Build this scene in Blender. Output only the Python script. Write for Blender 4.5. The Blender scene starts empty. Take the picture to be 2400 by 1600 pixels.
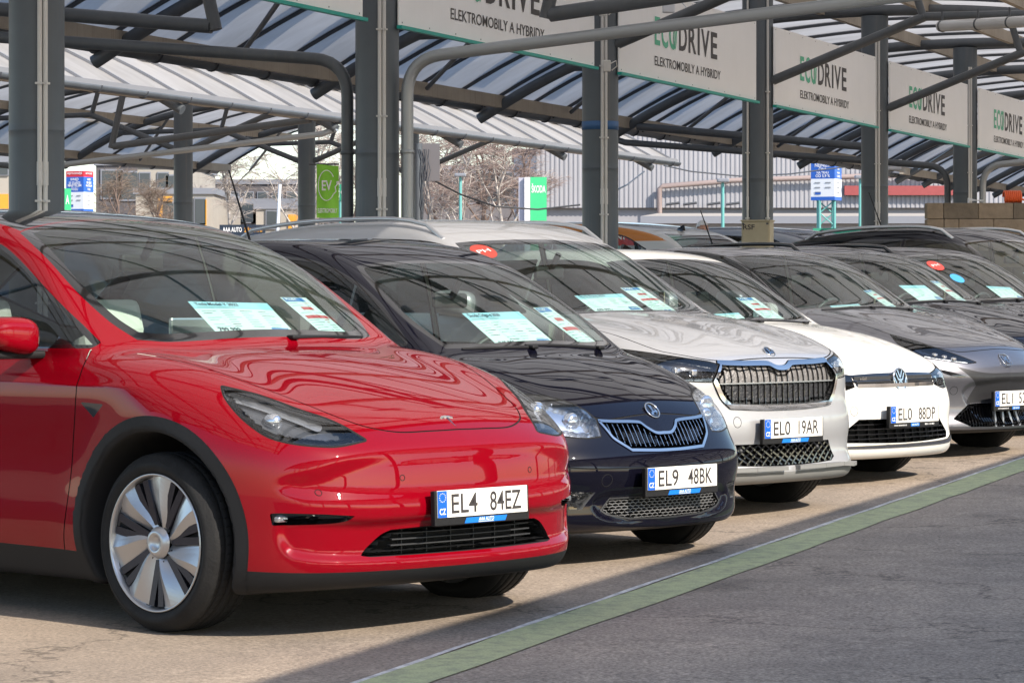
import bpy, bmesh, math, random
import numpy as np
from mathutils import Vector, Matrix
R = math.radians
rng = random.Random(7)
C = bpy.context.scene.collection
scene = bpy.context.scene

# ------------------------------------------------------------------ camera, sky, sun, exposure
FPX, HORIZ, CAMH = 7100.0, 690.0, 1.295          # focal length in photo pixels, horizon row, lens height
cam_d = bpy.data.cameras.new('camera')
cam = bpy.data.objects.new('camera', cam_d); C.objects.link(cam)
cam.location = (0, 0, CAMH); cam.rotation_euler = (R(90), 0, 0)
cam_d.sensor_width = 36; cam_d.lens = 36 * FPX / 2400
cam_d.shift_y = -(800 - HORIZ) / 2400
cam_d.clip_start = 0.1; cam_d.clip_end = 3000
scene.camera = cam
SUN_AZ = math.atan2(.75, -.66)                   # compass: x right, y into the picture
SUN_EL = R(36)
w = bpy.data.worlds.new("World"); scene.world = w; w.use_nodes = True
nt = w.node_tree; nt.nodes.clear()
sky = nt.nodes.new('ShaderNodeTexSky'); sky.sky_type = 'NISHITA'; sky.sun_disc = False
sky.sun_elevation = SUN_EL; sky.sun_rotation = SUN_AZ
sky.air_density = 1.0; sky.dust_density = .7; sky.ozone_density = 1.6
bg = nt.nodes.new('ShaderNodeBackground'); bg.inputs['Strength'].default_value = 0.15
wo = nt.nodes.new('ShaderNodeOutputWorld')
nt.links.new(sky.outputs[0], bg.inputs[0]); nt.links.new(bg.outputs[0], wo.inputs[0])
sd = bpy.data.lights.new('sun', 'SUN'); sd.energy = 3.9; sd.angle = R(0.5); sd.color = (1, .90, .77)
so = bpy.data.objects.new('sun', sd); C.objects.link(so)
sv = Vector((math.sin(SUN_AZ) * math.cos(SUN_EL), math.cos(SUN_AZ) * math.cos(SUN_EL), math.sin(SUN_EL)))
so.rotation_euler = sv.to_track_quat('Z', 'Y').to_euler()
scene.view_settings.view_transform = 'Standard'; scene.view_settings.look = 'None'
scene.view_settings.exposure = 0.9; scene.view_settings.gamma = 1

def at(px, py, Y):                                # a photo pixel at depth Y -> point
    return Vector(((px - 1200) / FPX * Y, Y, (HORIZ - py) / FPX * Y + CAMH))
def gz(y): return .018 * (y - 11.7)              # the lot rises gently away from the lane

# ------------------------------------------------------------------ naming helpers
def tag(o, label=None, cat=None, group=None, kind=None):
    if label: o['label'] = label
    if cat: o['category'] = cat
    if group: o['group'] = group
    if kind: o['kind'] = kind
    return o
def empty(name, loc=(0, 0, 0), rot=(0, 0, 0), label=None, cat=None, group=None):
    o = bpy.data.objects.new(name, None); C.objects.link(o)
    o.location = loc; o.rotation_euler = rot; o.empty_display_size = .2
    return tag(o, label, cat, group, 'thing' if label else None)
def link(name, me, mats, parent=None, loc=None):
    o = bpy.data.objects.new(name, me); C.objects.link(o)
    for m in (mats if isinstance(mats, (list, tuple)) else [mats]): me.materials.append(m)
    if parent: o.parent = parent
    if loc is not None: o.location = loc
    return o
def copy_tree(o, parent=None):
    c = o.copy(); C.objects.link(c)
    if parent: c.parent = parent
    for ch in list(o.children): copy_tree(ch, c)
    return c

class MB:
    """collects simple shapes and links them as one mesh object"""
    def __init__(s): s.v = []; s.f = []; s.m = []; s.sm = []
    def add(s, vs, fs, mi=0, smooth=False):
        b = len(s.v); s.v += [tuple(v) for v in vs]
        for f in fs: s.f.append([i + b for i in f]); s.m.append(mi); s.sm.append(smooth)
        return s
    def box(s, c, size, mi=0, M=None, bev=0.0):
        x, y, z = [q / 2 for q in size]; c = Vector(c)
        if bev <= 0:
            vs = [Vector((a * x, b * y, d * z)) for a in (-1, 1) for b in (-1, 1) for d in (-1, 1)]
            fs = [(0, 1, 3, 2), (4, 6, 7, 5), (0, 4, 5, 1), (2, 3, 7, 6), (0, 2, 6, 4), (1, 5, 7, 3)]
        else:
            bm = bmesh.new(); bmesh.ops.create_cube(bm, size=1)
            bmesh.ops.scale(bm, vec=size, verts=bm.verts)
            bmesh.ops.bevel(bm, geom=bm.edges[:], offset=bev, segments=2, affect='EDGES', profile=.5)
            bm.verts.index_update(); vs = [v.co.copy() for v in bm.verts]; fs = [[v.index for v in f.verts] for f in bm.faces]; bm.free()
        if M is not None: vs = [M @ v for v in vs]
        return s.add([v + c for v in vs], fs, mi)
    def bar(s, a, b, wd, ht, mi=0, up=(0, 0, 1)):
        a, b = Vector(a), Vector(b); d = (b - a).normalized(); up = Vector(up)
        x = d.cross(up).normalized(); u = x.cross(d)
        vs = [p + x * i * wd / 2 + u * j * ht / 2 for p in (a, b) for i, j in ((-1, -1), (1, -1), (1, 1), (-1, 1))]
        return s.add(vs, [(3, 2, 1, 0), (4, 5, 6, 7), (0, 1, 5, 4), (1, 2, 6, 5), (2, 3, 7, 6), (3, 0, 4, 7)], mi)
    def tube(s, pts, r, n=14, mi=0, cap=True):
        pts = [Vector(p) for p in pts]; rs = r if isinstance(r, (list, tuple)) else [r] * len(pts)
        ts = []
        for i in range(len(pts)):
            a = pts[max(i - 1, 0)]; b = pts[min(i + 1, len(pts) - 1)]; ts.append((b - a).normalized())
        nrm = ts[0].orthogonal().normalized(); vs = []
        for i, p in enumerate(pts):
            nrm = (nrm - ts[i] * nrm.dot(ts[i])).normalized(); bn = ts[i].cross(nrm)
            for k in range(n):
                an = 2 * math.pi * k / n; vs.append(p + (nrm * math.cos(an) + bn * math.sin(an)) * rs[i])
        fs = [(i * n + k, i * n + (k + 1) % n, (i + 1) * n + (k + 1) % n, (i + 1) * n + k) for i in range(len(pts) - 1) for k in range(n)]
        s.add(vs, fs, mi, True)
        if cap:
            m = len(pts) - 1
            s.add(vs[:n], [tuple(range(n - 1, -1, -1))], mi); s.add(vs[m * n:], [tuple(range(n))], mi)
        return s
    def lathe(s, prof, n=48, mi=0, M=None, smooth=True):
        # prof: list of (radius, axial), axis = local Y
        vs = []; m = len(prof)
        for k in range(n):
            a = 2 * math.pi * k / n
            for r_, h in prof: vs.append(Vector((r_ * math.cos(a), h, r_ * math.sin(a))))
        if M is not None: vs = [M @ v for v in vs]
        fs = [(k * m + i, k * m + i + 1, ((k + 1) % n) * m + i + 1, ((k + 1) % n) * m + i) for k in range(n) for i in range(m - 1)]
        return s.add(vs, fs, mi, smooth)
    def sheet(s, poly, depth, org, ux, uy, mi=0):
        """a flat polygon in the plane (ux, uy) at org given thickness along the plane normal (towards -n)"""
        ux, uy, org = Vector(ux).normalized(), Vector(uy).normalized(), Vector(org); nn = ux.cross(uy)
        n = len(poly); vs = [org + ux * a + uy * b for a, b in poly] + [org + ux * a + uy * b - nn * depth for a, b in poly]
        fs = [tuple(range(n)), tuple(range(2 * n - 1, n - 1, -1))] + [(i, i + n, (i + 1) % n + n, (i + 1) % n) for i in range(n)]
        return s.add(vs, fs, mi)
    def build(s, name, mats, parent=None, loc=None):
        me = bpy.data.meshes.new(name); me.from_pydata(s.v, [], s.f)
        me.polygons.foreach_set('material_index', s.m); me.polygons.foreach_set('use_smooth', s.sm)
        me.update()
        return link(name, me, mats, parent, loc)

# ------------------------------------------------------------------ materials
def mat(name, col, rough=.5, metal=0., coat=0., coat_r=.03, spec=.5, noise=0., nscale=6., bump=0., bscale=60., dark=None, emit=None, trans=0., alpha=None):
    m = bpy.data.materials.new(name); m.use_nodes = True; t = m.node_tree; p = t.nodes['Principled BSDF']
    p.inputs['Base Color'].default_value = (*col, 1); p.inputs['Roughness'].default_value = rough
    p.inputs['Metallic'].default_value = metal; p.inputs['Coat Weight'].default_value = coat
    p.inputs['Coat Roughness'].default_value = coat_r; p.inputs['Specular IOR Level'].default_value = spec
    if noise > 0:
        tc = t.nodes.new('ShaderNodeTexCoord'); n = t.nodes.new('ShaderNodeTexNoise'); n.inputs['Scale'].default_value = nscale
        n.inputs['Detail'].default_value = 6; n.inputs['Roughness'].default_value = .65
        r = t.nodes.new('ShaderNodeValToRGB'); r.color_ramp.elements[0].position = .3; r.color_ramp.elements[1].position = .7
        lo = dark if dark else tuple(c * (1 - noise) for c in col)
        r.color_ramp.elements[0].color = (*lo, 1); r.color_ramp.elements[1].color = (*[min(1, c * (1 + noise * .6)) for c in col], 1)
        t.links.new(tc.outputs['Object'], n.inputs['Vector']); t.links.new(n.outputs['Fac'], r.inputs[0]); t.links.new(r.outputs[0], p.inputs['Base Color'])
    if bump > 0:
        tc = t.nodes.new('ShaderNodeTexCoord'); n = t.nodes.new('ShaderNodeTexNoise'); n.inputs['Scale'].default_value = bscale; n.inputs['Detail'].default_value = 4
        b = t.nodes.new('ShaderNodeBump'); b.inputs['Strength'].default_value = bump; b.inputs['Distance'].default_value = .01
        t.links.new(tc.outputs['Object'], n.inputs['Vector']); t.links.new(n.outputs['Fac'], b.inputs['Height']); t.links.new(b.outputs[0], p.inputs['Normal'])
    if emit: p.inputs['Emission Color'].default_value = (*emit[0], 1); p.inputs['Emission Strength'].default_value = emit[1]
    return m
def glass_mat(name, tint, ior=1.6, dust=.0, extra=.0):
    """thin window glass: tinted pass-through plus a mirror reflection that grows at grazing angles"""
    m = bpy.data.materials.new(name); m.use_nodes = True; t = m.node_tree; t.nodes.clear()
    o = t.nodes.new('ShaderNodeOutputMaterial'); tr = t.nodes.new('ShaderNodeBsdfTransparent'); tr.inputs[0].default_value = (*tint, 1)
    gl = t.nodes.new('ShaderNodeBsdfGlossy'); gl.inputs['Roughness'].default_value = .0; gl.inputs[0].default_value = (1, 1, 1, 1)
    fr = t.nodes.new('ShaderNodeFresnel'); fr.inputs[0].default_value = ior
    ge = t.nodes.new('ShaderNodeNewGeometry'); mr = t.nodes.new('ShaderNodeMapRange'); mr.inputs[3].default_value = ior; mr.inputs[4].default_value = 1 / ior   # a thin pane mirrors alike from both sides
    t.links.new(ge.outputs['Backfacing'], mr.inputs[0]); t.links.new(mr.outputs[0], fr.inputs[0])
    mx = t.nodes.new('ShaderNodeMixShader')
    ad = t.nodes.new('ShaderNodeMath'); ad.operation = 'ADD'; ad.inputs[1].default_value = extra; ad.use_clamp = True
    t.links.new(fr.outputs[0], ad.inputs[0]); t.links.new(ad.outputs[0], mx.inputs[0])
    base = tr
    if dust > 0:
        df = t.nodes.new('ShaderNodeBsdfDiffuse'); df.inputs[0].default_value = (.6, .58, .54, 1)
        m2 = t.nodes.new('ShaderNodeMixShader'); m2.inputs[0].default_value = dust
        t.links.new(tr.outputs[0], m2.inputs[1]); t.links.new(df.outputs[0], m2.inputs[2]); base = m2
    t.links.new(base.outputs[0], mx.inputs[1]); t.links.new(gl.outputs[0], mx.inputs[2]); t.links.new(mx.outputs[0], o.inputs[0])
    return m
def paint(name, col, metal=.0, rough=.35, inner=(.46, .45, .42), flake=.0, dust=.0):
    """car paint: coloured base under a clear coat; the unpainted inner side of the shell is trim coloured"""
    m = bpy.data.materials.new(name); m.use_nodes = True; t = m.node_tree; p = t.nodes['Principled BSDF']
    p.inputs['Base Color'].default_value = (*col, 1); p.inputs['Metallic'].default_value = metal; p.inputs['Roughness'].default_value = rough
    p.inputs['Specular IOR Level'].default_value = 0. if metal < .1 else .5
    p.inputs['Coat Weight'].default_value = 1; p.inputs['Coat Roughness'].default_value = .012; p.inputs['Coat IOR'].default_value = 1.43
    if dust > 0:
        tc = t.nodes.new('ShaderNodeTexCoord'); n = t.nodes.new('ShaderNodeTexNoise'); n.inputs['Scale'].default_value = 3.1; n.inputs['Detail'].default_value = 8
        r = t.nodes.new('ShaderNodeMapRange'); r.inputs[1].default_value = .35; r.inputs[2].default_value = .75; r.inputs[3].default_value = .01; r.inputs[4].default_value = .01 + dust
        t.links.new(tc.outputs['Object'], n.inputs['Vector']); t.links.new(n.outputs['Fac'], r.inputs[0]); t.links.new(r.outputs[0], p.inputs['Coat Roughness'])
    d = t.nodes.new('ShaderNodeBsdfDiffuse'); d.inputs[0].default_value = (*inner, 1)
    g = t.nodes.new('ShaderNodeNewGeometry'); mx = t.nodes.new('ShaderNodeMixShader'); o = t.nodes['Material Output']
    t.links.new(g.outputs['Backfacing'], mx.inputs[0]); t.links.new(p.outputs[0], mx.inputs[1]); t.links.new(d.outputs[0], mx.inputs[2]); t.links.new(mx.outputs[0], o.inputs[0])
    return m

def text_mesh(body, size=1., sx=1., bold=0., align='CENTER', extrude=0., shear=0.):
    cu = bpy.data.curves.new('lettering', 'FONT'); cu.body = body; cu.size = size; cu.align_x = align; cu.align_y = 'CENTER'
    cu.offset = bold; cu.extrude = extrude; cu.resolution_u = 3; cu.shear = shear
    ob = bpy.data.objects.new('lettering', cu); C.objects.link(ob)
    dg = bpy.context.evaluated_depsgraph_get(); me = bpy.data.meshes.new_from_object(ob.evaluated_get(dg))
    bpy.data.objects.remove(ob); bpy.data.curves.remove(cu)
    n = len(me.vertices); co = np.empty(n * 3); me.vertices.foreach_get('co', co); co = co.reshape(-1, 3); co[:, 0] *= sx
    fs = [list(p.vertices) for p in me.polygons]; bpy.data.meshes.remove(me)
    return co, fs
def put_text(mb, body, org, ux, uy, height, width=None, bold=0., mi=0, lift=.0, align='CENTER', shear=0.):
    """lettering laid on a plane: org is its centre, height = capital height in metres"""
    co, fs = text_mesh(body, 1., 1., bold, align, 0., shear)
    if len(co) == 0: return
    lo, hi = co.min(0), co.max(0)
    k = height / .682; kx = k if width is None else width / max(hi[0] - lo[0], 1e-6)
    cx = (lo[0] + hi[0]) / 2 if align == 'CENTER' else lo[0]
    cyy = .0 + (lo[1] + hi[1]) / 2
    ux, uy, org = Vector(ux).normalized(), Vector(uy).normalized(), Vector(org); nn = ux.cross(uy)
    mb.add([org + ux * ((c[0] - cx) * kx) + uy * ((c[1] - cyy) * k) + nn * lift for c in co], fs, mi)
# ------------------------------------------------------------------ ground, lane line
def nodes(m): return m.node_tree.nodes, m.node_tree.links, m.node_tree.nodes['Principled BSDF']
def asphalt():
    m = mat('asphalt', (.2, .19, .18), .86); n, l, p = nodes(m)
    tc = n.new('ShaderNodeTexCoord')
    def noise(sc, det=5, rg=.6):
        q = n.new('ShaderNodeTexNoise'); q.inputs['Scale'].default_value = sc; q.inputs['Detail'].default_value = det; q.inputs['Roughness'].default_value = rg
        l.new(tc.outputs['Object'], q.inputs['Vector']); return q
    def ramp(src, a, b, ca, cb):
        r = n.new('ShaderNodeValToRGB'); r.color_ramp.elements[0].position = a; r.color_ramp.elements[1].position = b
        r.color_ramp.elements[0].color = (*ca, 1); r.color_ramp.elements[1].color = (*cb, 1); l.new(src, r.inputs[0]); return r
    fine = noise(62, 4, .75); big = noise(.7, 5); mid = noise(6, 6)
    c1 = ramp(fine.outputs['Fac'], .32, .70, (.15, .118, .094), (.70, .57, .45))
    c2 = ramp(big.outputs['Fac'], .35, .68, (.72, .72, .72), (1.12, 1.1, 1.06)); c3 = ramp(mid.outputs['Fac'], .3, .7, (.82, .82, .82), (1.08, 1.08, 1.08))
    mx = n.new('ShaderNodeMix'); mx.data_type = 'RGBA'; mx.blend_type = 'MULTIPLY'; mx.inputs[0].default_value = 1
    l.new(c1.outputs[0], mx.inputs[6]); l.new(c2.outputs[0], mx.inputs[7])
    m2 = n.new('ShaderNodeMix'); m2.data_type = 'RGBA'; m2.blend_type = 'MULTIPLY'; m2.inputs[0].default_value = 1
    l.new(mx.outputs[2], m2.inputs[6]); l.new(c3.outputs[0], m2.inputs[7])
    # stall side is darkened brown to calm its sunlight and deepen shadows under cars: follows the distance from the row, broken up by noise
    sep = n.new('ShaderNodeVectorMath'); sep.operation = 'DOT_PRODUCT'; sep.inputs[1].default_value = (-.934, .357, 0); l.new(tc.outputs['Object'], sep.inputs[0])
    ad = n.new('ShaderNodeMath'); ad.operation = 'MULTIPLY_ADD'; ad.inputs[1].default_value = 1.2; l.new(big.outputs['Fac'], ad.inputs[0]); l.new(sep.outputs['Value'], ad.inputs[2])
    stall_dark = n.new('ShaderNodeMapRange'); stall_dark.inputs[1].default_value = 4.0; stall_dark.inputs[2].default_value = 5.8; l.new(ad.outputs[0], stall_dark.inputs[0])
    m3 = n.new('ShaderNodeMix'); m3.data_type = 'RGBA'; m3.inputs[7].default_value = (.20, .165, .13, 1)
    sc = n.new('ShaderNodeMath'); sc.operation = 'MULTIPLY'; sc.inputs[1].default_value = .52; l.new(stall_dark.outputs[0], sc.inputs[0]); l.new(sc.outputs[0], m3.inputs[0]); l.new(m2.outputs[2], m3.inputs[6])
    # cracks
    vo = n.new('ShaderNodeTexVoronoi'); vo.feature = 'DISTANCE_TO_EDGE'; vo.inputs['Scale'].default_value = .32
    wv = n.new('ShaderNodeVectorMath'); wv.operation = 'ADD'; nz = noise(2.2, 6); l.new(tc.outputs['Object'], wv.inputs[0]); l.new(nz.outputs['Color'], wv.inputs[1]); l.new(wv.outputs[0], vo.inputs['Vector'])
    cr = n.new('ShaderNodeMapRange'); cr.inputs[1].default_value = .0; cr.inputs[2].default_value = .007; cr.inputs[3].default_value = .45; cr.inputs[4].default_value = 1; l.new(vo.outputs[0], cr.inputs[0])
    m4 = n.new('ShaderNodeMix'); m4.data_type = 'RGBA'; m4.blend_type = 'MULTIPLY'; m4.inputs[0].default_value = 1
    l.new(m3.outputs[2], m4.inputs[6]); l.new(cr.outputs[0], m4.inputs[7]); l.new(m4.outputs[2], p.inputs['Base Color'])
    # old oil drips: dark soft spots here and there
    vs = n.new('ShaderNodeTexVoronoi'); vs.inputs['Scale'].default_value = .55; vs.inputs['Randomness'].default_value = 1; l.new(wv.outputs[0], vs.inputs['Vector'])
    sp = n.new('ShaderNodeMapRange'); sp.inputs[1].default_value = .04; sp.inputs[2].default_value = .22; sp.inputs[3].default_value = .55; sp.inputs[4].default_value = 1; l.new(vs.outputs['Distance'], sp.inputs[0])
    m5 = n.new('ShaderNodeMix'); m5.data_type = 'RGBA'; m5.blend_type = 'MULTIPLY'; m5.inputs[0].default_value = 1; l.new(m4.outputs[2], m5.inputs[6]); l.new(sp.outputs[0], m5.inputs[7]); l.new(m5.outputs[2], p.inputs['Base Color'])
    b = n.new('ShaderNodeBump'); b.inputs['Strength'].default_value = .55; b.inputs['Distance'].default_value = .004; l.new(fine.outputs['Fac'], b.inputs['Height']); l.new(b.outputs[0], p.inputs['Normal'])
    return m
M = {}
M['asphalt'] = asphalt()
def ground_sheet(name, pts, z, m):
    mb = MB(); mb.add([(x, y, gz(y) + z) for x, y in pts], [tuple(range(len(pts)))]); return mb.build(name, m)
tag(ground_sheet('ground', [(-900, -300), (900, -300), (900, 1500), (-900, 1500)], 0, M['asphalt']), kind='structure')
RD, ND = Vector((.357, .934, 0)).normalized(), Vector((-.934, .357, 0)).normalized()
def sn(s, n): v = RD * s + ND * n; return (v.x, v.y)
def worn(name, col, lo=.42, hi=.62, under=(.17, .16, .15)):
    m = mat(name, col, .8); n, l, p = nodes(m); tc = n.new('ShaderNodeTexCoord')
    a = n.new('ShaderNodeTexNoise'); a.inputs['Scale'].default_value = 14; a.inputs['Detail'].default_value = 8; a.inputs['Roughness'].default_value = .72; l.new(tc.outputs['Object'], a.inputs['Vector'])
    r = n.new('ShaderNodeMapRange'); r.inputs[1].default_value = lo; r.inputs[2].default_value = hi; r.inputs[3].default_value = 0; r.inputs[4].default_value = .55; l.new(a.outputs['Fac'], r.inputs[0])
    f = n.new('ShaderNodeTexNoise'); f.inputs['Scale'].default_value = 120; l.new(tc.outputs['Object'], f.inputs['Vector'])
    mx = n.new('ShaderNodeMix'); mx.data_type = 'RGBA'; mx.inputs[6].default_value = (*col, 1); mx.inputs[7].default_value = (*under, 1); l.new(r.outputs[0], mx.inputs[0])
    m2 = n.new('ShaderNodeMix'); m2.data_type = 'RGBA'; m2.blend_type = 'OVERLAY'; m2.inputs[0].default_value = .35; l.new(mx.outputs[2], m2.inputs[6]); l.new(f.outputs['Fac'], m2.inputs[7])
    l.new(m2.outputs[2], p.inputs['Base Color']); b = n.new('ShaderNodeBump'); b.inputs['Strength'].default_value = .4; b.inputs['Distance'].default_value = .004; l.new(f.outputs['Fac'], b.inputs['Height']); l.new(b.outputs[0], p.inputs['Normal'])
    return m
def strip(name, n0, n1, z, m, s0=-12, s1=90, jit=.006):
    mb = MB(); N = 260; vs = []
    for i in range(N + 1):
        s = s0 + (s1 - s0) * i / N; j0, j1 = rng.uniform(-jit, jit), rng.uniform(-jit, jit)
        for n_ in (n0 + j0, n1 + j1): x, y = sn(s, n_); vs.append((x, y, gz(y) + z))
    mb.add(vs, [(2 * i, 2 * i + 2, 2 * i + 3, 2 * i + 1) for i in range(N)]); return tag(mb.build(name, m), kind='structure')
strip('road_marking_green', 3.93, 4.16, .004, worn('green_line_paint', (.48, .51, .27), .46, .66), jit=.010)
strip('road_marking_white', 4.163, 4.19, .004, worn('white_line_paint', (.78, .75, .70), .42, .62))

# ------------------------------------------------------------------ canopies over the stalls
M['steel'] = mat('grey_steel_paint', (.095, .105, .115), .42, noise=.18, nscale=3)
M['steelcol'] = mat('column_paint', (.096, .114, .130), .45, noise=.12, nscale=2)
def streaks(m, amt=.35, tint=(.30, .22, .15)):
    """thin run-down stains along the height of a painted steel part"""
    n, l, p = nodes(m); src = p.inputs['Base Color'].links[0].from_socket
    tc = n.new('ShaderNodeTexCoord'); mp = n.new('ShaderNodeMapping'); mp.inputs['Scale'].default_value = (26, 26, .5); l.new(tc.outputs['Object'], mp.inputs[0])
    a = n.new('ShaderNodeTexNoise'); a.inputs['Scale'].default_value = 1; a.inputs['Detail'].default_value = 5; l.new(mp.outputs[0], a.inputs['Vector'])
    r = n.new('ShaderNodeMapRange'); r.inputs[1].default_value = .56; r.inputs[2].default_value = .78; r.inputs[4].default_value = amt; l.new(a.outputs['Fac'], r.inputs[0])
    mx = n.new('ShaderNodeMix'); mx.data_type = 'RGBA'; mx.inputs[7].default_value = (*tint, 1); l.new(r.outputs[0], mx.inputs[0]); l.new(src, mx.inputs[6]); l.new(mx.outputs[2], p.inputs['Base Color'])
streaks(M['steelcol'], .30, (.22, .20, .18)); streaks(M['steel'], .18, (.20, .17, .14))
M['tan'] = mat('tan_beam', (.40, .34, .265), .7, noise=.15, nscale=2)
streaks(M['tan'], .5, (.14, .09, .06))
M['bar'] = mat('glazing_bar', (.06, .065, .075), .5)
M['rib'] = mat('roof_rib', (.20, .20, .21), .5)
M['conduit'] = mat('pale_conduit', (.62, .61, .58), .45)
M['zinc'] = mat('zinc_pipe', (.36, .38, .39), .38, metal=.35)
M['bracket'] = mat('snow_guard', (.55, .50, .43), .5)
def sheet_mat():
    m = bpy.data.materials.new('translucent_roofing'); m.use_nodes = True; t = m.node_tree; t.nodes.clear(); o = t.nodes.new('ShaderNodeOutputMaterial')
    tc = t.nodes.new('ShaderNodeTexCoord'); n = t.nodes.new('ShaderNodeTexNoise'); n.inputs['Scale'].default_value = .9; n.inputs['Detail'].default_value = 7; n.inputs['Roughness'].default_value = .6
    mp = t.nodes.new('ShaderNodeMapping'); mp.inputs['Scale'].default_value = (1.6, .35, 1); t.links.new(tc.outputs['Object'], mp.inputs[0]); t.links.new(mp.outputs[0], n.inputs['Vector'])
    r = t.nodes.new('ShaderNodeValToRGB'); r.color_ramp.elements[0].position = .32; r.color_ramp.elements[1].position = .66
    r.color_ramp.elements[0].color = (.47, .455, .435, 1); r.color_ramp.elements[1].color = (.64, .63, .62, 1); t.links.new(n.outputs['Fac'], r.inputs[0])
    d = t.nodes.new('ShaderNodeBsdfDiffuse'); tr = t.nodes.new('ShaderNodeBsdfTranslucent'); gl = t.nodes.new('ShaderNodeBsdfGlossy'); gl.inputs['Roughness'].default_value = .25
    a = t.nodes.new('ShaderNodeMixShader'); a.inputs[0].default_value = .56; b = t.nodes.new('ShaderNodeMixShader'); b.inputs[0].default_value = .06
    t.links.new(r.outputs[0], d.inputs[0]); t.links.new(r.outputs[0], tr.inputs[0]); t.links.new(d.outputs[0], a.inputs[1]); t.links.new(tr.outputs[0], a.inputs[2])
    t.links.new(a.outputs[0], b.inputs[1]); t.links.new(gl.outputs[0], b.inputs[2]); t.links.new(b.outputs[0], o.inputs[0]); return m
M['sheet'] = sheet_mat()
C1 = Vector((-3.06, 19.5, 0)); ROWANG = math.atan2(RD.y, RD.x); BAY = 5.5
prof_t = [0, 1.5, 3.0, 4.2, 4.9, 5.4, 5.9]; prof_h = [5.02, 4.96, 4.76, 4.42, 4.10, 3.83, 3.55]
def roof_h(t):
    import numpy as _n
    return float(pch(_n.array([abs(t)]))[0])
def pch(q):
    xs, ys = np.array(prof_t, float), np.array(prof_h); h = np.diff(xs); d = np.diff(ys) / h; m = np.zeros(len(xs))
    m[1:-1] = (d[1:] * h[:-1] + d[:-1] * h[1:]) / (h[:-1] + h[1:]); m[0] = 0; m[-1] = d[-1]
    i = np.clip(np.searchsorted(xs, q) - 1, 0, len(xs) - 2); t = (q - xs[i]) / h[i]
    return (2*t**3-3*t**2+1)*ys[i] + (t**3-2*t**2+t)*h[i]*m[i] + (-2*t**3+3*t**2)*ys[i+1] + (t**3-t**2)*h[i]*m[i+1]
def arc(t): return roof_h(t)
def bend(p0, c, p1, r=.28, n=7):
    """a pipe corner at c rounded with radius r"""
    p0, c, p1 = Vector(p0), Vector(c), Vector(p1); a = c + (p0 - c).normalized() * r; b = c + (p1 - c).normalized() * r
    return [a.lerp(c, k / n).lerp(c.lerp(b, k / n), k / n) for k in range(n + 1)]

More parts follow.
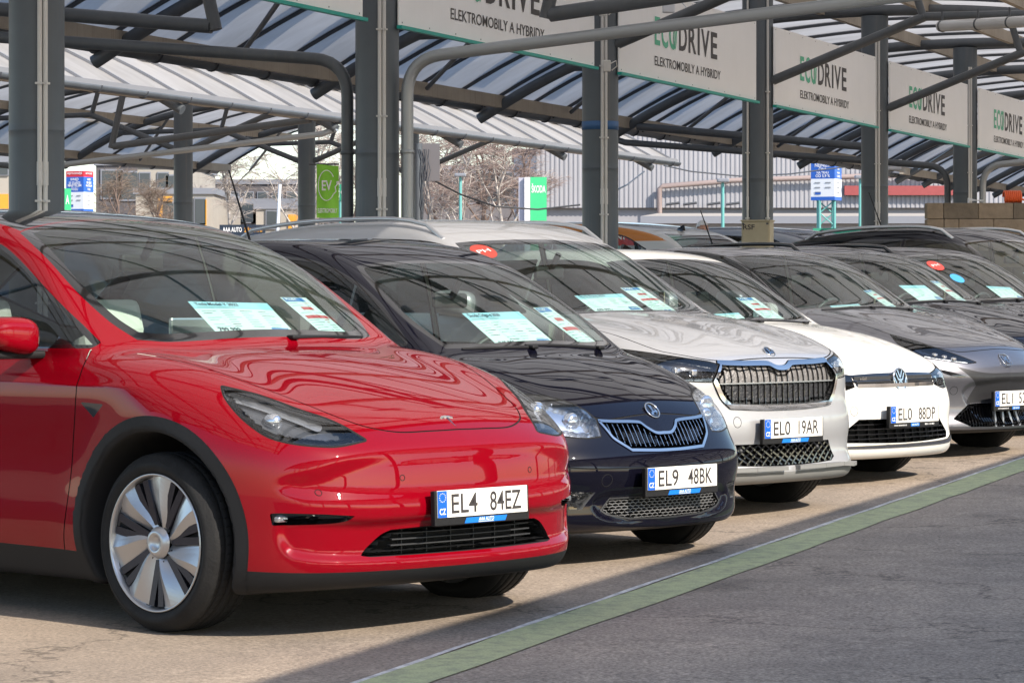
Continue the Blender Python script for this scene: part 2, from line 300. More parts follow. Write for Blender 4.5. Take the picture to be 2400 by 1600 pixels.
def canopy(t0, i0, i1, z, label, tied=(), pipes=(), off=0., ribs=True, dense=False, over=(1.6, 1.6), name='canopy', full=True):
    """one barrel roof over a row of stalls; local x runs along the row, y across it"""
    base = C1 + ND * t0
    root = empty(name, (base.x, base.y, z), (0, 0, ROWANG), label, 'canopy', 'translucent canopies over the stalls')
    sA, sB = i0 * BAY + off - over[0], i1 * BAY + off + over[1]; L = sB - sA
    ts = [-5.62 + 11.24 * k / 40 for k in range(41)]
    # roof sheets
    mb = MB(); ns = max(2, int(L / 1.375)); vs = [(sA + L * i / ns, t, arc(t) + .20) for i in range(ns + 1) for t in ts]
    mb.add(vs, [(i * 41 + k, (i + 1) * 41 + k, (i + 1) * 41 + k + 1, i * 41 + k + 1) for i in range(ns) for k in range(40)], 0, True); mb.build('roof_sheet', M['sheet'], root)
    # glazing bars below, ribs with snow guards above
    mb = MB()
    for k in range(40): mb.bar((0, ts[k], arc(ts[k]) + .172), (0, ts[k + 1], arc(ts[k + 1]) + .172), .030, .04)
    g = mb.build('glazing_bar', M['bar'], root); rb = None
    if ribs:
        mb = MB()
        for k in range(40): mb.bar((0, ts[k], arc(ts[k]) + .225), (0, ts[k + 1], arc(ts[k + 1]) + .225), .035, .04)
        for sg in (-1, 1):
            for tt in (4.35,):
                c = Vector((0, sg * tt, arc(tt) + .27)); mb.bar(c + Vector((-.30, 0, 0)), c + Vector((.30, 0, .0)), .16, .04, 1); mb.bar(c + Vector((-.30, sg * .08, .06)), c + Vector((.30, sg * .08, .06)), .014, .12, 1)
        rb = mb.build('roof_rib', [M['rib'], M['bracket']], root)
    for i in range(ns + 1):
        x = sA + L * i / ns
        for o in (g, rb):
            if o is None: continue
            if i == 0: q = o
            else: q = o.copy(); C.objects.link(q)
            q.location = (x, 0, 0)
    # purlins along the row
    for t, hh, ww in ((5.30, .17, .08), (3.75, .16, .08), (2.2, .16, .08), (.7, .16, .08), (-.7, .16, .08), (-2.2, .16, .08), (-3.75, .16, .08), (-5.30, .17, .08)):
        mb = MB(); zz = arc(t) + .075; mb.bar((sA, t, zz), (sB, t, zz), ww, hh); mb.build('purlin', M['tan'], root)
    # gutters with joint collars
    for sg in (-1, 1):
        mb = MB(); y, zz = sg * 5.64, 3.92; n = 12; prof = [(y + .085 * math.cos(a), zz + .085 * math.sin(a)) for a in [math.pi + math.pi * k / n for k in range(n + 1)]]
        prof = prof + [(yy * .0 + y + (yy - y) * .9, zz + (q - zz) * .9) for yy, q in reversed(prof)]
        m = len(prof); mb.add([(x, a, b) for x in (sA, sB) for a, b in prof], [(k, (k + 1) % m, m + (k + 1) % m, m + k) for k in range(m)] + [tuple(range(m - 1, -1, -1)), tuple(range(m, 2 * m))], 0, True)
        nb = int(L / 1.375)
        for k in range(nb + 1):
            x = sA + .5 + (L - 1) * k / nb; mb.tube([(x, y + .092 * math.cos(a), zz + .092 * math.sin(a)) for a in [math.pi + math.pi * q / 8 for q in range(9)]], .012, 6, 1)
        mb.bar((sA, sg * 5.635, 3.955), (sB, sg * 5.635, 3.955), .012, .09, 2); mb.build('gutter', [M['steel'], M['bar'], M['rib']], root)
    # frames
    step = .5 if dense else 1.; k = i0
    while k <= i1 + 1e-6:
        s = k * BAY + off; has_col = abs(k - round(k)) < 1e-6
        mb = MB(); mb.tube([(s, t, arc(t) + .02) for t in [-5.62 + 11.24 * q / 44 for q in range(45)]], .074, 16); mb.build('rafter', M['steel'], root)
        if has_col and full:
            for sg in (-1, 1):
                mb = MB()
                if round(k) in tied:
                    kn = (s, sg * 1.50, 3.52); mb.tube([kn, (s, sg * 5.15, 3.90)], .06, 14); mb.tube([(s, sg * 1.46, 3.49), (s, sg * 1.80, arc(1.8) - .05)], .055, 14)
                else:
                    mb.tube([(s, sg * .12, 3.73), (s, sg * 1.96, 4.43)], .055, 14); mb.tube([(s, sg * 1.93, 4.43), (s, sg * 4.35, 4.46 - .06)], .05, 14); mb.tube([(s, sg * 1.94, 4.43), (s, sg * 1.80, arc(1.8) - .05)], .045, 12)
                mb.build('brace', M['steel'], root)
                mb = MB(); mb.tube([(s + .1, sg * 3.2, arc(3.2)), (s + 2.6, sg * 5.2, arc(5.2) + .02)], .03, 10); mb.build('wind_brace', M['steel'], root)
        k += step
    for k in pipes:
        s = k * BAY + off
        for sg in (-1, 1):
            mb = MB(); pts = [(s, sg * .265, gzl(base, s, sg * .265) - z)] + bend((s, sg * .265, 0), (s, sg * .265, 3.20), (s, sg * 5.4, 3.66), .30) + [(s, sg * 5.35, 3.655), (s, sg * 5.62, 3.74)]
            mb.tube(pts, .050, 16); 
            for h_ in (1.9, 2.45): mb.lathe([(.053, -.016), (.058, -.012), (.058, .012), (.053, .016)], 16, 0, Matrix.Translation((s, sg * .265, h_)) @ Matrix.Rotation(R(90), 4, 'X'))
            mb.build('drain_pipe', M['steel'] if sg > 0 else M['zinc'], root)
    return root
def gzl(base, s, t): v = base + RD * s + ND * t; return gz(v.y)
def column(t0, k, off, z, label, conduits=True, top=None, group='canopy columns'):
    p = C1 + ND * t0 + RD * (k * BAY + off); h = (top if top else arc(0) - .05) + z - gz(p.y)
    root = empty('canopy_column', (p.x, p.y, gz(p.y)), (0, 0, ROWANG), label, 'column', group)
    mb = MB(); n = 40; mb.lathe([(.0, 0), (.26, 0), (.26, .03), (.181, .035), (.178, .06), (.178, .12), (.178, 2.15), (.178, 2.2), (.1795, 2.203), (.1795, 2.212), (.178, 2.215), (.178, 2.26), (.178, h - .06), (.178, h - .002)], n, 0, Matrix.Rotation(R(90), 4, 'X')); 
    mb.v = [(a, b, c) if True else 0 for a, b, c in mb.v]; mb.build('shaft', M['steelcol'], root)
    if conduits:
        view = (Vector((0, 0, 0)) - Vector((p.x, p.y, 0))).normalized(); lx, ly = view.dot(RD), view.dot(ND); a0 = math.atan2(ly, lx)
        for da, r in ((.10, .016), (.28, .016)) if conduits is True else conduits:
            a = a0 + da; pts = [(.198 * math.cos(a), .198 * math.sin(a), .5), (.198 * math.cos(a), .198 * math.sin(a), 1.9), (.197 * math.cos(a), .197 * math.sin(a), h - .3)]
            mb = MB(); mb.tube(pts, [r, r, r], 10); mb.tube([(pts[0][0], pts[0][1], 1.85), (pts[0][0], pts[0][1], 2.0)], r * 1.25, 10)
            for hh in (1.1, 1.75, 2.5, 3.2): mb.box((pts[0][0], pts[0][1], hh), (.045, .045, .014))
            mb.build('conduit', M['conduit'], root)
    return root, p
NEARZ = 0.0
canopy(0, -2, 8, NEARZ, 'curved white canopy on big grey tubes above the front row of cars', tied=(1, 5), pipes=(1, 5), over=(1.6, 1.6))
canopy(16.2, 1, 8, .27, 'sunlit white canopy with snow guards standing behind the first canopy', tied=(5,), pipes=(5,), off=.7, over=(1.6, 1.7))
canopy(1.6, 9.6, 13.6, .22, 'far end canopy with closely spaced dark rafters at the right', off=0, dense=True, over=(.8, .8), full=False)
canopy(-15.95, -6, 11, -.15, 'white canopy on the opposite side of the lane', tied=(1, 5), over=(1.6, 1.6))
cl = ['grey round column with two pale conduits, leftmost and largest beside the red car', 'grey round column standing between two bent rain pipes behind the black city car',
      'grey round column with a blue tape band behind the silver crossover', 'grey round column carrying the beige junction box', 'grey round column with two pale conduits right of the blue sign tower', 'grey round column beside the concrete block wall']
for k in range(-2, 9):
    lab = cl[k] if 0 <= k < 6 else 'grey round column of the front canopy outside the picture'
    cd = (True, True, True, ((-.62, .012), (.62, .014)), True, ((.30, .016), (.46, .016)))[k] if 0 <= k < 6 else False
    root, p = column(0, k, 0, 0, lab, cd)
    if k == 2:
        mb = MB(); mb.lathe([(.1795, -.042), (.181, -.042), (.181, .042), (.1795, .042)], 40, 0, Matrix.Translation((0, 0, 2.95 - gz(p.y))) @ Matrix.Rotation(R(90), 4, 'X')); mb.build('tape_band', mat('blue_tape', (.04, .12, .28), .5), root)
for k in range(1, 9): column(16.2, k, .7, .27, {6: 'grey round column under the back canopy near the orange panelled building', 7: 'grey round column beside the green charging flag'}.get(k, 'grey round column of the back canopy hidden behind the front row'), False)
for k in range(-6, 12): column(-15.95, k, 0, -.15, 'grey round column of the canopy across the lane', False)
for k in (10, 12): column(1.6, k, 0, .22, 'grey round column of the far end canopy', False)
# banners between the columns
M['banner'] = mat('banner_sheet', (.93, .93, .92), .5, noise=.04, nscale=1.2)
streaks(M['banner'], .10, (.55, .52, .46))
M['teal'] = mat('teal_edge', (.0, .36, .29), .4)
M['ecogreen'] = mat('eco_green', (.10, .50, .30), .5); M['leaf'] = mat('leaf_green', (.16, .56, .36), .5); M['drive'] = mat('drive_grey', (.045, .04, .04), .5)
def leaf_shape(m, o, ux, uy, hgt, mi, lift, hole):
    """the leaf that closes the O: two curved blades and a stem"""
    n = ux.cross(uy)
    def L(p): return o + ux * (p[0] * hgt) + uy * (p[1] * hgt) + n * lift
    for cx, cy, sc, cut in ((.0, .10, 1, .0), (.10, -.12, .72, .0)):
        a = [(-.12, -.42), (-.17, -.15), (-.12, .12), (.0, .32), (.14, .46), (.15, .20), (.10, -.05), (.0, -.26)]
        m.add([L((cx + sc * x, cy + sc * y)) for x, y in a], [tuple(range(len(a)))], mi)
        b = [(-.09, -.26), (-.02, -.02), (.10, .30), (.075, .30), (-.05, -.0), (-.115, -.24)]
        m.add([o + ux * ((cx + sc * x) * hgt) + uy * ((cy + sc * y) * hgt) + n * (lift + .002) for x, y in b], [tuple(reversed(range(len(b))))], hole)
def banner(k, label):
    p = C1 + RD * (k * BAY - .03) - ND * .205
    root = empty('banner', (p.x, p.y, 3.47), (0, 0, ROWANG), label, 'banner', 'white banners hung between the columns')
    ux, uy = Vector((1, 0, 0)), Vector((0, 0, 1)); W_, H_ = 4.77, .90
    mb = MB(); mb.sheet([(0, 0), (W_, 0), (W_, H_), (0, H_)], .012, (0, 0, 0), ux, uy)
    for q in range(9):
        for yy in (.03, H_ - .03): mb.sheet([(.06 + q * .58, yy - .006), (.072 + q * .58, yy - .006), (.072 + q * .58, yy + .006), (.06 + q * .58, yy + .006)], .001, (0, -.002, 0), ux, uy, 1)
    mb.build('banner_panel', [M['banner'], M['bar']], root)
    mb = MB(); mb.bar((-.02, -.012, -.012), (W_ + .03, -.012, -.012), .045, .028); mb.build('edge_strip', M['teal'], root)
    mb = MB(); o = Vector((0, -.0035, 0)); P = lambda a, b: o + ux * a + uy * b
    put_text(mb, 'E', P(1.20, .50), ux, uy, .27, .175, .022, 0); put_text(mb, 'C', P(1.44, .50), ux, uy, .285, .225, .022, 0)
    put_text(mb, 'O', P(1.715, .50), ux, uy, .285, .26, .022, 0)
    leaf_shape(mb, P(1.775, .485), ux, uy, .33, 1, .0018, 3)
    x = 1.92
    for ch, wd in (('D', .27), ('R', .265), ('I', .07), ('V', .295), ('E', .225)):
        put_text(mb, ch, P(x + wd / 2, .50), ux, uy, .27, wd, .02, 2); x += wd + .055
    put_text(mb, 'ELEKTROMOBILY A HYBRIDY', P(2.25, .195), ux, uy, .092, 2.28, .008, 2)
    mb.build('banner_lettering', [M['ecogreen'], M['leaf'], M['drive'], M['banner']], root)
for k, lab in ((0, 'white banner at the top left whose lettering is above the picture'), (1, 'white banner cut by the bent silver rain pipe, only its lower words in view'), (2, 'whole white banner between the taped column and the junction box column'),
               (3, 'white banner crossed by a tube right of the junction box column'), (4, 'white banner second from the right edge'), (5, 'white banner cut by the right edge of the picture')): banner(k, lab)
# junction box and small fittings on the columns
p = C1 + RD * 16.5; v = (Vector((0, 0, 0)) - p).normalized(); q = p + v * .30; rt = Vector((-v.y, v.x, 0)); 
root = empty('junction_box', (q.x, q.y, 1.80), (0, 0, math.atan2(v.y, v.x) + R(90) - R(12)), 'beige steel junction box marked RSF on a grey column', 'junction box')
mb = MB(); mb.box((0, 0, .16), (.33, .22, .34), bev=.008); mb.box((0, -.118, .16), (.30, .018, .31), 0, bev=.004); mb.box((0, 0, .335), (.35, .25, .018), bev=.004)
for a in (-.14, .14): mb.box((a, -.128, .30), (.025, .012, .02), 1)
mb.build('box_body', [mat('beige_enamel', (.42, .37, .25), .45, noise=.1), M['bar']], root)
mb = MB(); put_text(mb, 'RSF', (-.075, -.1285, .262), (1, 0, 0), (0, 0, 1), .055, .135, .02); mb.build('box_lettering', M['drive'], root)
# ------------------------------------------------------------------ car bodies: a smooth solid from design curves, meshed, then cut into panels
def pchip(xs, ys, q):
    xs = np.asarray(xs, float); ys = np.asarray(ys, float); h = np.diff(xs); d = np.diff(ys) / h; n = len(xs); m = np.zeros(n)
    if n == 2: return np.interp(q, xs, ys)
    for i in range(1, n - 1):
        if d[i - 1] * d[i] > 0:
            w1, w2 = 2 * h[i] + h[i - 1], h[i] + 2 * h[i - 1]; m[i] = (w1 + w2) / (w1 / d[i - 1] + w2 / d[i])
    m[0], m[-1] = d[0], d[-1]
    q = np.clip(q, xs[0], xs[-1]); i = np.clip(np.searchsorted(xs, q) - 1, 0, n - 2); t = (q - xs[i]) / h[i]
    return (2*t**3-3*t**2+1)*ys[i] + (t**3-2*t**2+t)*h[i]*m[i] + (-2*t**3+3*t**2)*ys[i+1] + (t**3-t**2)*h[i]*m[i+1]
class Crv:
    """1-D design curve through knots, slightly smoothed so reflections flow"""
    def __init__(s, kn, sig=.03):
        kn = sorted(kn); xs = [k[0] for k in kn]; ys = [k[1] for k in kn]
        s.lo, s.hi = xs[0] - 1.5, xs[-1] + 1.5; n = 2600; g = np.linspace(s.lo, s.hi, n)
        v = pchip(xs, ys, g); sl0 = (ys[1] - ys[0]) / (xs[1] - xs[0]); sl1 = (ys[-1] - ys[-2]) / (xs[-1] - xs[-2])
        v = np.where(g < xs[0], ys[0] + (g - xs[0]) * sl0, v); v = np.where(g > xs[-1], ys[-1] + (g - xs[-1]) * sl1, v)
        k = int(sig * 3 / (g[1] - g[0])) + 1; kk = np.exp(-.5 * (np.arange(-k, k + 1) * (g[1] - g[0]) / sig) ** 2); kk /= kk.sum()
        s.g = g; s.v = np.convolve(np.pad(v, k, mode='edge'), kk, mode='valid')
        s.v = np.where((g < xs[0] - .1) | (g > xs[-1] + .1), v, s.v)
    def __call__(s, q): return np.interp(q, s.g, s.v)
class Bonnet:
    """the top line: one calm cubic along the bonnet, the drawn curve at the nose and behind the windscreen's foot"""
    def __init__(s, crv, kn, cowl):
        s.c, s.cowl = crv, cowl; xs = np.linspace(cowl, -.17, 60); s.p = np.polyfit(xs, crv(xs), 3)
    def __call__(s, q):
        w = sstep((q + .13) / -.20) * sstep((q - s.cowl + .32) / .30); return s.c(q) * (1 - w) + np.polyval(s.p, np.clip(q, s.cowl - .4, 0)) * w
def smax(a, b, r): k = np.maximum(r - np.abs(a - b), 0) / r; return np.maximum(a, b) + k * k * k * r / 6
def smin(a, b, r): return -smax(-a, -b, r)
def sstep(t): t = np.clip(t, 0, 1); return t * t * t * (t * (6 * t - 15) + 10)

def spline_loop(pts, n=8, closed=True):
    """smooth a loop of points; a point written (u, v, 1) is a sharp corner"""
    P = [np.array(p[:2], float) for p in pts]; K = [len(p) > 2 and p[2] for p in pts]; m = len(P); out = []
    rngi = range(m if closed else m - 1)
    for i in rngi:
        p1, p2 = P[i], P[(i + 1) % m]
        p0 = P[i - 1] if (closed or i > 0) else p1; p3 = P[(i + 2) % m] if (closed or i + 2 < m) else p2
        t1 = (p2 - p1) * (1 if K[i] else 0) if K[i] else (p2 - p0) / 2
        t2 = (p2 - p1) if K[(i + 1) % m] else (p3 - p1) / 2
        L = np.linalg.norm(p2 - p1)
        for tt in (0, 1):
            v = (t1, t2)[tt]; l = np.linalg.norm(v)
            if l > L > 0:
                if tt == 0: t1 = v * (L / l)
                else: t2 = v * (L / l)
        for k in range(n):
            t = k / n; out.append((2*t**3-3*t**2+1)*p1 + (t**3-2*t**2+t)*t1 + (-2*t**3+3*t**2)*p2 + (t**3-t**2)*t2)
    if not closed: out.append(P[-1])
    return np.array(out)
def seg_dist(q, A, closed=True):
    B = np.roll(A, -1, 0) if closed else A[1:]; A0 = A if closed else A[:-1]
    if len(q) * len(A0) < 300000:                     # all pairs at once
        ab = B - A0; L = np.maximum((ab * ab).sum(1), 1e-12); qa = q[:, None, :] - A0[None]
        t = np.clip((qa * ab[None]).sum(2) / L[None], 0, 1); e = qa - t[:, :, None] * ab[None]
        return np.sqrt((e * e).sum(2).min(1))
    d = np.full(len(q), 1e9)
    for a, b in zip(A0, B):
        ab = b - a; L = ab @ ab
        t = np.clip(((q - a) @ ab) / max(L, 1e-12), 0, 1); e = q - a - t[:, None] * ab
        d = np.minimum(d, e[:, 0] ** 2 + e[:, 1] ** 2)
    return np.sqrt(d)
def poly_sdf(q, A, far=.12):
    """signed distance (negative inside) of points q to the closed loop A"""
    lo, hi = A.min(0) - far, A.max(0) + far
    out = np.full(len(q), far); k = np.where(((q > lo) & (q < hi)).all(1))[0]
    if len(k) == 0: return out
    p = q[k]; d = seg_dist(p, A); ins = np.zeros(len(p), bool)
    A2 = np.roll(A, -1, 0); dyv = np.where(np.abs(A2[:, 1] - A[:, 1]) < 1e-12, 1e-12, A2[:, 1] - A[:, 1]); sl = (A2[:, 0] - A[:, 0]) / dyv
    for i0 in range(0, len(p), 4000):
        P_ = p[i0:i0 + 4000]; py = P_[:, 1:2]; c = (A[None, :, 1] > py) != (A2[None, :, 1] > py); xi = A[None, :, 0] + (py - A[None, :, 1]) * sl[None]
        ins[i0:i0 + 4000] = (c & (P_[:, 0:1] < xi)).sum(1) % 2 == 1
    out[k] = np.where(ins, -d, d); return out

class Mesh:
    def __init__(s, V, N, T): s.V, s.N, s.T = V, N, T
    def sub(s, T): 
        u, inv = np.unique(T, return_inverse=True); return Mesh(s.V[u], s.N[u], inv.reshape(-1, 3))
    def clip(s, phi):
        """split along phi = 0: returns (phi < 0 side, phi > 0 side)"""
        phi = np.where(np.abs(phi) < 1e-6, 1e-6, phi); neg = phi < 0; T = s.T; cnt = neg[T].sum(1)
        if cnt.max(initial=0) == 0: return s.sub(T[:0]), s
        Tn = [T[cnt == 3]]; Tp = [T[cnt == 0]]; V, N = s.V, s.N; mix = T[(cnt == 1) | (cnt == 2)]
        if len(mix):
            # rotate so the odd vertex comes first
            o = np.where((neg[mix].sum(1) == 1)[:, None], neg[mix], ~neg[mix]).argmax(1); r = np.arange(len(mix))
            a, b, c = mix[r, o], mix[r, (o + 1) % 3], mix[r, (o + 2) % 3]
            E = np.concatenate([np.stack([a, b], 1), np.stack([a, c], 1)]); Es = np.sort(E, 1)
            key = Es[:, 0].astype(np.int64) * (len(V) + 1) + Es[:, 1]; uk, fi, inv = np.unique(key, return_index=True, return_inverse=True)
            ea, eb = Es[fi, 0], Es[fi, 1]; t = (phi[ea] / (phi[ea] - phi[eb]))[:, None]
            nv = V[ea] * (1 - t) + V[eb] * t; nn = N[ea] * (1 - t) + N[eb] * t; nn /= np.linalg.norm(nn, axis=1)[:, None] + 1e-12
            base = len(V); V = np.concatenate([V, nv]); N = np.concatenate([N, nn]); k = len(mix); ab = inv[:k] + base; ac = inv[k:] + base
            on = neg[a]
            t1 = np.stack([a, ab, ac], 1); q1 = np.stack([ab, b, c], 1); q2 = np.stack([ab, c, ac], 1)
            Tn += [t1[on], q1[~on], q2[~on]]; Tp += [t1[~on], q1[on], q2[on]]
        m = Mesh(V, N, None); return m.sub(np.concatenate(Tn)), m.sub(np.concatenate(Tp))
    def refine(s, sel):
        """split the chosen triangles into four (edge midpoints stay on the old edges, so nothing opens up)"""
        T = s.T[sel]
        if len(T) == 0: return s
        E = np.concatenate([T[:, [0, 1]], T[:, [1, 2]], T[:, [2, 0]]]); E = np.sort(E, 1)
        u, inv = np.unique(E[:, 0].astype(np.int64) * (len(s.V) + 1) + E[:, 1], return_inverse=True); a = u // (len(s.V) + 1); b = u % (len(s.V) + 1)
        nv = (s.V[a] + s.V[b]) / 2; nn = s.N[a] + s.N[b]; nn = nn / (np.linalg.norm(nn, axis=1)[:, None] + 1e-12)
        k = len(T); base = len(s.V); ab, bc, ca = inv[:k] + base, inv[k:2*k] + base, inv[2*k:] + base
        n = np.concatenate([np.stack(q, 1) for q in ((T[:, 0], ab, ca), (ab, T[:, 1], bc), (ca, bc, T[:, 2]), (ab, bc, ca))])
        return Mesh(np.concatenate([s.V, nv]), np.concatenate([s.N, nn]), np.concatenate([s.T[~sel], n]))
    def boundary(s):
        E = np.concatenate([s.T[:, [0, 1]], s.T[:, [1, 2]], s.T[:, [2, 0]]]); Es = np.sort(E, 1)
        key = Es[:, 0].astype(np.int64) * (len(s.V) + 1) + Es[:, 1]; u, ix, ct = np.unique(key, return_index=True, return_counts=True)
        return E[ix[ct == 1]]
    def build(s, name, m, parent=None):
        me = bpy.data.meshes.new(name); me.vertices.add(len(s.V)); me.vertices.foreach_set('co', s.V.astype(np.float32).ravel())
        n = len(s.T); me.loops.add(n * 3); me.loops.foreach_set('vertex_index', s.T.astype(np.int32).ravel())
        me.polygons.add(n); me.polygons.foreach_set('loop_start', np.arange(0, n * 3, 3, dtype=np.int32)); me.polygons.foreach_set('loop_total', np.full(n, 3, dtype=np.int32))
        me.polygons.foreach_set('use_smooth', np.ones(n, bool)); me.update(calc_edges=True); me.validate()
        if len(me.vertices) == len(s.N): me.normals_split_custom_set_from_vertices(s.N.astype(np.float32))
        return link(name, me, m, parent)
def merge(a, b): return Mesh(np.concatenate([a.V, b.V]), np.concatenate([a.N, b.N]), np.concatenate([a.T, b.T + len(a.V)]))
def recess(m, d, shrink=0.):
    """floor of a recess: the patch moved by d, plus walls joining it to the rim; returns (floor, walls)"""
    d = np.array(d, float); fl = Mesh(m.V + d, m.N, m.T); E = m.boundary()
    if len(E) == 0: return fl, None
    a, b = E[:, 0], E[:, 1]; n = len(E)
    V = np.concatenate([m.V[a], m.V[b], m.V[b] + d, m.V[a] + d]); i = np.arange(n)
    nn = np.cross(m.V[b] - m.V[a], np.broadcast_to(d, (n, 3))); nn /= np.linalg.norm(nn, axis=1)[:, None] + 1e-12
    T = np.concatenate([np.stack([i, i + 2 * n, i + n], 1), np.stack([i, i + 3 * n, i + 2 * n], 1)])
    return fl, Mesh(V, np.concatenate([-nn] * 4), T)

class Body:
    """the solid of one car; x forward from the front bumper (0) to -L, y left, z up"""
    def __init__(s, **k):
        s.__dict__.update(k)
        g = lambda n, sg=.03: Crv(getattr(s, n), sg)
        s.cT, s.cW, s.cS, s.cF, s.cP = Bonnet(Crv(s.top, .035), s.top, s.cowl), g('width', .12), g('section', .045), g('front', .026), g('plan', .05)
        s.cG, s.cGW, s.cB = g('roof', .10), g('cabin', .15), g('under', .05)
        s.cR = Crv(getattr(s, 'rear', [(.1, -.06), (.3, -.01), (.6, 0), (.9, -.03), (1.2, -.12), (1.5, -.3)]), .04)
        s.cC = Crv(getattr(s, 'crown', [(-6, .03), (0, .03)]), .2)
        s.dips = [(spline_loop(p), dep, wd) for p, dep, wd in getattr(s, 'front_dips', [])]
        s.bumps = getattr(s, 'bumps', [])
    def f(s, x, y, z):
        ay = np.abs(y); xe = x + s.hood_curve * ay * ay
        Wm = s.W / 2
        yr = ay / Wm
        top = z - (s.cT(xe) - s.cC(x) * yr ** 2.0)
        for (x0, y0, sx, sy, amp) in s.bumps:
            top = top - amp * np.exp(-((x - x0) / sx) ** 2 - ((ay - y0) / sy) ** 2)
        for (xa, ya, xb, yb, amp, wdt) in getattr(s, 'creases', []):                # pressed lines running back over the bonnet
            t = np.clip((x - xa) / (xb - xa), -.2, 1.2); dd = (ay - (ya + (yb - ya) * t)) / wdt
            top = top - amp * np.exp(-dd * dd) * sstep((xa - x) / .15 + .2) * sstep((x - xb) / .2 + .8)
        wd = s.cW(x) - s.cS(z)
        if s.char: 
            for (za, zb, xa, xb, amp, wdt) in s.char:   # a crease line along the flank
                zz = za + (zb - za) * (x - xa) / (xb - xa); q = (z - zz) / wdt
                wd = wd + amp * np.where(q > 0, np.exp(-q * 2.2), np.exp(q * .9)) * sstep((xa - x) / .5 + 1) 
        if s.flare:
            for xa in (s.ax, s.ax - s.wb):
                rr = np.sqrt((x - xa) ** 2 + (z - s.wr) ** 2); wd = wd + s.flare * np.exp(-((rr - s.ar - .03) / .10) ** 2)
        side = ay - wd
        fx = s.cF(z) - s.cP(ay)
        for lp, dep, wdt in s.dips:
            q = np.stack([ay.ravel(), z.ravel()], 1); m = (x.ravel() > -1.0); d = np.full(len(q), 1.)
            if m.any(): d[m] = poly_sdf(q[m], lp, max(wdt, .02) * 1.2)
            fx = fx - dep * sstep(.5 - d.reshape(x.shape) / wdt)
        fr = x - fx
        re = -(x - (-s.L - s.cR(z) + .10 * ay ** 2 + .35 * np.maximum(ay - .5, 0) ** 2))
        bot = s.cB(x) - z
        lo = smax(side, fr, s.r_corner); lo = smax(lo, re, .30)
        rt = s.r_top if not callable(s.r_top) else s.r_top(x)
        lo = smax(lo, top, rt); lo = smax(lo, bot, .06)
        xg = x + s.glass_curve * ay * ay
        gt = z - (s.cG(xg) - s.roof_crown * ay * ay)
        dz = np.maximum(z - s.z_belt, 0) + .0 * z
        gs = ay - (s.cGW(x) - s.tumble * dz - s.tumble2 * dz * dz)
        gg = smax(smax(gt, gs, s.r_roof), s.z_belt - .22 - z, .05)
        b = smin(lo, gg, s.r_belt)
        for xa in (s.ax, s.ax - s.wb):
            rr = np.sqrt((x - xa) ** 2 + (z - s.wr - s.az) ** 2) - s.ar
            b = smax(b, -smax(rr, .50 - ay, .05), .03)
        return b
    def mesh(s, h):
        nx = int((s.L + .35) / h) + 1; ny = int((s.W / 2 + .08) / h) + 1; nz = int((s.H + .12) / h) + 1
        gx = -s.L - .17 + h * np.arange(nx); gy = h * (np.arange(ny) + .5); gzz = .06 + h * np.arange(nz)
        F = np.empty((nx, ny, nz), np.float32); Y, Z = np.meshgrid(gy, gzz, indexing='ij')
        for i0 in range(0, nx, 24):
            i1 = min(nx, i0 + 24); X = gx[i0:i1, None, None] + np.zeros_like(Y)[None]
            F[i0:i1] = s.f(X, np.broadcast_to(Y, X.shape), np.broadcast_to(Z, X.shape))
        F = np.concatenate([F[:, ::-1], F], 1); gy = np.concatenate([-gy[::-1], gy]); n = F.shape
        S = F < 0; c = [S[a:n[0]-1+a, b:n[1]-1+b, d:n[2]-1+d] for a in (0, 1) for b in (0, 1) for d in (0, 1)]
        cs = sum(q.astype(np.int8) for q in c); act = np.where((cs > 0) & (cs < 8)); m = len(act[0])
        idx = -np.ones(cs.shape, np.int64); idx[act] = np.arange(m)
        acc = np.zeros((m, 3)); cnt = np.zeros(m); I = np.stack(act, 1)
        cor = [(a, b, d) for a in (0, 1) for b in (0, 1) for d in (0, 1)]
        for p in range(8):
            for q in range(p + 1, 8):
                if sum(abs(u - v) for u, v in zip(cor[p], cor[q])) != 1: continue
                fa = F[I[:, 0] + cor[p][0], I[:, 1] + cor[p][1], I[:, 2] + cor[p][2]]; fb = F[I[:, 0] + cor[q][0], I[:, 1] + cor[q][1], I[:, 2] + cor[q][2]]
                k = (fa < 0) != (fb < 0); t = np.where(k, fa / np.where(k, fa - fb, 1), 0)[:, None]
                pt = np.array(cor[p]) * (1 - t) + np.array(cor[q]) * t; acc[k] += pt[k]; cnt[k] += 1
        P = (I + acc / cnt[:, None]) * h + np.array([gx[0], gy[0], gzz[0]])
        Q = []
        for ax in range(3):
            o = [q for q in range(3) if q != ax]; sl = [slice(0, n[q]) for q in range(3)]
            sa = [slice(1, n[q] - 1) for q in range(3)]; sb = list(sa); sa[ax] = slice(0, n[ax] - 1); sb[ax] = slice(1, n[ax])
            A, B = S[tuple(sa)], S[tuple(sb)]; e = np.where(A != B); fl = A[e]
            base = np.stack(e, 1).astype(np.int64)
            base[:, o[0]] += 1; base[:, o[1]] += 1
            def vid(d0, d1):
                b = base.copy(); b[:, o[0]] -= d0; b[:, o[1]] -= d1; return idx[b[:, 0], b[:, 1], b[:, 2]]
            q = np.stack([vid(1, 1), vid(0, 1), vid(0, 0), vid(1, 0)], 1)
            flip = fl if ax != 1 else ~fl
            q = np.where(flip[:, None], q, q[:, ::-1]); Q.append(q)
        Q = np.concatenate(Q); Q = Q[(Q >= 0).all(1)]
        for it in range(3):
            N, f0 = s.grad(P); P = P - N[0] * np.clip(f0, -h, h)[:, None] / np.maximum(N[1], .3)[:, None]
        N = s.grad(P)[0][0]
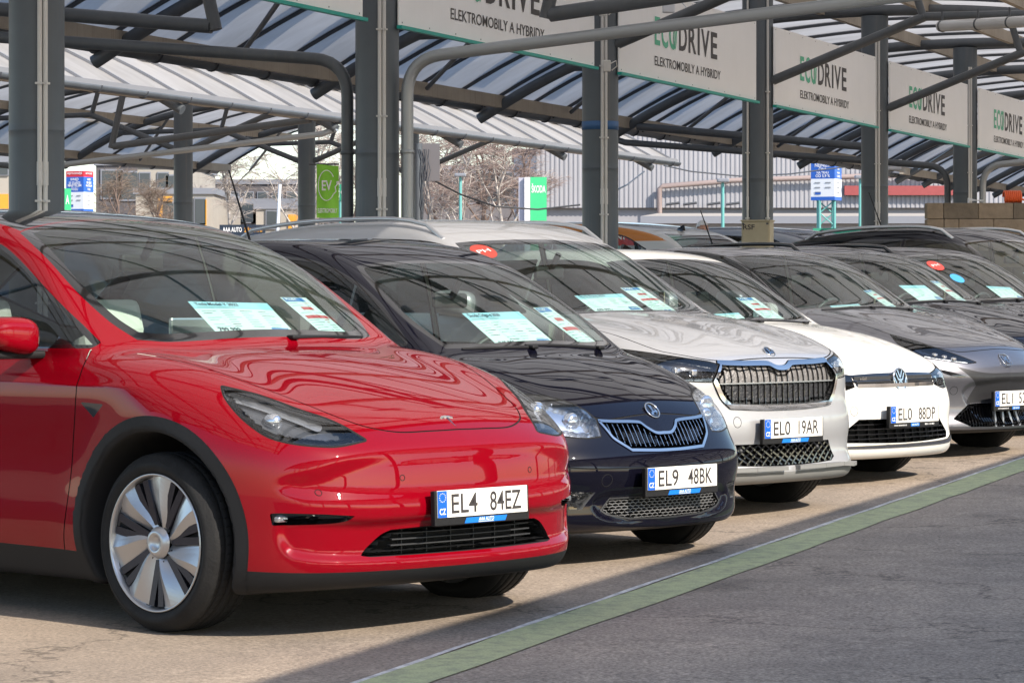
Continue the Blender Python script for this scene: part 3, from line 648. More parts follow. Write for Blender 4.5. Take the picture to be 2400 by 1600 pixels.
        d1 = ((P[Q[:, 0]] - P[Q[:, 2]]) ** 2).sum(1); d2 = ((P[Q[:, 1]] - P[Q[:, 3]]) ** 2).sum(1); k = (d1 < d2)[:, None]
        T = np.concatenate([np.where(k, Q[:, [0, 1, 2]], Q[:, [0, 1, 3]]), np.where(k, Q[:, [0, 2, 3]], Q[:, [1, 2, 3]])])
        return Mesh(P, N, T)
    def grad(s, P):
        e = .004; x, y, z = P.T
        f0 = s.f(x, y, z)
        g = np.stack([s.f(x + e, y, z) - s.f(x - e, y, z), s.f(x, y + e, z) - s.f(x, y - e, z), s.f(x, y, z + e) - s.f(x, y, z - e)], 1) / (2 * e)
        l = np.linalg.norm(g, axis=1) + 1e-9; return (g / l[:, None], l), f0

# projections in which panel outlines are drawn
def pf(V): return V[:, [1, 2]]                     # front view (y, z)
def ps(V): return V[:, [0, 2]]                     # side view (x, z)
def pt(V): return V[:, [0, 1]]                     # top view (x, y)
class Cutter:
    def __init__(s, mesh): s.m = mesh
    def region(s, proj, loop, mask, grow=0., fine=1):
        for it in range(fine + 1):
            V, N = s.m.V, s.m.N; k = mask(V, N); ph = np.full(len(V), .1)
            if k.any(): ph[k] = poly_sdf(proj(V[k]), np.asarray(loop)) - grow
            if it < fine:
                t = ph[s.m.T]; s.m = s.m.refine((np.abs(t).min(1) < .014 / 2 ** it) & (t < .09).all(1))
        return ph
    def cut(s, phi): a, s.m = s.m.clip(phi); return a
    def line(s, proj, pts, mask, wd=.006):
        A = np.asarray(pts)
        for it in range(4):
            V, N = s.m.V, s.m.N; k = mask(V, N); ph = np.full(len(V), .1)
            if k.any():
                q = proj(V[k]); lo, hi = A.min(0) - .05, A.max(0) + .05; kk = ((q > lo) & (q < hi)).all(1); d = np.full(len(q), .1)
                if kk.any(): d[kk] = seg_dist(q[kk], A, False)
                ph[k] = d - wd / 2
            if it < 3:
                t = ph[s.m.T]; s.m = s.m.refine((t.min(1) < (.018, .010, .005)[it]) & (t < .09).all(1))
        return s.cut(ph)
# ------------------------------------------------------------------ shared car materials and parts
K = {}
K['black'] = mat('black_plastic', (.010, .010, .011), .6, spec=.3, bump=.15, bscale=400)
K['trim'] = mat('dark_trim', (.03, .031, .034), .5)
K['gloss'] = mat('gloss_black', (.006, .006, .007), .08, coat=1)
K['liner'] = mat('arch_liner', (.010, .010, .011), .9)
K['gap'] = mat('panel_gap', (.004, .004, .004), .9)
K['rubber'] = mat('tyre_rubber', (.013, .013, .0135), .75, spec=.3, noise=.35, nscale=9, bump=.2, bscale=90)
K['chrome'] = mat('chrome', (.66, .66, .66), .09, metal=1)
K['mesh'] = mat('grille_mesh_grey', (.20, .20, .205), .4, metal=.4)
K['silver'] = mat('satin_silver', (.56, .57, .59), .32, metal=.85)
K['alloy'] = mat('wheel_cover_silver', (.46, .47, .49), .30, metal=.8)
K['darkalloy'] = mat('dark_alloy', (.05, .05, .065), .25, metal=.8)
K['glass'] = glass_mat('windscreen_glass', (.76, .90, .85), 1.50, dust=.003)
K['sglass'] = glass_mat('side_window_glass', (.42, .46, .46), 1.6)
K['lens'] = glass_mat('lamp_lens', (.93, .95, .97), 1.6, extra=.02)
K['white'] = mat('lamp_white', (.8, .82, .84), .25)
K['lampgrey'] = mat('lamp_bowl_grey', (.085, .09, .10), .25, metal=.3)
K['reflector'] = mat('lamp_reflector', (.75, .77, .8), .12, metal=.9)
K['platewhite'] = mat('plate_white', (.80, .78, .73), .4)
K['plateink'] = mat('plate_ink', (.035, .03, .03), .5)
K['eublue'] = mat('plate_blue', (.0, .10, .62), .4)
K['adblue'] = mat('frame_blue', (.0, .16, .62), .4)
K['letterwhite'] = mat('letter_white', (.8, .8, .8), .5)
K['dash'] = mat('dashboard_plastic', (.022, .023, .025), .6)
K['seatdark'] = mat('seat_dark', (.13, .13, .13), .75)
K['seatlight'] = mat('seat_white', (.62, .60, .56), .6)
K['paper'] = mat('paper', (.56, .65, .67), .7)
K['paperblue'] = mat('paper_header_blue', (.30, .52, .64), .7)
K['ink'] = mat('paper_ink', (.04, .06, .09), .7)
K['inkpale'] = mat('paper_ink_pale', (.24, .33, .37), .7)
K['inkblue'] = mat('paper_ink_blue', (.02, .15, .42), .6)
K['inkred'] = mat('paper_ink_red', (.45, .06, .07), .6)
K['amber'] = mat('amber', (.6, .2, .03), .3)
K['red'] = mat('tail_lamp_red', (.35, .005, .008), .15, coat=1)

def proj_diag(a):
    c, s_ = math.cos(R(a)), math.sin(R(a))
    return lambda V: np.stack([np.abs(V[:, 1]) * c - V[:, 0] * s_, V[:, 2]], 1)
def diag_loop(pts, a, n=6):
    c, s_ = math.cos(R(a)), math.sin(R(a))
    return spline_loop([(abs(p[1]) * c - p[0] * s_, p[2]) + tuple(p[3:4]) for p in pts], n)
front = lambda V, N: (N[:, 0] > .02) & (V[:, 0] > -1.1)
upper = lambda V, N: N[:, 2] > .12
def flank(sg): return lambda V, N: (V[:, 1] * sg > .3) & (N[:, 1] * sg > .25)
def sidef(sg): return lambda V, N: (V[:, 1] * sg > .12) & (V[:, 0] > -1.35) & (N[:, 0] > -.3)

class Car:
    def __init__(s, body, h, pos, yaw, paint_mat, name, label, cat='car', group=None):
        s.B = body; s.cu = Cutter(body.mesh(h)); s.p = paint_mat
        s.root = empty(name, (pos[0], pos[1], gz(pos[1])), (0, 0, R(yaw)), label, cat, group)
    def arches(s, band=0., bandmat='black'):
        B = s.B
        for xa in (B.ax, B.ax - B.wb):
            V = s.cu.m.V; rr = np.sqrt((V[:, 0] - xa) ** 2 + (V[:, 2] - B.wr - B.az) ** 2) - B.ar; ay = np.abs(V[:, 1])
            dn = s.cu.m.N[:, 1] * np.sign(V[:, 1])
            q = s.cu.cut(np.maximum(np.maximum(rr - .012, .40 - ay), 0 * ay - 1)); q.build('arch_liner', K['liner'], s.root)
            if band > 0:
                for sg in (-1, 1):
                    V = s.cu.m.V; rr = np.sqrt((V[:, 0] - xa) ** 2 + (V[:, 2] - B.wr - B.az) ** 2) - B.ar
                    q = s.cu.cut(np.maximum(rr - band, .62 - V[:, 1] * sg))
                    # the cladding stands a little proud of the paint
                    E = np.unique(q.boundary()); off = np.full(len(q.V), .006); off[E] = .0
                    q.V = q.V + q.N * off[:, None]; q.build('wheel_arch_trim', K[bandmat], s.root)
    def lower(s, pts, m='black', name='lower_trim'):
        c = Crv(pts, .02); V = s.cu.m.V; s.cu.cut(V[:, 2] - c(V[:, 0])).build(name, K[m], s.root)
    def wind(s, loop, frit=.035, glass='glass', top=.0):
        ph = s.cu.region(pt, loop, lambda V, N: (N[:, 2] > .1) & (V[:, 2] > s.B.z_belt - .12))
        g = s.cu.cut(ph); c = Cutter(g)
        ph2 = c.region(pt, loop, lambda V, N: N[:, 2] > -2) + frit; ph2 = np.where(ph2 > .06, -.1, ph2)
        inner = c.cut(ph2)
        w_ = inner.build('windscreen', K[glass], s.root); c.m.build('windscreen_border', K['gloss'], w_)
        return w_
    def rearglass(s, loop):
        s.cu.cut(s.cu.region(pt, loop, lambda V, N: (N[:, 2] > .1) & (V[:, 0] < -2))).build('rear_window', K['sglass'], s.root)
    def roofglass(s, loop, m='gloss', name='roof_panel'):
        s.cu.cut(s.cu.region(pt, loop, lambda V, N: (N[:, 2] > .5) & (V[:, 2] > s.B.z_belt + .2))).build(name, K[m], s.root)
    def windows(s, loops, frame=.014, m='gloss'):
        for lp in loops:
            for sg in (-1, 1):
                mk = lambda V, N: (V[:, 1] * sg > .3) & (N[:, 1] * sg > .2) & (V[:, 2] > s.B.z_belt - .15)
                g = s.cu.cut(s.cu.region(ps, lp, mk, frame)); c = Cutter(g)
                ph = c.region(ps, lp, lambda V, N: N[:, 0] > -5)
                inner = c.cut(ph); w_ = inner.build('side_window', K['sglass'], s.root); c.m.build('window_frame', K[m], w_)
    def lamp(s, loop, a, depth=.05, rim=.006, housing='gloss', name='headlight', inside=None):
        """a lamp let into both front corners: rim, dark bowl, clear lens"""
        for sg in (-1, 1):
            g = s.cu.cut(s.cu.region(proj_diag(a), loop, sidef(sg), rim)); c = Cutter(g)
            ph = c.region(proj_diag(a), loop, lambda V, N: N[:, 0] > -5); lens = c.cut(ph)
            l = lens.build(name, K['lens'], s.root); c.m.build('lamp_rim', K['gap'], l)
            ca, sa = math.cos(R(a)), math.sin(R(a))
            fl, wl = recess(lens, (-depth * ca, -depth * sa * sg * .8, 0)); mats = K[housing]
            h = merge(fl, wl) if wl else fl; h.build('lamp_housing', mats, l)
            if inside: inside(l, sg, lens)
    def band_on(s, parent, lens, a, pts, wd, off, m, name):
        """a strip inside a lamp that follows a line drawn across it"""
        c = Cutter(lens); A = np.array([(abs(p[1]) * math.cos(R(a)) - p[0] * math.sin(R(a)), p[2]) for p in pts])
        A = spline_loop([tuple(q) for q in A], 6, False); ph = seg_dist(proj_diag(a)(lens.V), A, False) - wd / 2
        q = c.cut(ph)
        if len(q.T): q.V = q.V - q.N * off; q.build(name, K[m], parent)
    def recessed(s, loop, depth, floor='black', wall=None, name='grille', mask=front, proj=pf, back=(-1, 0, 0), grow=0.):
        g = s.cu.cut(s.cu.region(proj, loop, mask, grow))
        fl, wl = recess(g, tuple(np.array(back) * depth)); o = fl.build(name, K[floor], s.root)
        if wl: wl.build('grille_surround' if 'grille' in name else 'recess_wall', K[wall or floor], o)
        return o, g
    def inlay(s, phi, name, m, parent=None, lift=0.):
        q = s.cu.cut(phi); q.V = q.V + q.N * lift
        return q.build(name, K[m], parent or s.root), q
    def gap(s, proj, pts, mask, wd=.006): return s.cu.line(proj, pts, mask, wd)
    def gaps(s, items, wd=.007):
        for proj, pts, mask, sm in items:
            A = spline_loop([tuple(p) for p in pts], 8, False) if sm else np.array(pts, float)
            q = s.cu.line(proj, A, mask, wd)
            if len(q.T): q.V = q.V - q.N * .003; q.build('panel_gap', K['gap'], s.root)
    def finish(s): return s.cu.m.build('body', s.p, s.root)
    # ---- things bolted on
    def surf_x(s, y, z, x0=.15):
        """x of the front surface at (y, z) by marching inwards"""
        xs = np.linspace(x0, -1.4, 1200); v = s.B.f(xs, np.full_like(xs, y), np.full_like(xs, z)); k = np.where(v < 0)[0]
        return float(xs[k[0]]) if len(k) else 0.
    def surf_z(s, x, y):
        zs = np.linspace(2.2, .3, 1900); v = s.B.f(np.full_like(zs, x), np.full_like(zs, y), zs); k = np.where(v < 0)[0]
        return float(zs[k[0]]) if len(k) else 0.
    def surf_y(s, x, z, sg):
        ys = np.linspace(1.3, .2, 1100); v = s.B.f(np.full_like(ys, x), ys * sg, np.full_like(ys, z)); k = np.where(v < 0)[0]
        return float(ys[k[0]]) * sg if len(k) else sg

    def plate(s, x, z, left, right, tilt=0., y=0., foot='big', frame_h=.135):
        """number plate in its dealer frame; faces the car's front"""
        up = Vector((-math.sin(R(tilt)), 0, math.cos(R(tilt)))); ux = Vector((0, 1, 0)); n = ux.cross(up); o = Vector((x, y, z))
        P = lambda a, b, d=0.: o + ux * a + up * b + n * d
        m = MB(); Mx = Matrix((( n.x, 0, up.x), (n.y, 1, up.y), (n.z, 0, up.z)))
        m.box(P(0, -.012, -.012), (.024, .532, frame_h), M=Mx, bev=.004); f = m.build('plate_frame', K['black'], s.root)
        m = MB(); m.box(P(0, .004, .0005), (.006, .508, .104), M=Mx, bev=.002); pl = m.build('number_plate', K['platewhite'], f)
        m = MB(); m.sheet([(-.2535, -.0505), (-.203, -.0505), (-.203, .0505), (-.2535, .0505)], .0006, P(0, .004, .0045), ux, up)
        for k in range(12):
            an = k * math.pi / 6; cx, cy = -.228 + .0165 * math.cos(an), .025 + .0165 * math.sin(an)
            m.sheet([(cx - .0022, cy), (cx, cy - .0026), (cx + .0022, cy), (cx, cy + .0026)], .0002, P(0, .004, .0052), ux, up, 1)
        put_text(m, 'CZ', P(-.2285, -.024, .0052), ux, up, .022, .035, .02, 1)
        for a0, a1, tx in ((-.178, -.033, left), (.038, .216, right)) if left else ():
            put_text(m, tx, P((a0 + a1) / 2, .004, .0046), ux, up, .072, a1 - a0, .008, 2)
        b_ = -.0625
        if foot == 'big':
            m.sheet([(-.105, b_ - .012), (.125, b_ - .012), (.137, b_ + .009), (-.093, b_ + .009)], .0006, P(0, 0, .0012), ux, up, 3)
            put_text(m, 'AAA AUTO', P(.017, b_ + .001, .0018), ux, up, .0135, .086, .012, 1, shear=.25)
            m.sheet([(-.028, b_ - .0105), (.058, b_ - .0105), (.059, b_ - .0085), (-.027, b_ - .0085)], .0002, P(0, 0, .0018), ux, up, 1)
        else:
            m.sheet([(-.04, b_ - .010), (.05, b_ - .010), (.05, b_ + .010), (-.04, b_ + .010)], .0006, P(0, 0, .0012), ux, up, 3)
            put_text(m, 'AAA AUTO', P(.005, b_, .0018), ux, up, .0115, .074, .012, 1, shear=.2)
            put_text(m, 'www.aaaauto.cz', P(-.15, b_, .0008), ux, up, .010, .135, .012, 1)
            put_text(m, '800 110 800', P(.16, b_, .0008), ux, up, .010, .10, .012, 1)
        m.build('plate_lettering', [K['eublue'], K['letterwhite'], K['plateink'], K['adblue']], pl)
    def wheels(s, w, track):
        B = s.B
        for i, (x, sg) in enumerate(((B.ax, -1), (B.ax, 1), (B.ax - B.wb, -1), (B.ax - B.wb, 1))):
            o = w if i == 0 else copy_tree(w)
            o.parent = s.root; o.location = (x, sg * track, B.wr); o.rotation_euler = (0, R((13, 40, 25, 5)[i]), R(180) if sg < 0 else 0)
    def mirror(s, x, z, y, capmat=None, size=(.16, .26, .17), arm='black', open_right=False):
        """door mirrors; folded back against the windows unless open_right"""
        cap = capmat or s.p
        for sg in (-1, 1):
            fold = not (sg < 0 and open_right); sz = size
            bm = bmesh.new(); bmesh.ops.create_uvsphere(bm, u_segments=28, v_segments=16, radius=1); vs = []
            for v in bm.verts:
                a = np.array(v.co); l = (np.abs(a) ** 3.2).sum() ** (1 / 3.2); a = a / l
                taper = 1 - .22 * (a[1] * sg * .5 + .5)
                p = Vector((a[0] * sz[0] / 2 * (1 if a[0] > 0 else .35) - a[0] * 0, a[1] * sz[1] / 2, a[2] * sz[2] / 2 * taper + .012 * a[1] * sg)); vs.append(p)
            ys = s.surf_y(x - .03, z - sz[2] * .45, sg)
            if fold:
                Mx = Matrix.Rotation(R(68) * sg, 3, 'Z'); o_ = Vector((x - .27, s.surf_y(x - .30, z, sg) + sg * .035, z))
            else: Mx = Matrix.Identity(3); o_ = Vector((x, sg * y, z))
            m = MB(); bm.verts.index_update(); m.add([Mx @ v + o_ for v in vs], [[v.index for v in f.verts] for f in bm.faces], 0, True); bm.free()
            o = m.build('wing_mirror', cap, s.root)
            m = MB()
            if fold: m.box((x - .05, ys + sg * .03, z - sz[2] * .46), (.16, .10, .03), bev=.012)
            else: m.box((x - .025, (sg * y + ys) / 2 + sg * .06, z - sz[2] * .50), (sz[0] * .62, abs(sg * y - ys) + sz[1] * .95, .032), bev=.012)
            m.build('mirror_arm', K[arm], o)
            m = MB(); m.box((0, 0, 0), (.006, sz[1] * .84, sz[2] * .8), bev=.002); m.v = [tuple(Mx @ (Vector(v) + Vector((-sz[0] * .20, 0, 0))) + o_) for v in m.v]; m.build('mirror_glass', K['chrome'], o)
    def wipers(s, xa, ys, L=.55, lift=.012):
        for y0, y1 in ys:
            pts = []
            for t in np.linspace(0, 1, 7):
                y = y0 + (y1 - y0) * t; x = xa - .16 * y * y - .02 * t; pts.append((x, y, s.surf_z(x, y) + lift))
            m = MB(); m.tube(pts, [.009, .009, .008, .007, .007, .006, .005], 8)
            c = Vector(pts[0]); m.box(c + Vector((.01, 0, .002)), (.045, .045, .018), bev=.007); m.build('wiper', K['black'], s.root)
    def handles(s, spots, m=None):
        for x, z in spots:
            for sg in (-1, 1):
                y = s.surf_y(x, z, sg); mb = MB(); mb.box((x, y + sg * .008, z), (.20, .022, .028), bev=.009); mb.build('door_handle', m or s.p, s.root)
    def rails(s, x0, x1, y0, y1, hh=.045, r=.014, m='silver'):
        for sg in (-1, 1):
            pts = []
            for t in np.linspace(0, 1, 14):
                x = x0 + (x1 - x0) * t; y = sg * (y0 + (y1 - y0) * t); e = min(1, min(t, 1 - t) / .08)
                pts.append((x, y, s.surf_z(x, y) + hh * math.sin(e * math.pi / 2) - .006 * (1 - e)))
            mb = MB(); mb.tube(pts, r, 10); mb.build('roof_rail', K[m], s.root)
    def interior(s, xw, zc, seat='seatdark', roomy=1., wheel_y=.36, bench=True):
        """what shows through the windscreen: dashboard, wheel, seats, mirror"""
        B = s.B; hw = B.W / 2 - .20
        prof = [(xw + .10, zc - .06), (xw - .12, zc - .045), (xw - .34, zc - .05), (xw - .46, zc - .10), (xw - .50, zc - .24), (xw - .42, zc - .42), (xw - .2, zc - .62), (xw + .02, zc - .3)]
        m = MB(); n = len(prof); ny = 9
        vs = []
        for k in range(ny):
            t = -1 + 2 * k / (ny - 1); y = t * hw
            for px, pz in prof: vs.append((px - .16 * y * y, y, pz - .012 * t * t + (.03 * math.exp(-((y - wheel_y) / .17) ** 2) if px < xw - .25 and pz > zc - .2 else 0)))
        fs = [(k * n + i, k * n + (i + 1) % n, (k + 1) * n + (i + 1) % n, (k + 1) * n + i) for k in range(ny - 1) for i in range(n)]
        m.add(vs, fs, 0, False); m.add(vs[:n], [tuple(range(n))]); m.add(vs[-n:], [tuple(range(n - 1, -1, -1))]); m.build('dashboard', K['dash'], s.root)
        c = Vector((xw - .62, wheel_y, zc - .12)); m = MB(); pts = []
        for k in range(33):
            a = k * 2 * math.pi / 32; pts.append(c + Vector((.07 * math.sin(a), .185 * math.cos(a), .17 * math.sin(a))))
        m.tube(pts, .016, 8, cap=False); m.box(c + Vector((.02, 0, 0)), (.05, .15, .11), bev=.02)
        m.box(c + Vector((.01, 0, -.0)), (.02, .34, .03), bev=.008); m.build('steering_wheel', K['trim'], s.root)
        def seat_at(x, y, wdt, top):
            t = MB(); Mx = Matrix.Rotation(R(-17), 3, 'Y'); zb = zc - .55
            t.box((x + .22, y, zb), (.50, wdt, .15), bev=.05); hgt = top - .20 - zb
            t.box((x - .10 - .02, y, zb + hgt / 2 + .04), (.13, wdt, hgt), M=Mx, bev=.05)
            o = t.build('seat', K[seat], s.root)
            for ys in ((0,) if wdt < .7 else (-.38, .38)):
                t = MB(); t.box((x - .12 - hgt * .16, y + ys, top - .10), (.09, .27, .19), M=Mx, bev=.04); t.build('headrest', K[seat], o)
        for sg in (-1, 1): seat_at(xw - 1.18, sg * .37, .50, zc + .19)
        if bench: seat_at(xw - 2.05, 0, hw * 2 - .18, zc + .12)
        # the inner mirror and its foot, high on the windscreen
        tx = s.B.mirror_x if hasattr(s.B, 'mirror_x') else xw - .62
        z = s.surf_z(tx, 0); m = MB(); m.box((tx - .07, .0, z - .13), (.035, .24, .075), bev=.016); m.tube([(tx - .05, 0, z - .11), (tx + .01, 0, z - .02)], .018, 8)
        m.build('rear_view_mirror', K['black'], s.root)

def round_cover(c, y, z, r=.028):
    """towing-eye cover: a fine ring scored into the bumper"""
    m = MB(); pts = []
    for k in range(30):
        a = 2 * math.pi * k / 28; yy, zz = y + r * math.cos(a), z + r * math.sin(a); pts.append((c.surf_x(yy, zz) + .0005, yy, zz))
    m.tube(pts, .0016, 6, cap=False); m.build('towing_cover', K['gap'], c.root)
def make_tyre(Rt, wd, rim, n=72):
    """tyre with rounded shoulders and four grooves, axle along Y"""
    h = wd / 2; sh = .022
    prof = [(rim - .012, h - .03), (rim + .004, h - .012), (rim + .02, h - .004), (rim + (Rt - rim) * .45, h + .006), (Rt - .035, h - .004), (Rt - .014, h - sh * .8), (Rt - .003, h - sh - .012)]
    g = [(.062, .009), (.022, .009)]
    half = prof[:]
    for cy, gw in g:
        half += [(Rt, cy + gw / 2 + .004), (Rt, cy + gw / 2), (Rt - .009, cy + gw / 2 - .001), (Rt - .009, cy - gw / 2 + .001), (Rt, cy - gw / 2)]
    half = [(r, y) for r, y in half if y > 0]
    return half + [(r, -y) for r, y in reversed(half)]
SWIRL = 1
def make_wheel(Rt, wd, rim, style, name='wheel'):
    root = empty(name)
    m = MB(); m.lathe(make_tyre(Rt, wd, rim), 80)
    # cross grooves of the tread: little dark sunk bars
    h = wd / 2
    for k in range(64):
        a = 2 * math.pi * k / 64
        for y0, y1 in ((h - .060, h - .038), (-(h - .038), -(h - .060)), (.028, .056), (-.056, -.028)):
            if y0 > y1: y0, y1 = y1, y0
            p = [Vector(((Rt + .0012) * math.cos(a + d), y, (Rt + .0012) * math.sin(a + d))) for d, y in ((-.006, y0), (.006, y0), (.016, y1), (.004, y1))]
            m.add(p, [(0, 1, 2, 3)], 1)
    m.build('tyre', [K['rubber'], K['gap']], root)
    m = MB()
    m.lathe([(rim + .004, h - .008), (rim + .002, h - .004), (rim - .003, h - .005), (rim - .006, h - .012), (rim - .012, h - .034), (rim - .02, -.02), (rim - .02, -h + .02), (rim + .004, -h + .008)], 64, 0)
    m.build('rim', [K['alloy'] if style != 'dark' else K['darkalloy']], root)
    if style == 'blades':
        m = MB(); m.lathe([(.02, h - .055), (.17, h - .05), (rim - .014, h - .04)], 48, 0)        # dark wheel behind the cover
        for k in range(7):
            a = 2 * math.pi * (k + .5) / 7
            for da in (-.12, .10):
                b = a + da; m.bar((.07 * math.cos(b), h - .045, .07 * math.sin(b)), ((rim - .016) * math.cos(b + .05), h - .034, (rim - .016) * math.sin(b + .05)), .03, .022, 1, up=(0, 1, 0))
            b = a - .0; c0 = Vector((.185 * math.cos(b), h - .040, .185 * math.sin(b)))
        m.build('wheel_core', [K['liner'], K['darkalloy']], root)
        m = MB(); nr, na = 12, 7
        for k in range(7):
            a = 2 * math.pi * k / 7; vs = []
            for i in range(nr):
                t = i / (nr - 1); r = .052 + (rim - .003 - .052) * t
                mid = SWIRL * .30 * (1 - t) ** 2.2; hwid = .32 - .06 * math.sin(math.pi * min(1, t * 1.02)) + .09 * (1 - t) ** 3
                for j in range(na):
                    u = j / (na - 1); b = a + mid + hwid * (1 - 2 * u)
                    rg = 1 - abs(u - .34) / (.34 if u < .34 else .66)                   # a crease runs along each blade
                    y = h - .030 + .018 * rg + .004 * math.sin(math.pi * t) - .016 * (1 - t) ** 3 - .010 * u
                    vs.append((r * math.cos(b), y, r * math.sin(b)))
            fs = [(i * na + j, i * na + j + 1, (i + 1) * na + j + 1, (i + 1) * na + j) for i in range(nr - 1) for j in range(na - 1)]
            m.add(vs, fs, 0, False)
            ed = [i * na for i in range(nr)], [i * na + na - 1 for i in range(nr)]
            for e in ed:
                m.add([vs[q] for q in e] + [(vs[q][0], vs[q][1] - .022, vs[q][2]) for q in e], [(i, i + 1, nr + i + 1, nr + i) for i in range(nr - 1)], 0, False)
        m.lathe([(.0, h - .020), (.022, h - .020), (.026, h - .016), (.034, h - .006), (.05, h - .012), (.062, h - .03)], 40, 0)
        m.build('wheel_cover', [K['alloy']], root)
    else:
        m = MB(); m.lathe([(.02, h - .075), (.15, h - .075), (rim - .016, h - .06)], 40, 0); 
        for k in range(5):
            a = 2 * math.pi * k / 5
            for da in (-.16, .16):
                b = a + da; m.bar((.05 * math.cos(a), h - .035, .05 * math.sin(a)), ((rim - .012) * math.cos(b), h - .02, (rim - .012) * math.sin(b)), .038, .03, 1, up=(0, 1, 0))
        m.lathe([(.0, h - .018), (.03, h - .018), (.06, h - .03), (.065, h - .06)], 32, 1)
        m.build('spokes', [K['liner'], K['alloy'] if style != 'dark' else K['darkalloy']], root)
    return root
# ------------------------------------------------------------------ the red electric crossover, nearest the camera
def half(pts):
    """a symmetric loop or line from its left half, listed from the centre front to the centre back"""
    return list(pts) + [(p[0], -p[1]) + tuple(p[2:]) for p in reversed(pts) if abs(p[1]) > 1e-6]
def line_half(pts):
    """an open symmetric line from its left half, listed from the centre outwards"""
    return [(p[0], -p[1]) for p in reversed(pts) if abs(p[1]) > 1e-6] + [tuple(p[:2]) for p in pts]
def half_f(pts):
    return list(pts) + [(-p[0], p[1]) + tuple(p[2:]) for p in reversed(pts) if abs(p[0]) > 1e-6]
def red_car():
    B = Body(cowl=-1.16, L=4.75, W=1.93, H=1.69, ax=-.85, wb=2.89, wr=.345, ar=.405, az=.02, hood_curve=.13, glass_curve=.16,
        top=[(-4.9,.80),(-4.72,1.08),(-4.4,1.15),(-3.5,1.13),(-2.4,1.10),(-1.6,1.09),(-1.2,1.085),(-1.0,1.065),(-.8,1.022),(-.6,.967),(-.4,.905),(-.26,.85),(-.16,.80),(-.09,.755),(-.02,.68),(.05,.55),(.12,.3)],
        crown=[(-5,.03),(-1.4,.06),(-1.0,.055),(-.4,.05),(0,.06)],
        bumps=[(-.85,.74,.60,.17,.030)],
        width=[(-4.8,.86),(-4.4,.925),(-3.8,.96),(-2.5,.95),(-1.5,.95),(-.9,.965),(-.4,.95),(0,.92)],
        section=[(.15,.075),(.25,.045),(.36,.012),(.45,.012),(.6,.018),(.75,.012),(.88,.006),(.96,.022),(1.05,.06),(1.15,.13)],
        front=[(.15,-.15),(.2,-.085),(.25,-.052),(.3,-.044),(.4,-.038),(.5,-.033),(.6,-.038),(.68,-.048),(.72,-.066),(.76,-.105),(.82,-.175),(.92,-.34),(1.1,-.8)],
        plan=[(0,0),(.2,.008),(.4,.03),(.6,.085),(.75,.17),(.86,.30),(.95,.50),(1.05,.85)],
        front_dips=[([(-.2,.70),(.0,.70),(.3,.697),(.47,.685),(.60,.657),(.70,.62),(.79,.585),(.74,.55),(.55,.535),(.3,.53),(0,.53),(-.2,.53)], .020, .09),
                    ([(-.2,.435),(.5,.435),(.62,.44),(.79,.445),(.80,.38),(.765,.325),(.6,.305),(0,.30),(-.2,.30)], .030, .06)],
        roof=[(-4.95,.90),(-4.7,1.08),(-4.4,1.26),(-4.0,1.44),(-3.5,1.59),(-3.1,1.655),(-2.7,1.67),(-2.3,1.643),(-2.0,1.58),(-1.75,1.488),(-1.5,1.335),(-1.25,1.165),(-1.12,1.075),(-.9,.91),(-.7,.75)],
        cabin=[(-4.7,.76),(-4.0,.85),(-3.0,.89),(-2.0,.885),(-1.2,.875),(-.6,.86)],
        under=[(-4.75,.26),(-4.3,.18),(-1.5,.165),(-.5,.17),(-.1,.19)],
        z_belt=1.08, tumble=.34, tumble2=.25, roof_crown=.05, r_roof=.12, r_belt=.05, r_corner=.16, r_top=.09, flare=.010,
        char=[(.94,.97,-1.15,-4.6,.010,.05)], mirror_x=-1.95)
    c = Car(B, .0135, (-.112, 11.71), -42.5, paint('red_paint', (.205, .0009, .0065), metal=.0, rough=.3), 'parked_car',
            'glossy red electric crossover with seven blade silver wheels, nearest the camera', 'car', 'electric cars parked in the front row')
    c.arches(.062)
    c.lower([(-5,.28),(-3.2,.30),(-2.2,.295),(-1.2,.285),(-.9,.27),(-.45,.262),(-.2,.255),(.1,.25)])
    ws = half([(-1.185,0),(-1.195,.30),(-1.225,.52),(-1.275,.655,1),(-1.40,.70),(-1.60,.715),(-1.88,.672),(-2.06,.625,1),(-2.13,.35),(-2.155,0)])
    c.wind(spline_loop(ws, 6), .045)
    c.roofglass(spline_loop(half([(-2.165,0),(-2.14,.35),(-2.075,.61,1),(-2.6,.585),(-3.4,.56),(-3.9,.53,1),(-3.95,0)]), 5), 'gloss', 'glass_roof')
    c.rearglass(spline_loop(half([(-4.02,0),(-4.0,.5,1),(-4.55,.56,1),(-4.62,0)]), 5))
    c.windows([spline_loop([(-1.33,1.096,1),(-1.459,1.176),(-1.664,1.288),(-1.922,1.418),(-2.12,1.495),(-2.40,1.545,1),(-2.46,1.10,1),(-1.9,1.092)], 6),
               spline_loop([(-2.50,1.10,1),(-2.44,1.548,1),(-2.9,1.56),(-3.3,1.535),(-3.7,1.44),(-4.0,1.30,1),(-3.6,1.15,1),(-3.1,1.11)], 6)])
    hl = diag_loop([(-.626,.787,.942,1),(-.511,.718,.912),(-.432,.677,.884),(-.359,.628,.853),(-.294,.572,.825),(-.239,.54,.80),(-.189,.517,.772),(-.15,.492,.745,1),(-.157,.589,.731),(-.175,.649,.727),(-.238,.743,.736),(-.303,.797,.752),(-.359,.822,.774),(-.445,.836,.823),(-.517,.832,.869),(-.58,.815,.91)], 40, 5)
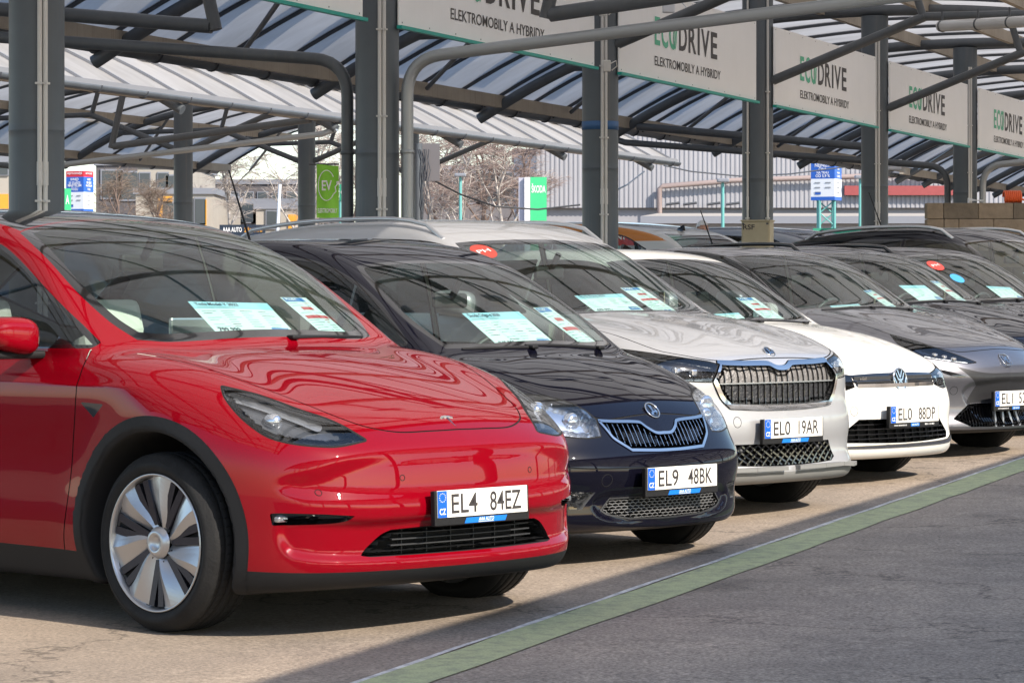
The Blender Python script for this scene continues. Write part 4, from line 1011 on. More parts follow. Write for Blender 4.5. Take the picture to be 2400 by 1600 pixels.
    def inside(l, sg, lens):
        c.band_on(l, lens, 40, [(-.62,.78,.928),(-.511,.724,.895),(-.432,.684,.868),(-.359,.64,.838),(-.294,.60,.808)], .036, .016, 'silver', 'daytime_light_or_sheen')  # on this lamp the silver strip paints in the white canopy's reflection
        c.band_on(l, lens, 40, [(-.40,.81,.785),(-.303,.79,.768),(-.238,.74,.752),(-.18,.64,.742),(-.155,.53,.746)], .010, .02, 'silver', 'lamp_trim')
        m = MB(); m.lathe([(0, .022), (.018, .018), (.028, .006), (.031, -.01), (.031, -.03)], 24, M=Matrix.Rotation(R(-90 if sg > 0 else -90), 4, 'Z'))
        m.v = [(v[0] - .385, v[1] + sg * .735, v[2] + .815) for v in m.v]; m.build('projector', K['reflector'], l)
    c.lamp(hl, 40, .055, .007, 'lampgrey', inside=inside)
    # fog slot in the bumper corners
    fg = diag_loop([(-.30,.842,.478,1),(-.263,.817,.480),(-.16,.70,.475),(-.104,.585,.465,1),(-.12,.613,.447),(-.147,.665,.438),(-.222,.769,.434),(-.297,.833,.434,1)], 35, 5)
    for sg in (-1, 1):
        g = c.cu.cut(c.cu.region(proj_diag(35), fg, sidef(sg))); fl, wl = recess(g, (-.03, 0, 0)); o = fl.build('fog_lamp', K['gloss'], c.root); wl.build('recess_wall', K['gloss'], o)
        m = MB(); m.box((-.285, sg * .80, .456), (.03, .05, .022), bev=.006); m.build('lamp_cell', K['reflector'], o)
    # lower air intake with louvres
    lp = half_f([(0,.304,0),(.30,.305),(.50,.306,1),(.535,.312,1),(.505,.345),(.45,.388),(.405,.405,1),(.2,.411),(0,.412)])
    o, g = c.recessed(spline_loop(lp, 5), .10, 'liner', 'trim', 'lower_grille')
    m = MB()
    for z in (.322, .344, .366, .388):
        hw = .40 - (z - .32) * .3
        pts = [(c.surf_x(y, .42) - .028 - .03 * (z < .33), y, z) for y in np.linspace(-hw, hw, 15)]
        for p, q in zip(pts[:-1], pts[1:]): m.bar(p, q, .022, .0045)
    for y in np.linspace(-.32, .32, 6): m.bar((c.surf_x(y, .42) - .05, y, .308), (c.surf_x(y, .42) - .05, y, .402), .004, .016, up=(1, 0, 0))
    m.build('louvre', K['trim'], o)
    # camera badge on the wing
    for sg in (-1, 1):
        bl = spline_loop([(-1.275,.874,1),(-1.125,.869,1),(-1.155,.845),(-1.19,.815,1)], 4)
        g = c.cu.cut(c.cu.region(ps, bl, flank(sg))); b_ = g.build('wing_badge', K['gloss'], c.root)
    c.gaps([(pt, line_half([(-.134,0),(-.137,.14),(-.152,.31),(-.205,.435),(-.281,.505),(-.377,.552),(-.50,.605),(-.658,.665),(-.9,.725),(-1.15,.76)]), upper, 1)] +
           [(ps, [(-1.318,1.075),(-1.30,.96),(-1.306,.842),(-1.325,.725),(-1.335,.641),(-1.36,.47),(-1.40,.29)], flank(sg), 1) for sg in (-1, 1)] +
           [(ps, [(-2.47,1.09),(-2.48,.8),(-2.47,.5),(-2.44,.3)], flank(sg), 1) for sg in (-1, 1)], .006)
    c.finish()
    for y in (-.70, -.36, .36, .70): round_cover(c, y, .555 if abs(y) > .5 else .60, .011)
    c.plate(-.002, .492, 'EL4', '84EZ', 2)
    # slim bonnet emblem: a winged T shape
    x0 = -.185; M3 = lambda y, d: (x0 + d, y, c.surf_z(x0 + d, y) + .004)
    m = MB(); ar = [(-.036,.012),(-.02,.02),(0,.022),(.02,.02),(.036,.012),(.03,.006),(.012,.012),(.005,.008),(.0,-.05),(-.005,.008),(-.012,.012),(-.03,.006)]
    vs = [M3(y, -d * 1.0 - .0) for y, d in [(a, b) for a, b in ar]]; vs = [(x0 - b * .9, a, c.surf_z(x0 - b * .9, a) + .005) for a, b in ar]
    m.add(vs + [(v[0], v[1], v[2] - .006) for v in vs], [tuple(range(11, -1, -1))] + [(i, (i + 1) % 12, 12 + (i + 1) % 12, 12 + i) for i in range(12)]); m.build('emblem', K['chrome'], c.root)
    c.mirror(-1.60, 1.135, 1.045, size=(.17,.24,.16), open_right=True)
    c.wipers(-1.178, [(.10,.58)], lift=.002)
    c.handles([(-2.25,.93),(-3.25,.95)])
    c.interior(-1.24, 1.09, 'seatlight')
    m = MB(); m.box((-1.62, .0, 1.085), (.02, .37, .225), bev=.008); m.build('centre_screen', K['silver'], c.root)
    w = make_wheel(.345, .25, .262, 'blades'); c.wheels(w, .815)
    return c
red = red_car()
# ------------------------------------------------------------------ bodies of the other cars
def body_city():
    return Body(cowl=-.86, L=3.60, W=1.66, H=1.55, ax=-.66, wb=2.42, wr=.295, ar=.335, az=.015, hood_curve=.17, glass_curve=.17,
        top=[(-3.7,.8),(-3.5,1.0),(-3.0,1.02),(-1.6,1.0),(-1.0,.99),(-.85,.978),(-.65,.935),(-.45,.865),(-.30,.795),(-.19,.725),(-.125,.66),(-.07,.58),(0,.4)],
        crown=[(-4,.02),(-.9,.05),(-.3,.05),(0,.05)], bumps=[(-.60,.62,.45,.16,.016)],
        width=[(-3.6,.72),(-3.3,.79),(-2.5,.815),(-1.5,.81),(-.7,.825),(-.3,.81),(0,.77)],
        section=[(.15,.07),(.25,.035),(.4,.012),(.6,.0),(.75,.006),(.88,.028),(.98,.07),(1.08,.14)],
        front=[(.12,-.13),(.17,-.07),(.22,-.045),(.28,-.052),(.34,-.05),(.40,-.03),(.46,-.028),(.51,-.04),(.56,-.075),(.62,-.10),(.68,-.135),(.75,-.21),(.85,-.40),(1.0,-.8)],
        plan=[(0,0),(.2,.012),(.4,.04),(.55,.085),(.67,.15),(.76,.245),(.84,.41),(.95,.8)],
        front_dips=[([(-.2,.345),(.0,.345),(.40,.335),(.48,.30),(.44,.235),(.26,.195),(-.2,.19)], .02, .05)],
        roof=[(-3.75,.7),(-3.6,1.05),(-3.45,1.32),(-3.2,1.45),(-2.8,1.515),(-2.3,1.54),(-1.95,1.525),(-1.7,1.475),(-1.5,1.395),(-1.25,1.255),(-1.0,1.095),(-.84,.985),(-.6,.82),(-.4,.68)],
        cabin=[(-3.5,.68),(-2.8,.74),(-1.8,.755),(-1.0,.735),(-.5,.70)], under=[(-3.6,.22),(-3.2,.15),(-.6,.15),(-.1,.155)],
        z_belt=.99, tumble=.22, tumble2=.22, roof_crown=.05, r_roof=.13, r_belt=.05, r_corner=.13, r_top=.07, flare=.012, char=[(.80,.84,-1.0,-3.4,.008,.06)], mirror_x=-1.42)
def body_silver():
    return Body(creases=[(-.12,.10,-1.0,.42,.004,.07)], cowl=-1.05, L=4.65, W=1.88, H=1.66, ax=-.77, wb=2.77, wr=.355, ar=.40, az=.015, hood_curve=.12, glass_curve=.16,
        top=[(-4.75,.8),(-4.6,1.1),(-4.2,1.16),(-3,1.14),(-1.5,1.12),(-1.1,1.108),(-.9,1.085),(-.65,1.04),(-.4,.985),(-.24,.935),(-.13,.88),(-.08,.83),(-.03,.72),(0,.5)],
        crown=[(-5,.02),(-1,.05),(-.3,.045),(0,.04)], bumps=[(-.5,.24,.7,.16,.010),(-.70,.72,.6,.16,.018)],
        width=[(-4.65,.84),(-4.3,.91),(-3,.93),(-1.5,.925),(-.8,.938),(-.3,.92),(0,.89)],
        section=[(.15,.06),(.25,.03),(.4,.012),(.6,.0),(.8,.004),(.95,.025),(1.06,.06),(1.16,.13)],
        front=[(.14,-.12),(.19,-.05),(.235,-.02),(.28,-.015),(.32,-.045),(.40,-.05),(.46,-.035),(.54,-.035),(.60,-.055),(.66,-.062),(.74,-.062),(.82,-.075),(.87,-.11),(.92,-.20),(1.02,-.45),(1.2,-1)],
        plan=[(0,0),(.2,.008),(.4,.028),(.6,.07),(.74,.135),(.84,.235),(.92,.41),(1.02,.8)],
        front_dips=[],
        roof=[(-4.8,.8),(-4.6,1.08),(-4.4,1.32),(-4.0,1.51),(-3.5,1.60),(-2.9,1.65),(-2.4,1.655),(-2.1,1.625),(-1.9,1.555),(-1.65,1.43),(-1.4,1.285),(-1.15,1.14),(-.98,1.035),(-.8,.93),(-.5,.75)],
        cabin=[(-4.5,.76),(-3.6,.86),(-2.2,.875),(-1.2,.86),(-.6,.83)], under=[(-4.65,.28),(-4.3,.19),(-.7,.18),(-.1,.19)],
        z_belt=1.10, tumble=.24, tumble2=.20, roof_crown=.045, r_roof=.12, r_belt=.05, r_corner=.13, r_top=.05, flare=.012, char=[(.93,.96,-1.1,-4.4,.012,.05)], mirror_x=-1.72)
def body_white():
    return Body(creases=[(-.2,.40,-1.05,.56,.004,.07)], cowl=-1.13, L=4.26, W=1.80, H=1.51, ax=-.80, wb=2.63, wr=.315, ar=.355, az=.012, hood_curve=.17, glass_curve=.17,
        top=[(-4.4,.7),(-4.2,.98),(-3.8,1.02),(-2,1.01),(-1.4,1.0),(-1.15,.99),(-.95,.965),(-.7,.915),(-.45,.845),(-.28,.785),(-.16,.735),(-.09,.69),(-.03,.6),(0,.45)],
        crown=[(-5,.02),(-1,.05),(-.3,.05),(0,.05)], bumps=[(-.65,.68,.5,.16,.014)],
        width=[(-4.3,.8),(-3.9,.875),(-3,.89),(-1.5,.885),(-.8,.893),(-.35,.88),(0,.84)],
        section=[(.15,.06),(.25,.03),(.4,.012),(.6,.0),(.75,.006),(.88,.03),(.98,.065),(1.08,.13)],
        front=[(.12,-.10),(.16,-.05),(.21,-.018),(.26,-.014),(.31,-.03),(.38,-.03),(.45,-.022),(.53,-.03),(.58,-.052),(.64,-.066),(.70,-.095),(.76,-.19),(.85,-.42),(1.0,-.85)],
        plan=[(0,0),(.2,.012),(.4,.042),(.58,.09),(.72,.16),(.81,.25),(.89,.42),(.98,.75)],
        front_dips=[],
        roof=[(-4.45,.7),(-4.25,1.05),(-4.05,1.30),(-3.7,1.42),(-3.2,1.45),(-2.6,1.475),(-2.2,1.468),(-1.95,1.43),(-1.75,1.355),(-1.5,1.21),(-1.25,1.055),(-1.1,.965),(-.9,.85),(-.6,.68)],
        cabin=[(-4.1,.72),(-3.2,.80),(-2.0,.815),(-1.2,.80),(-.6,.77)], under=[(-4.26,.24),(-3.9,.16),(-.7,.15),(-.1,.16)],
        z_belt=1.0, tumble=.28, tumble2=.25, roof_crown=.05, r_roof=.12, r_belt=.05, r_corner=.13, r_top=.06, flare=.010, char=[(.80,.83,-1.0,-4.0,.012,.04)], mirror_x=-1.62)
def body_grey():
    return Body(cowl=-1.19, L=4.29, W=1.84, H=1.56, ax=-.80, wb=2.70, wr=.335, ar=.375, az=.012, hood_curve=.20, glass_curve=.17,
        top=[(-4.4,.75),(-4.2,1.02),(-3.8,1.09),(-2,1.06),(-1.5,1.045),(-1.2,1.03),(-1.0,1.0),(-.75,.945),(-.5,.88),(-.3,.82),(-.17,.77),(-.10,.725),(-.05,.65),(0,.5)],
        crown=[(-5,.03),(-1.1,.07),(-.4,.05),(0,.03)], bumps=[(-.72,.68,.5,.16,.042)],
        width=[(-4.3,.82),(-3.9,.89),(-3,.91),(-1.5,.90),(-.8,.918),(-.35,.905),(0,.86)],
        section=[(.15,.06),(.25,.03),(.4,.012),(.6,.0),(.75,.006),(.9,.03),(1.0,.065),(1.1,.13)],
        front=[(.14,-.10),(.18,-.035),(.215,-.01),(.26,-.03),(.34,-.05),(.44,-.045),(.50,-.035),(.555,-.02),(.60,-.028),(.66,-.055),(.72,-.095),(.78,-.18),(.88,-.42),(1.0,-.8)],
        plan=[(0,0),(.2,.015),(.4,.06),(.58,.135),(.72,.22),(.82,.33),(.90,.50),(1.0,.8)],
        front_dips=[([(-.2,.52),(.36,.515),(.44,.46),(.38,.36),(.30,.27),(-.2,.26)], .02, .06)],
        roof=[(-4.45,.75),(-4.25,1.08),(-4.0,1.31),(-3.6,1.45),(-3.1,1.46),(-2.6,1.482),(-2.3,1.48),(-2.05,1.445),(-1.8,1.375),(-1.55,1.225),(-1.3,1.07),(-1.17,.99),(-1.0,.90),(-.7,.73)],
        cabin=[(-4.1,.72),(-3.2,.82),(-2.1,.835),(-1.3,.82),(-.6,.79)], under=[(-4.3,.26),(-3.9,.17),(-.7,.16),(-.1,.175)],
        z_belt=1.04, tumble=.28, tumble2=.25, roof_crown=.05, r_roof=.12, r_belt=.05, r_corner=.14, r_top=.07, flare=.012, char=[(.90,.95,-1.1,-4.2,.014,.05)], mirror_x=-1.78)
POS_CITY, POS_SILVER, POS_WHITE, POS_GREY = (.786, 14.14), (1.522, 16.39), (2.45, 18.70), (3.485, 21.03)
YAW_CITY, YAW_SILVER, YAW_WHITE, YAW_GREY = -42.5, -43, -42.5, -42.5
ROW = 'electric cars parked in the front row'
def ring_of(loop, off):
    """a loop moved inwards by off"""
    A = np.asarray(loop); n = len(A); out = []
    area = .5 * sum(A[i][0] * A[(i + 1) % n][1] - A[(i + 1) % n][0] * A[i][1] for i in range(n)); sg = 1 if area > 0 else -1
    for i in range(n):
        t = A[(i + 1) % n] - A[i - 1]; t = t / (np.linalg.norm(t) + 1e-9); out.append(A[i] + off * sg * np.array([-t[1], t[0]]))
    return np.array(out)
def inside_loop(loop, y, z, m=.0): return poly_sdf(np.array([[y, z]]), np.asarray(loop), .5)[0] < -m
def inside_many(loop, P, m=.0): return poly_sdf(np.asarray(P, float), np.asarray(loop), .5) < -m
def fins(c, parent, loop, n, depth, wd, m, span, name='grille_bar', proud=.012, thick=.02):
    """upright bars following the grille opening"""
    for y in np.linspace(-span, span, n):
        mb = MB(); zl = np.linspace(.1, 1.0, 181); zs = zl[inside_many(loop, np.stack([zl * 0 + y, zl], 1), .002)]
        if len(zs) < 3: continue
        zz = np.linspace(zs[0], zs[-1], 7); pts = [(c.surf_x(y, z) - depth, y, z) for z in zz]
        for a, b in zip(pts[:-1], pts[1:]): mb.bar(a, b, wd, thick, up=(1, 0, 0))
        mb.build(name, K[m], parent)
def honeycomb(c, parent, loop, cw, ch, depth, m, name='grille_mesh', r=.0028):
    mb = MB(); A = np.asarray(loop); lo, hi = A.min(0), A.max(0); j = 0; z = lo[1]
    seen = set()
    while z < hi[1] + ch:
        y = lo[0] + (cw * .5 if j % 2 else 0)
        while y < hi[0] + cw:
            hx = [(y + cw * .5 * a, z + ch * b) for a, b in ((0, .66), (1, .33), (1, -.33), (0, -.66), (-1, -.33), (-1, .33))]
            for p, q in zip(hx, hx[1:] + hx[:1]):
                k = (round((p[0] + q[0]) * 500), round((p[1] + q[1]) * 500))
                if k in seen: continue
                seen.add(k)
                if inside_loop(loop, (p[0] + q[0]) / 2, (p[1] + q[1]) / 2, .0):
                    mb.bar((c.surf_x(*p) - depth, *p), (c.surf_x(*q) - depth, *q), r * 1.3, .016, up=(1, 0, 0))
            y += cw
        z += ch; j += 1
    return mb.build(name, K[m], parent)
def lattice(c, parent, loop, pitch, depth, m, slope=.55, name='grille_mesh'):
    mb = MB(); A = np.asarray(loop); lo, hi = A.min(0), A.max(0)
    for sg in (-1, 1):
        k = lo[0] - 1.5
        while k < hi[0] + 1.5:
            pts = [(k + sg * (z - lo[1]) / slope, z) for z in np.linspace(lo[1], hi[1], 22)]; pts = [p for p in pts if inside_loop(loop, p[0], p[1], .001)]
            for p, q in zip(pts[:-1], pts[1:]): mb.bar((c.surf_x(*p) - depth, *p), (c.surf_x(*q) - depth, *q), .009, .022, up=(1, 0, 0))
            k += pitch
    return mb.build(name, K[m], parent)
def slats(c, parent, loop, zs, depth, m, th=.010, dp=.03, name='louvre'):
    for z in zs:
        mb = MB(); yl = np.linspace(-.8, .8, 161); ys = yl[inside_many(loop, np.stack([yl, yl * 0 + z], 1), .003)]
        if len(ys) < 3: continue
        yy = np.linspace(ys[0], ys[-1], 17); pts = [(c.surf_x(y, z) - depth, y, z) for y in yy]
        for a, b in zip(pts[:-1], pts[1:]): mb.bar(a, b, dp, th)
        mb.build(name, K[m], parent)
def frame_ring(c, outer, wd, m, name, lift=.006):
    """a bright frame standing proud round an opening"""
    inner = ring_of(outer, wd); cu = c.cu
    ph = cu.region(pf, outer, front, fine=2); g = cu.cut(ph); k = Cutter(g)
    ph2 = k.region(pf, inner, lambda V, N: N[:, 0] > -5, fine=1); mid = k.cut(ph2); ring = k.m
    E = np.unique(ring.boundary()); off = np.full(len(ring.V), lift); ring.V = ring.V + np.array([1., 0, 0]) * off[:, None]
    o = ring.build(name, K[m], c.root); return o, mid, inner
def emblem_disc(c, y, z, r, tilt, kind):
    """a round or eight-sided bonnet badge"""
    x = c.surf_x(y, z) + .004; n = Vector((math.cos(R(tilt)), 0, math.sin(R(tilt)))); up = Vector((-math.sin(R(tilt)), 0, math.cos(R(tilt)))); ux = Vector((0, 1, 0)); o = Vector((x, y, z))
    P = lambda a, b, d=0.: o + ux * a + up * b + n * d
    m = MB()
    if kind == 'oct':
        pts = [(.052, .03), (.03, .052), (-.03, .052), (-.052, .03), (-.052, -.03), (-.03, -.052), (.03, -.052), (.052, -.03)]
        m.tube([P(a * r / .052, b * r / .052, .004) for a, b in pts + pts[:2]], .004, 8, cap=False)
        for a, b in (((-.030, -.03), (-.030, .03)), ((-.030, .03), (-.012, -.012)), ((-.012, -.012), (.002, .03)), ((.002, .03), (.002, -.03)), ((.034, .022), (.012, .022)), ((.012, .022), (.012, -.024)), ((.012, -.024), (.034, -.024)), ((.034, -.024), (.034, .0)), ((.034, .0), (.024, .0))):
            m.bar(P(a[0] * r / .052, a[1] * r / .052, .005), P(b[0] * r / .052, b[1] * r / .052, .005), .006, .006, up=n)
        m.build('emblem', K['chrome'], c.root); return
    ring = [P(r * math.cos(a), r * math.sin(a), .004) for a in [2 * math.pi * k / 40 for k in range(42)]]; m.tube(ring, r * .09, 8, cap=False)
    m.add([P(r * .95 * math.cos(2 * math.pi * k / 40), r * .95 * math.sin(2 * math.pi * k / 40), .001) for k in range(40)], [tuple(range(40))], 1)
    if kind == 'vw':
        for a, b in (((-.62, .62), (-.30, -.02)), ((-.30, -.02), (0, .62 - .62)), ((.62, .62), (.30, -.02)), ((.30, -.02), (0, 0)), ((-.34, .86), (0, .16)), ((.34, .86), (0, .16)), ((-.90, .2), (-.46, -.78)), ((-.46, -.78), (-.0, .0)), ((.90, .2), (.46, -.78)), ((.46, -.78), (0, .0))):
            m.bar(P(a[0] * r, a[1] * r, .005), P(b[0] * r, b[1] * r, .005), r * .13, .007, up=n)
    else:
        # a feathered arrow in a ring
        for k in range(3): m.add([P(r * u, r * v, .005) for u, v in ((-.30 + .16 * k, .74 - .05 * k), (-.18 + .16 * k, .78 - .06 * k), (-.02 + .05 * k, -.05), (-.14 + .05 * k, -.08))], [(3, 2, 1, 0)], 0)
        m.add([P(r * u, r * v, .006) for u, v in ((-.55, -.62), (-.2, -.66), (.0, -.34), (.42, -.30), (.40, -.55), (.78, -.18), (.36, .14), (.40, -.10), (-.12, -.10), (-.42, -.34))], [tuple(range(10))], 0)
    m.build('emblem', [K['chrome'], K['gloss']], c.root)
def fin_aerial(c, x): 
    z = c.surf_z(x, 0); m = MB(); m.add([(x + .09, 0, z - .005), (x - .07, .025, z - .005), (x - .07, -.025, z - .005), (x - .075, 0, z + .065), (x - .045, 0, z + .062)], [(0, 1, 4), (1, 3, 4), (0, 4, 2), (2, 4, 3), (1, 2, 3)], 0); m.build('aerial', K['gloss'], c.root)
def rod_aerial(c, x, L=.42, y=0., lean=.42):
    z = c.surf_z(x, y); m = MB(); m.box((x, y, z + .012), (.11, .05, .04), bev=.012); m.tube([(x, y, z + .02), (x - L * lean, y, z + L)], [.007, .004], 8); m.build('aerial', K['black'], c.root)
def doors(c, xf, xm, ztop, zbot):
    return [(ps, [(xf, ztop), (xf + .01, (ztop + zbot) / 2), (xf - .04, zbot)], flank(sg), 1) for sg in (-1, 1)] + [(ps, [(xm, ztop), (xm, zbot)], flank(sg), 0) for sg in (-1, 1)]
def round_lamp(c, l, x, y, z, r, m='reflector', yaw=0):
    b = MB(); b.lathe([(0, .012), (r * .5, .010), (r * .8, .004), (r, -.004), (r * 1.0, -.03)], 24, M=Matrix.Translation((x, y, z)) @ Matrix.Rotation(R(-90), 4, 'Z')); b.build('projector', K[m], l)

# ---- black city car
def city_car():
    c = Car(body_city(), .0145, POS_CITY, YAW_CITY, paint('black_paint', (.004, .004, .009), rough=.25), 'parked_car', 'black city car with honeycomb lower grille between the red and silver cars', group=ROW)
    c.arches(0)
    c.lower([(-4,.20),(-.9,.20),(-.6,.175),(.1,.165)])
    c.wind(spline_loop(half([(-.872,0),(-.885,.35),(-.94,.60,1),(-1.138,.645),(-1.328,.632),(-1.50,.595),(-1.585,.56,1),(-1.575,.3),(-1.565,0)]), 6), .03)
    c.rearglass(spline_loop(half([(-3.28,0),(-3.26,.5,1),(-3.5,.52,1),(-3.52,0)]), 5))
    c.windows([spline_loop([(-1.09,1.02,1),(-1.19,1.10),(-1.34,1.21),(-1.54,1.315),(-1.80,1.40),(-2.1,1.43),(-2.25,1.43,1),(-2.27,1.0,1),(-1.6,1.0)], 6), spline_loop([(-2.32,1.0,1),(-2.30,1.43,1),(-2.7,1.415),(-3.05,1.34),(-3.2,1.2,1),(-3.1,1.05)], 6)])
    A = 38
    hl = diag_loop([(-.175,.397,.675,1),(-.22,.418,.712),(-.268,.455,.744),(-.315,.50,.767),(-.37,.60,.786),(-.46,.72,.79,1),(-.45,.775,.71),(-.36,.74,.64),(-.24,.66,.615),(-.183,.596,.605),(-.147,.50,.595),(-.131,.415,.600,1)], A, 5)
    def inside(l, sg, lens):
        round_lamp(c, l, -.335, sg * .615, .70, .060, 'reflector'); round_lamp(c, l, -.235, sg * .485, .665, .042, 'reflector')
        c.band_on(l, lens, A, [(-.16,.45,.615),(-.2,.58,.618),(-.3,.70,.64)], .02, .02, 'reflector', 'lamp_trim')
        m = MB(); m.box((-.40, sg * .70, .68), (.03, .02, .05), bev=.006); m.build('indicator', K['amber'], l)
    c.lamp(hl, A, .06, .006, 'reflector', inside=inside)
    outer = spline_loop(half_f([(0,.612),(.055,.614),(.10,.638),(.135,.664),(.30,.672),(.392,.678,1),(.365,.62),(.345,.585),(.262,.528,1),(.1,.522),(0,.521)]), 5)
    ring, mid, inner = frame_ring(c, outer, .013, 'chrome', 'grille_frame')
    fl, wl = recess(mid, (-.035, 0, 0)); o = fl.build('grille', K['gloss'], c.root); wl.build('grille_surround', K['gloss'], o)
    fins(c, o, inner, 23, .014, .0035, 'chrome', .34, thick=.022)
    lg = spline_loop(half_f([(0,.318),(.20,.318),(.385,.318,1),(.44,.262,1),(.40,.238),(.26,.212,1),(0,.206)]), 5)
    ring, mid, inner = frame_ring(c, lg, .008, 'trim', 'lower_grille_frame', .002)
    fl, wl = recess(mid, (-.05, 0, 0)); o2 = fl.build('lower_grille', K['liner'], c.root); wl.build('grille_surround', K['black'], o2); honeycomb(c, o2, inner, .036, .0135, .012, 'mesh')
    for sg in (-1, 1):
        g = c.cu.cut(c.cu.region(pf, np.array([(sg*.48,.347),(sg*.625,.352),(sg*.60,.272),(sg*.545,.27)]), front, fine=2)); fl, wl = recess(g, (-.03, 0, 0)); o3 = fl.build('fog_recess', K['gloss'], c.root); wl.build('recess_wall', K['silver'], o3)
    c.gaps([(pt, line_half([(-.165,.0),(-.17,.3),(-.205,.40),(-.33,.50),(-.45,.59),(-.7,.66),(-.93,.69)]), upper, 1)] + doors(c, -1.02, -2.29, .97, .22) + [(pf, [(-.7,.47),(-.5,.455),(-.2,.452),(.2,.452),(.5,.455),(.7,.47)], front, 1)], .006)
    c.finish(); emblem_disc(c, 0, .705, .042, 38, 'arrow'); c.plate(.012, .397, 'EL9', '48BK', 0)
    round_cover(c, -.43, .40); c.mirror(-1.16, 1.045, .905, size=(.14,.2,.14), arm='gloss')
    c.wipers(-.848, [(.42,-.12),(-.10,-.52)], lift=.003); c.handles([(-2.08,.86)]); rod_aerial(c, -2.95); c.interior(-.92, .99, 'seatdark', wheel_y=.33)
    w = make_wheel(.295, .19, .19, 'dark'); c.wheels(w, .715); return c

# ---- silver crossover
def silver_car():
    c = Car(body_silver(), .0145, POS_SILVER, YAW_SILVER, paint('silver_paint', (.50, .50, .51), metal=.5, rough=.38, dust=.012), 'parked_car', 'tall silver crossover with large chrome framed upright grille and roof rails', group=ROW)
    c.arches(.05)
    K['skirt'] = mat('grey_skirt', (.20, .20, .195), .5)
    c.lower([(-5,.30),(-1.3,.30),(-.9,.31),(-.45,.32),(-.16,.30),(-.06,.262),(0,.25),(.1,.25)], 'skirt', 'bumper_skirt')
    c.wind(spline_loop(half([(-1.068,0),(-1.085,.35),(-1.16,.71,1),(-1.35,.742),(-1.6,.735),(-1.80,.692),(-1.905,.665,1),(-1.865,.35),(-1.85,0)]), 6), .035)
    c.rearglass(spline_loop(half([(-4.1,0),(-4.08,.52,1),(-4.42,.58,1),(-4.46,0)]), 5))
    c.windows([spline_loop([(-1.25,1.12,1),(-1.5,1.285),(-1.75,1.42),(-2.05,1.50),(-2.5,1.52,1),(-2.53,1.12,1)], 6), spline_loop([(-2.58,1.12,1),(-2.55,1.52,1),(-3.1,1.515),(-3.6,1.46),(-4.0,1.30,1),(-3.7,1.16)], 6)])
    A = 40
    hl = diag_loop([(-.105,.565,.748,1),(-.112,.50,.838,1),(-.14,.55,.852),(-.201,.68,.872),(-.285,.79,.893),(-.42,.86,.912),(-.60,.905,.93,1),(-.48,.905,.86),(-.33,.87,.795),(-.20,.76,.762),(-.128,.64,.75)], A, 5)
    def inside(l, sg, lens):
        for k in range(3): m = MB(); m.box((-.19 - .055 * k, sg * (.62 + .075 * k), .795 + .012 * k), (.03, .05, .04), bev=.01); m.build('projector', K['reflector'], l)
        c.band_on(l, lens, A, [(-.115,.53,.825),(-.2,.68,.858),(-.285,.78,.876),(-.45,.865,.895)], .008, .015, 'silver', 'daytime_light_or_sheen')
    c.lamp(hl, A, .055, .006, 'gloss', inside=inside)
    outer = spline_loop(half_f([(0,.828),(.045,.832),(.10,.853),(.30,.856),(.468,.862,1),(.556,.768,1),(.50,.66),(.44,.602,1),(.2,.590),(0,.588)]), 5)
    ring, mid, inner = frame_ring(c, outer, .026, 'chrome', 'grille_frame', .010)
    fl, wl = recess(mid, (-.03, 0, 0)); o = fl.build('grille', K['trim'], c.root); wl.build('grille_surround', K['gloss'], o)
    K['grille_bright'] = mat('crystal_grille_bright', (.20, .19, .185), .35, metal=.2, bump=.9, bscale=70); K['grille_dim'] = mat('crystal_grille_dim', (.035, .036, .04), .35, bump=.9, bscale=70)
    kk = Cutter(Mesh(fl.V + np.array([.012, 0, 0]), fl.N, fl.T)); up_ = kk.cut(.735 - kk.m.V[:, 2]); up_.build('grille_panel', K['grille_bright'], o); kk.m.build('grille_panel', K['grille_dim'], o)  # lighter upper and darker lower half: a mirrored horizon put into the colour
    fins(c, o, inner, 21, .014, .0035, 'gloss', .50, thick=.014); slats(c, o, inner, [.735], .008, 'silver', .006, .012, 'grille_strip')
    lg = spline_loop(half_f([(0,.408),(.20,.408),(.415,.410,1),(.468,.318,1),(.42,.296,1),(.2,.288),(0,.286)]), 5)
    fl, g = c.recessed(lg, .06, 'liner', 'black', 'lower_grille'); lattice(c, fl, lg, .062, .012, 'gloss', .62)
    for y in (-.36, .30): round_lamp(c, fl, c.surf_x(y, .375) - .004, y, .375, .016, 'trim')
    for sg in (-1, 1):
        g = c.cu.cut(c.cu.region(proj_diag(35), diag_loop([(-.20,.80,.60,1),(-.215,.83,.60,1),(-.19,.82,.36,1),(-.175,.79,.36,1)], 35, 3), sidef(sg), fine=2)); fl2, wl = recess(g, (-.04, 0, 0)); o3 = fl2.build('air_slot', K['gloss'], c.root); wl.build('recess_wall', K['gloss'], o3)
    c.gaps([(pt, line_half([(-.125,0),(-.13,.3),(-.155,.47),(-.22,.62),(-.34,.74),(-.6,.79),(-1.0,.80)]), upper, 1)] + doors(c, -1.20, -2.55, 1.08, .32), .006)
    c.finish(); emblem_disc(c, 0, .897, .036, 48, 'arrow'); c.plate(.002, .487, 'EL0', '19AR', 0)
    round_cover(c, -.40, .53); c.mirror(-1.42, 1.16, 1.03); c.rails(-3.75, -1.98, .66, .68, .035, .013); c.handles([(-2.3,.95),(-3.35,.97)]); fin_aerial(c, -3.55)
    c.interior(-1.12, 1.115, 'seatdark'); w = make_wheel(.355, .235, .24, 'plain'); c.wheels(w, .80)
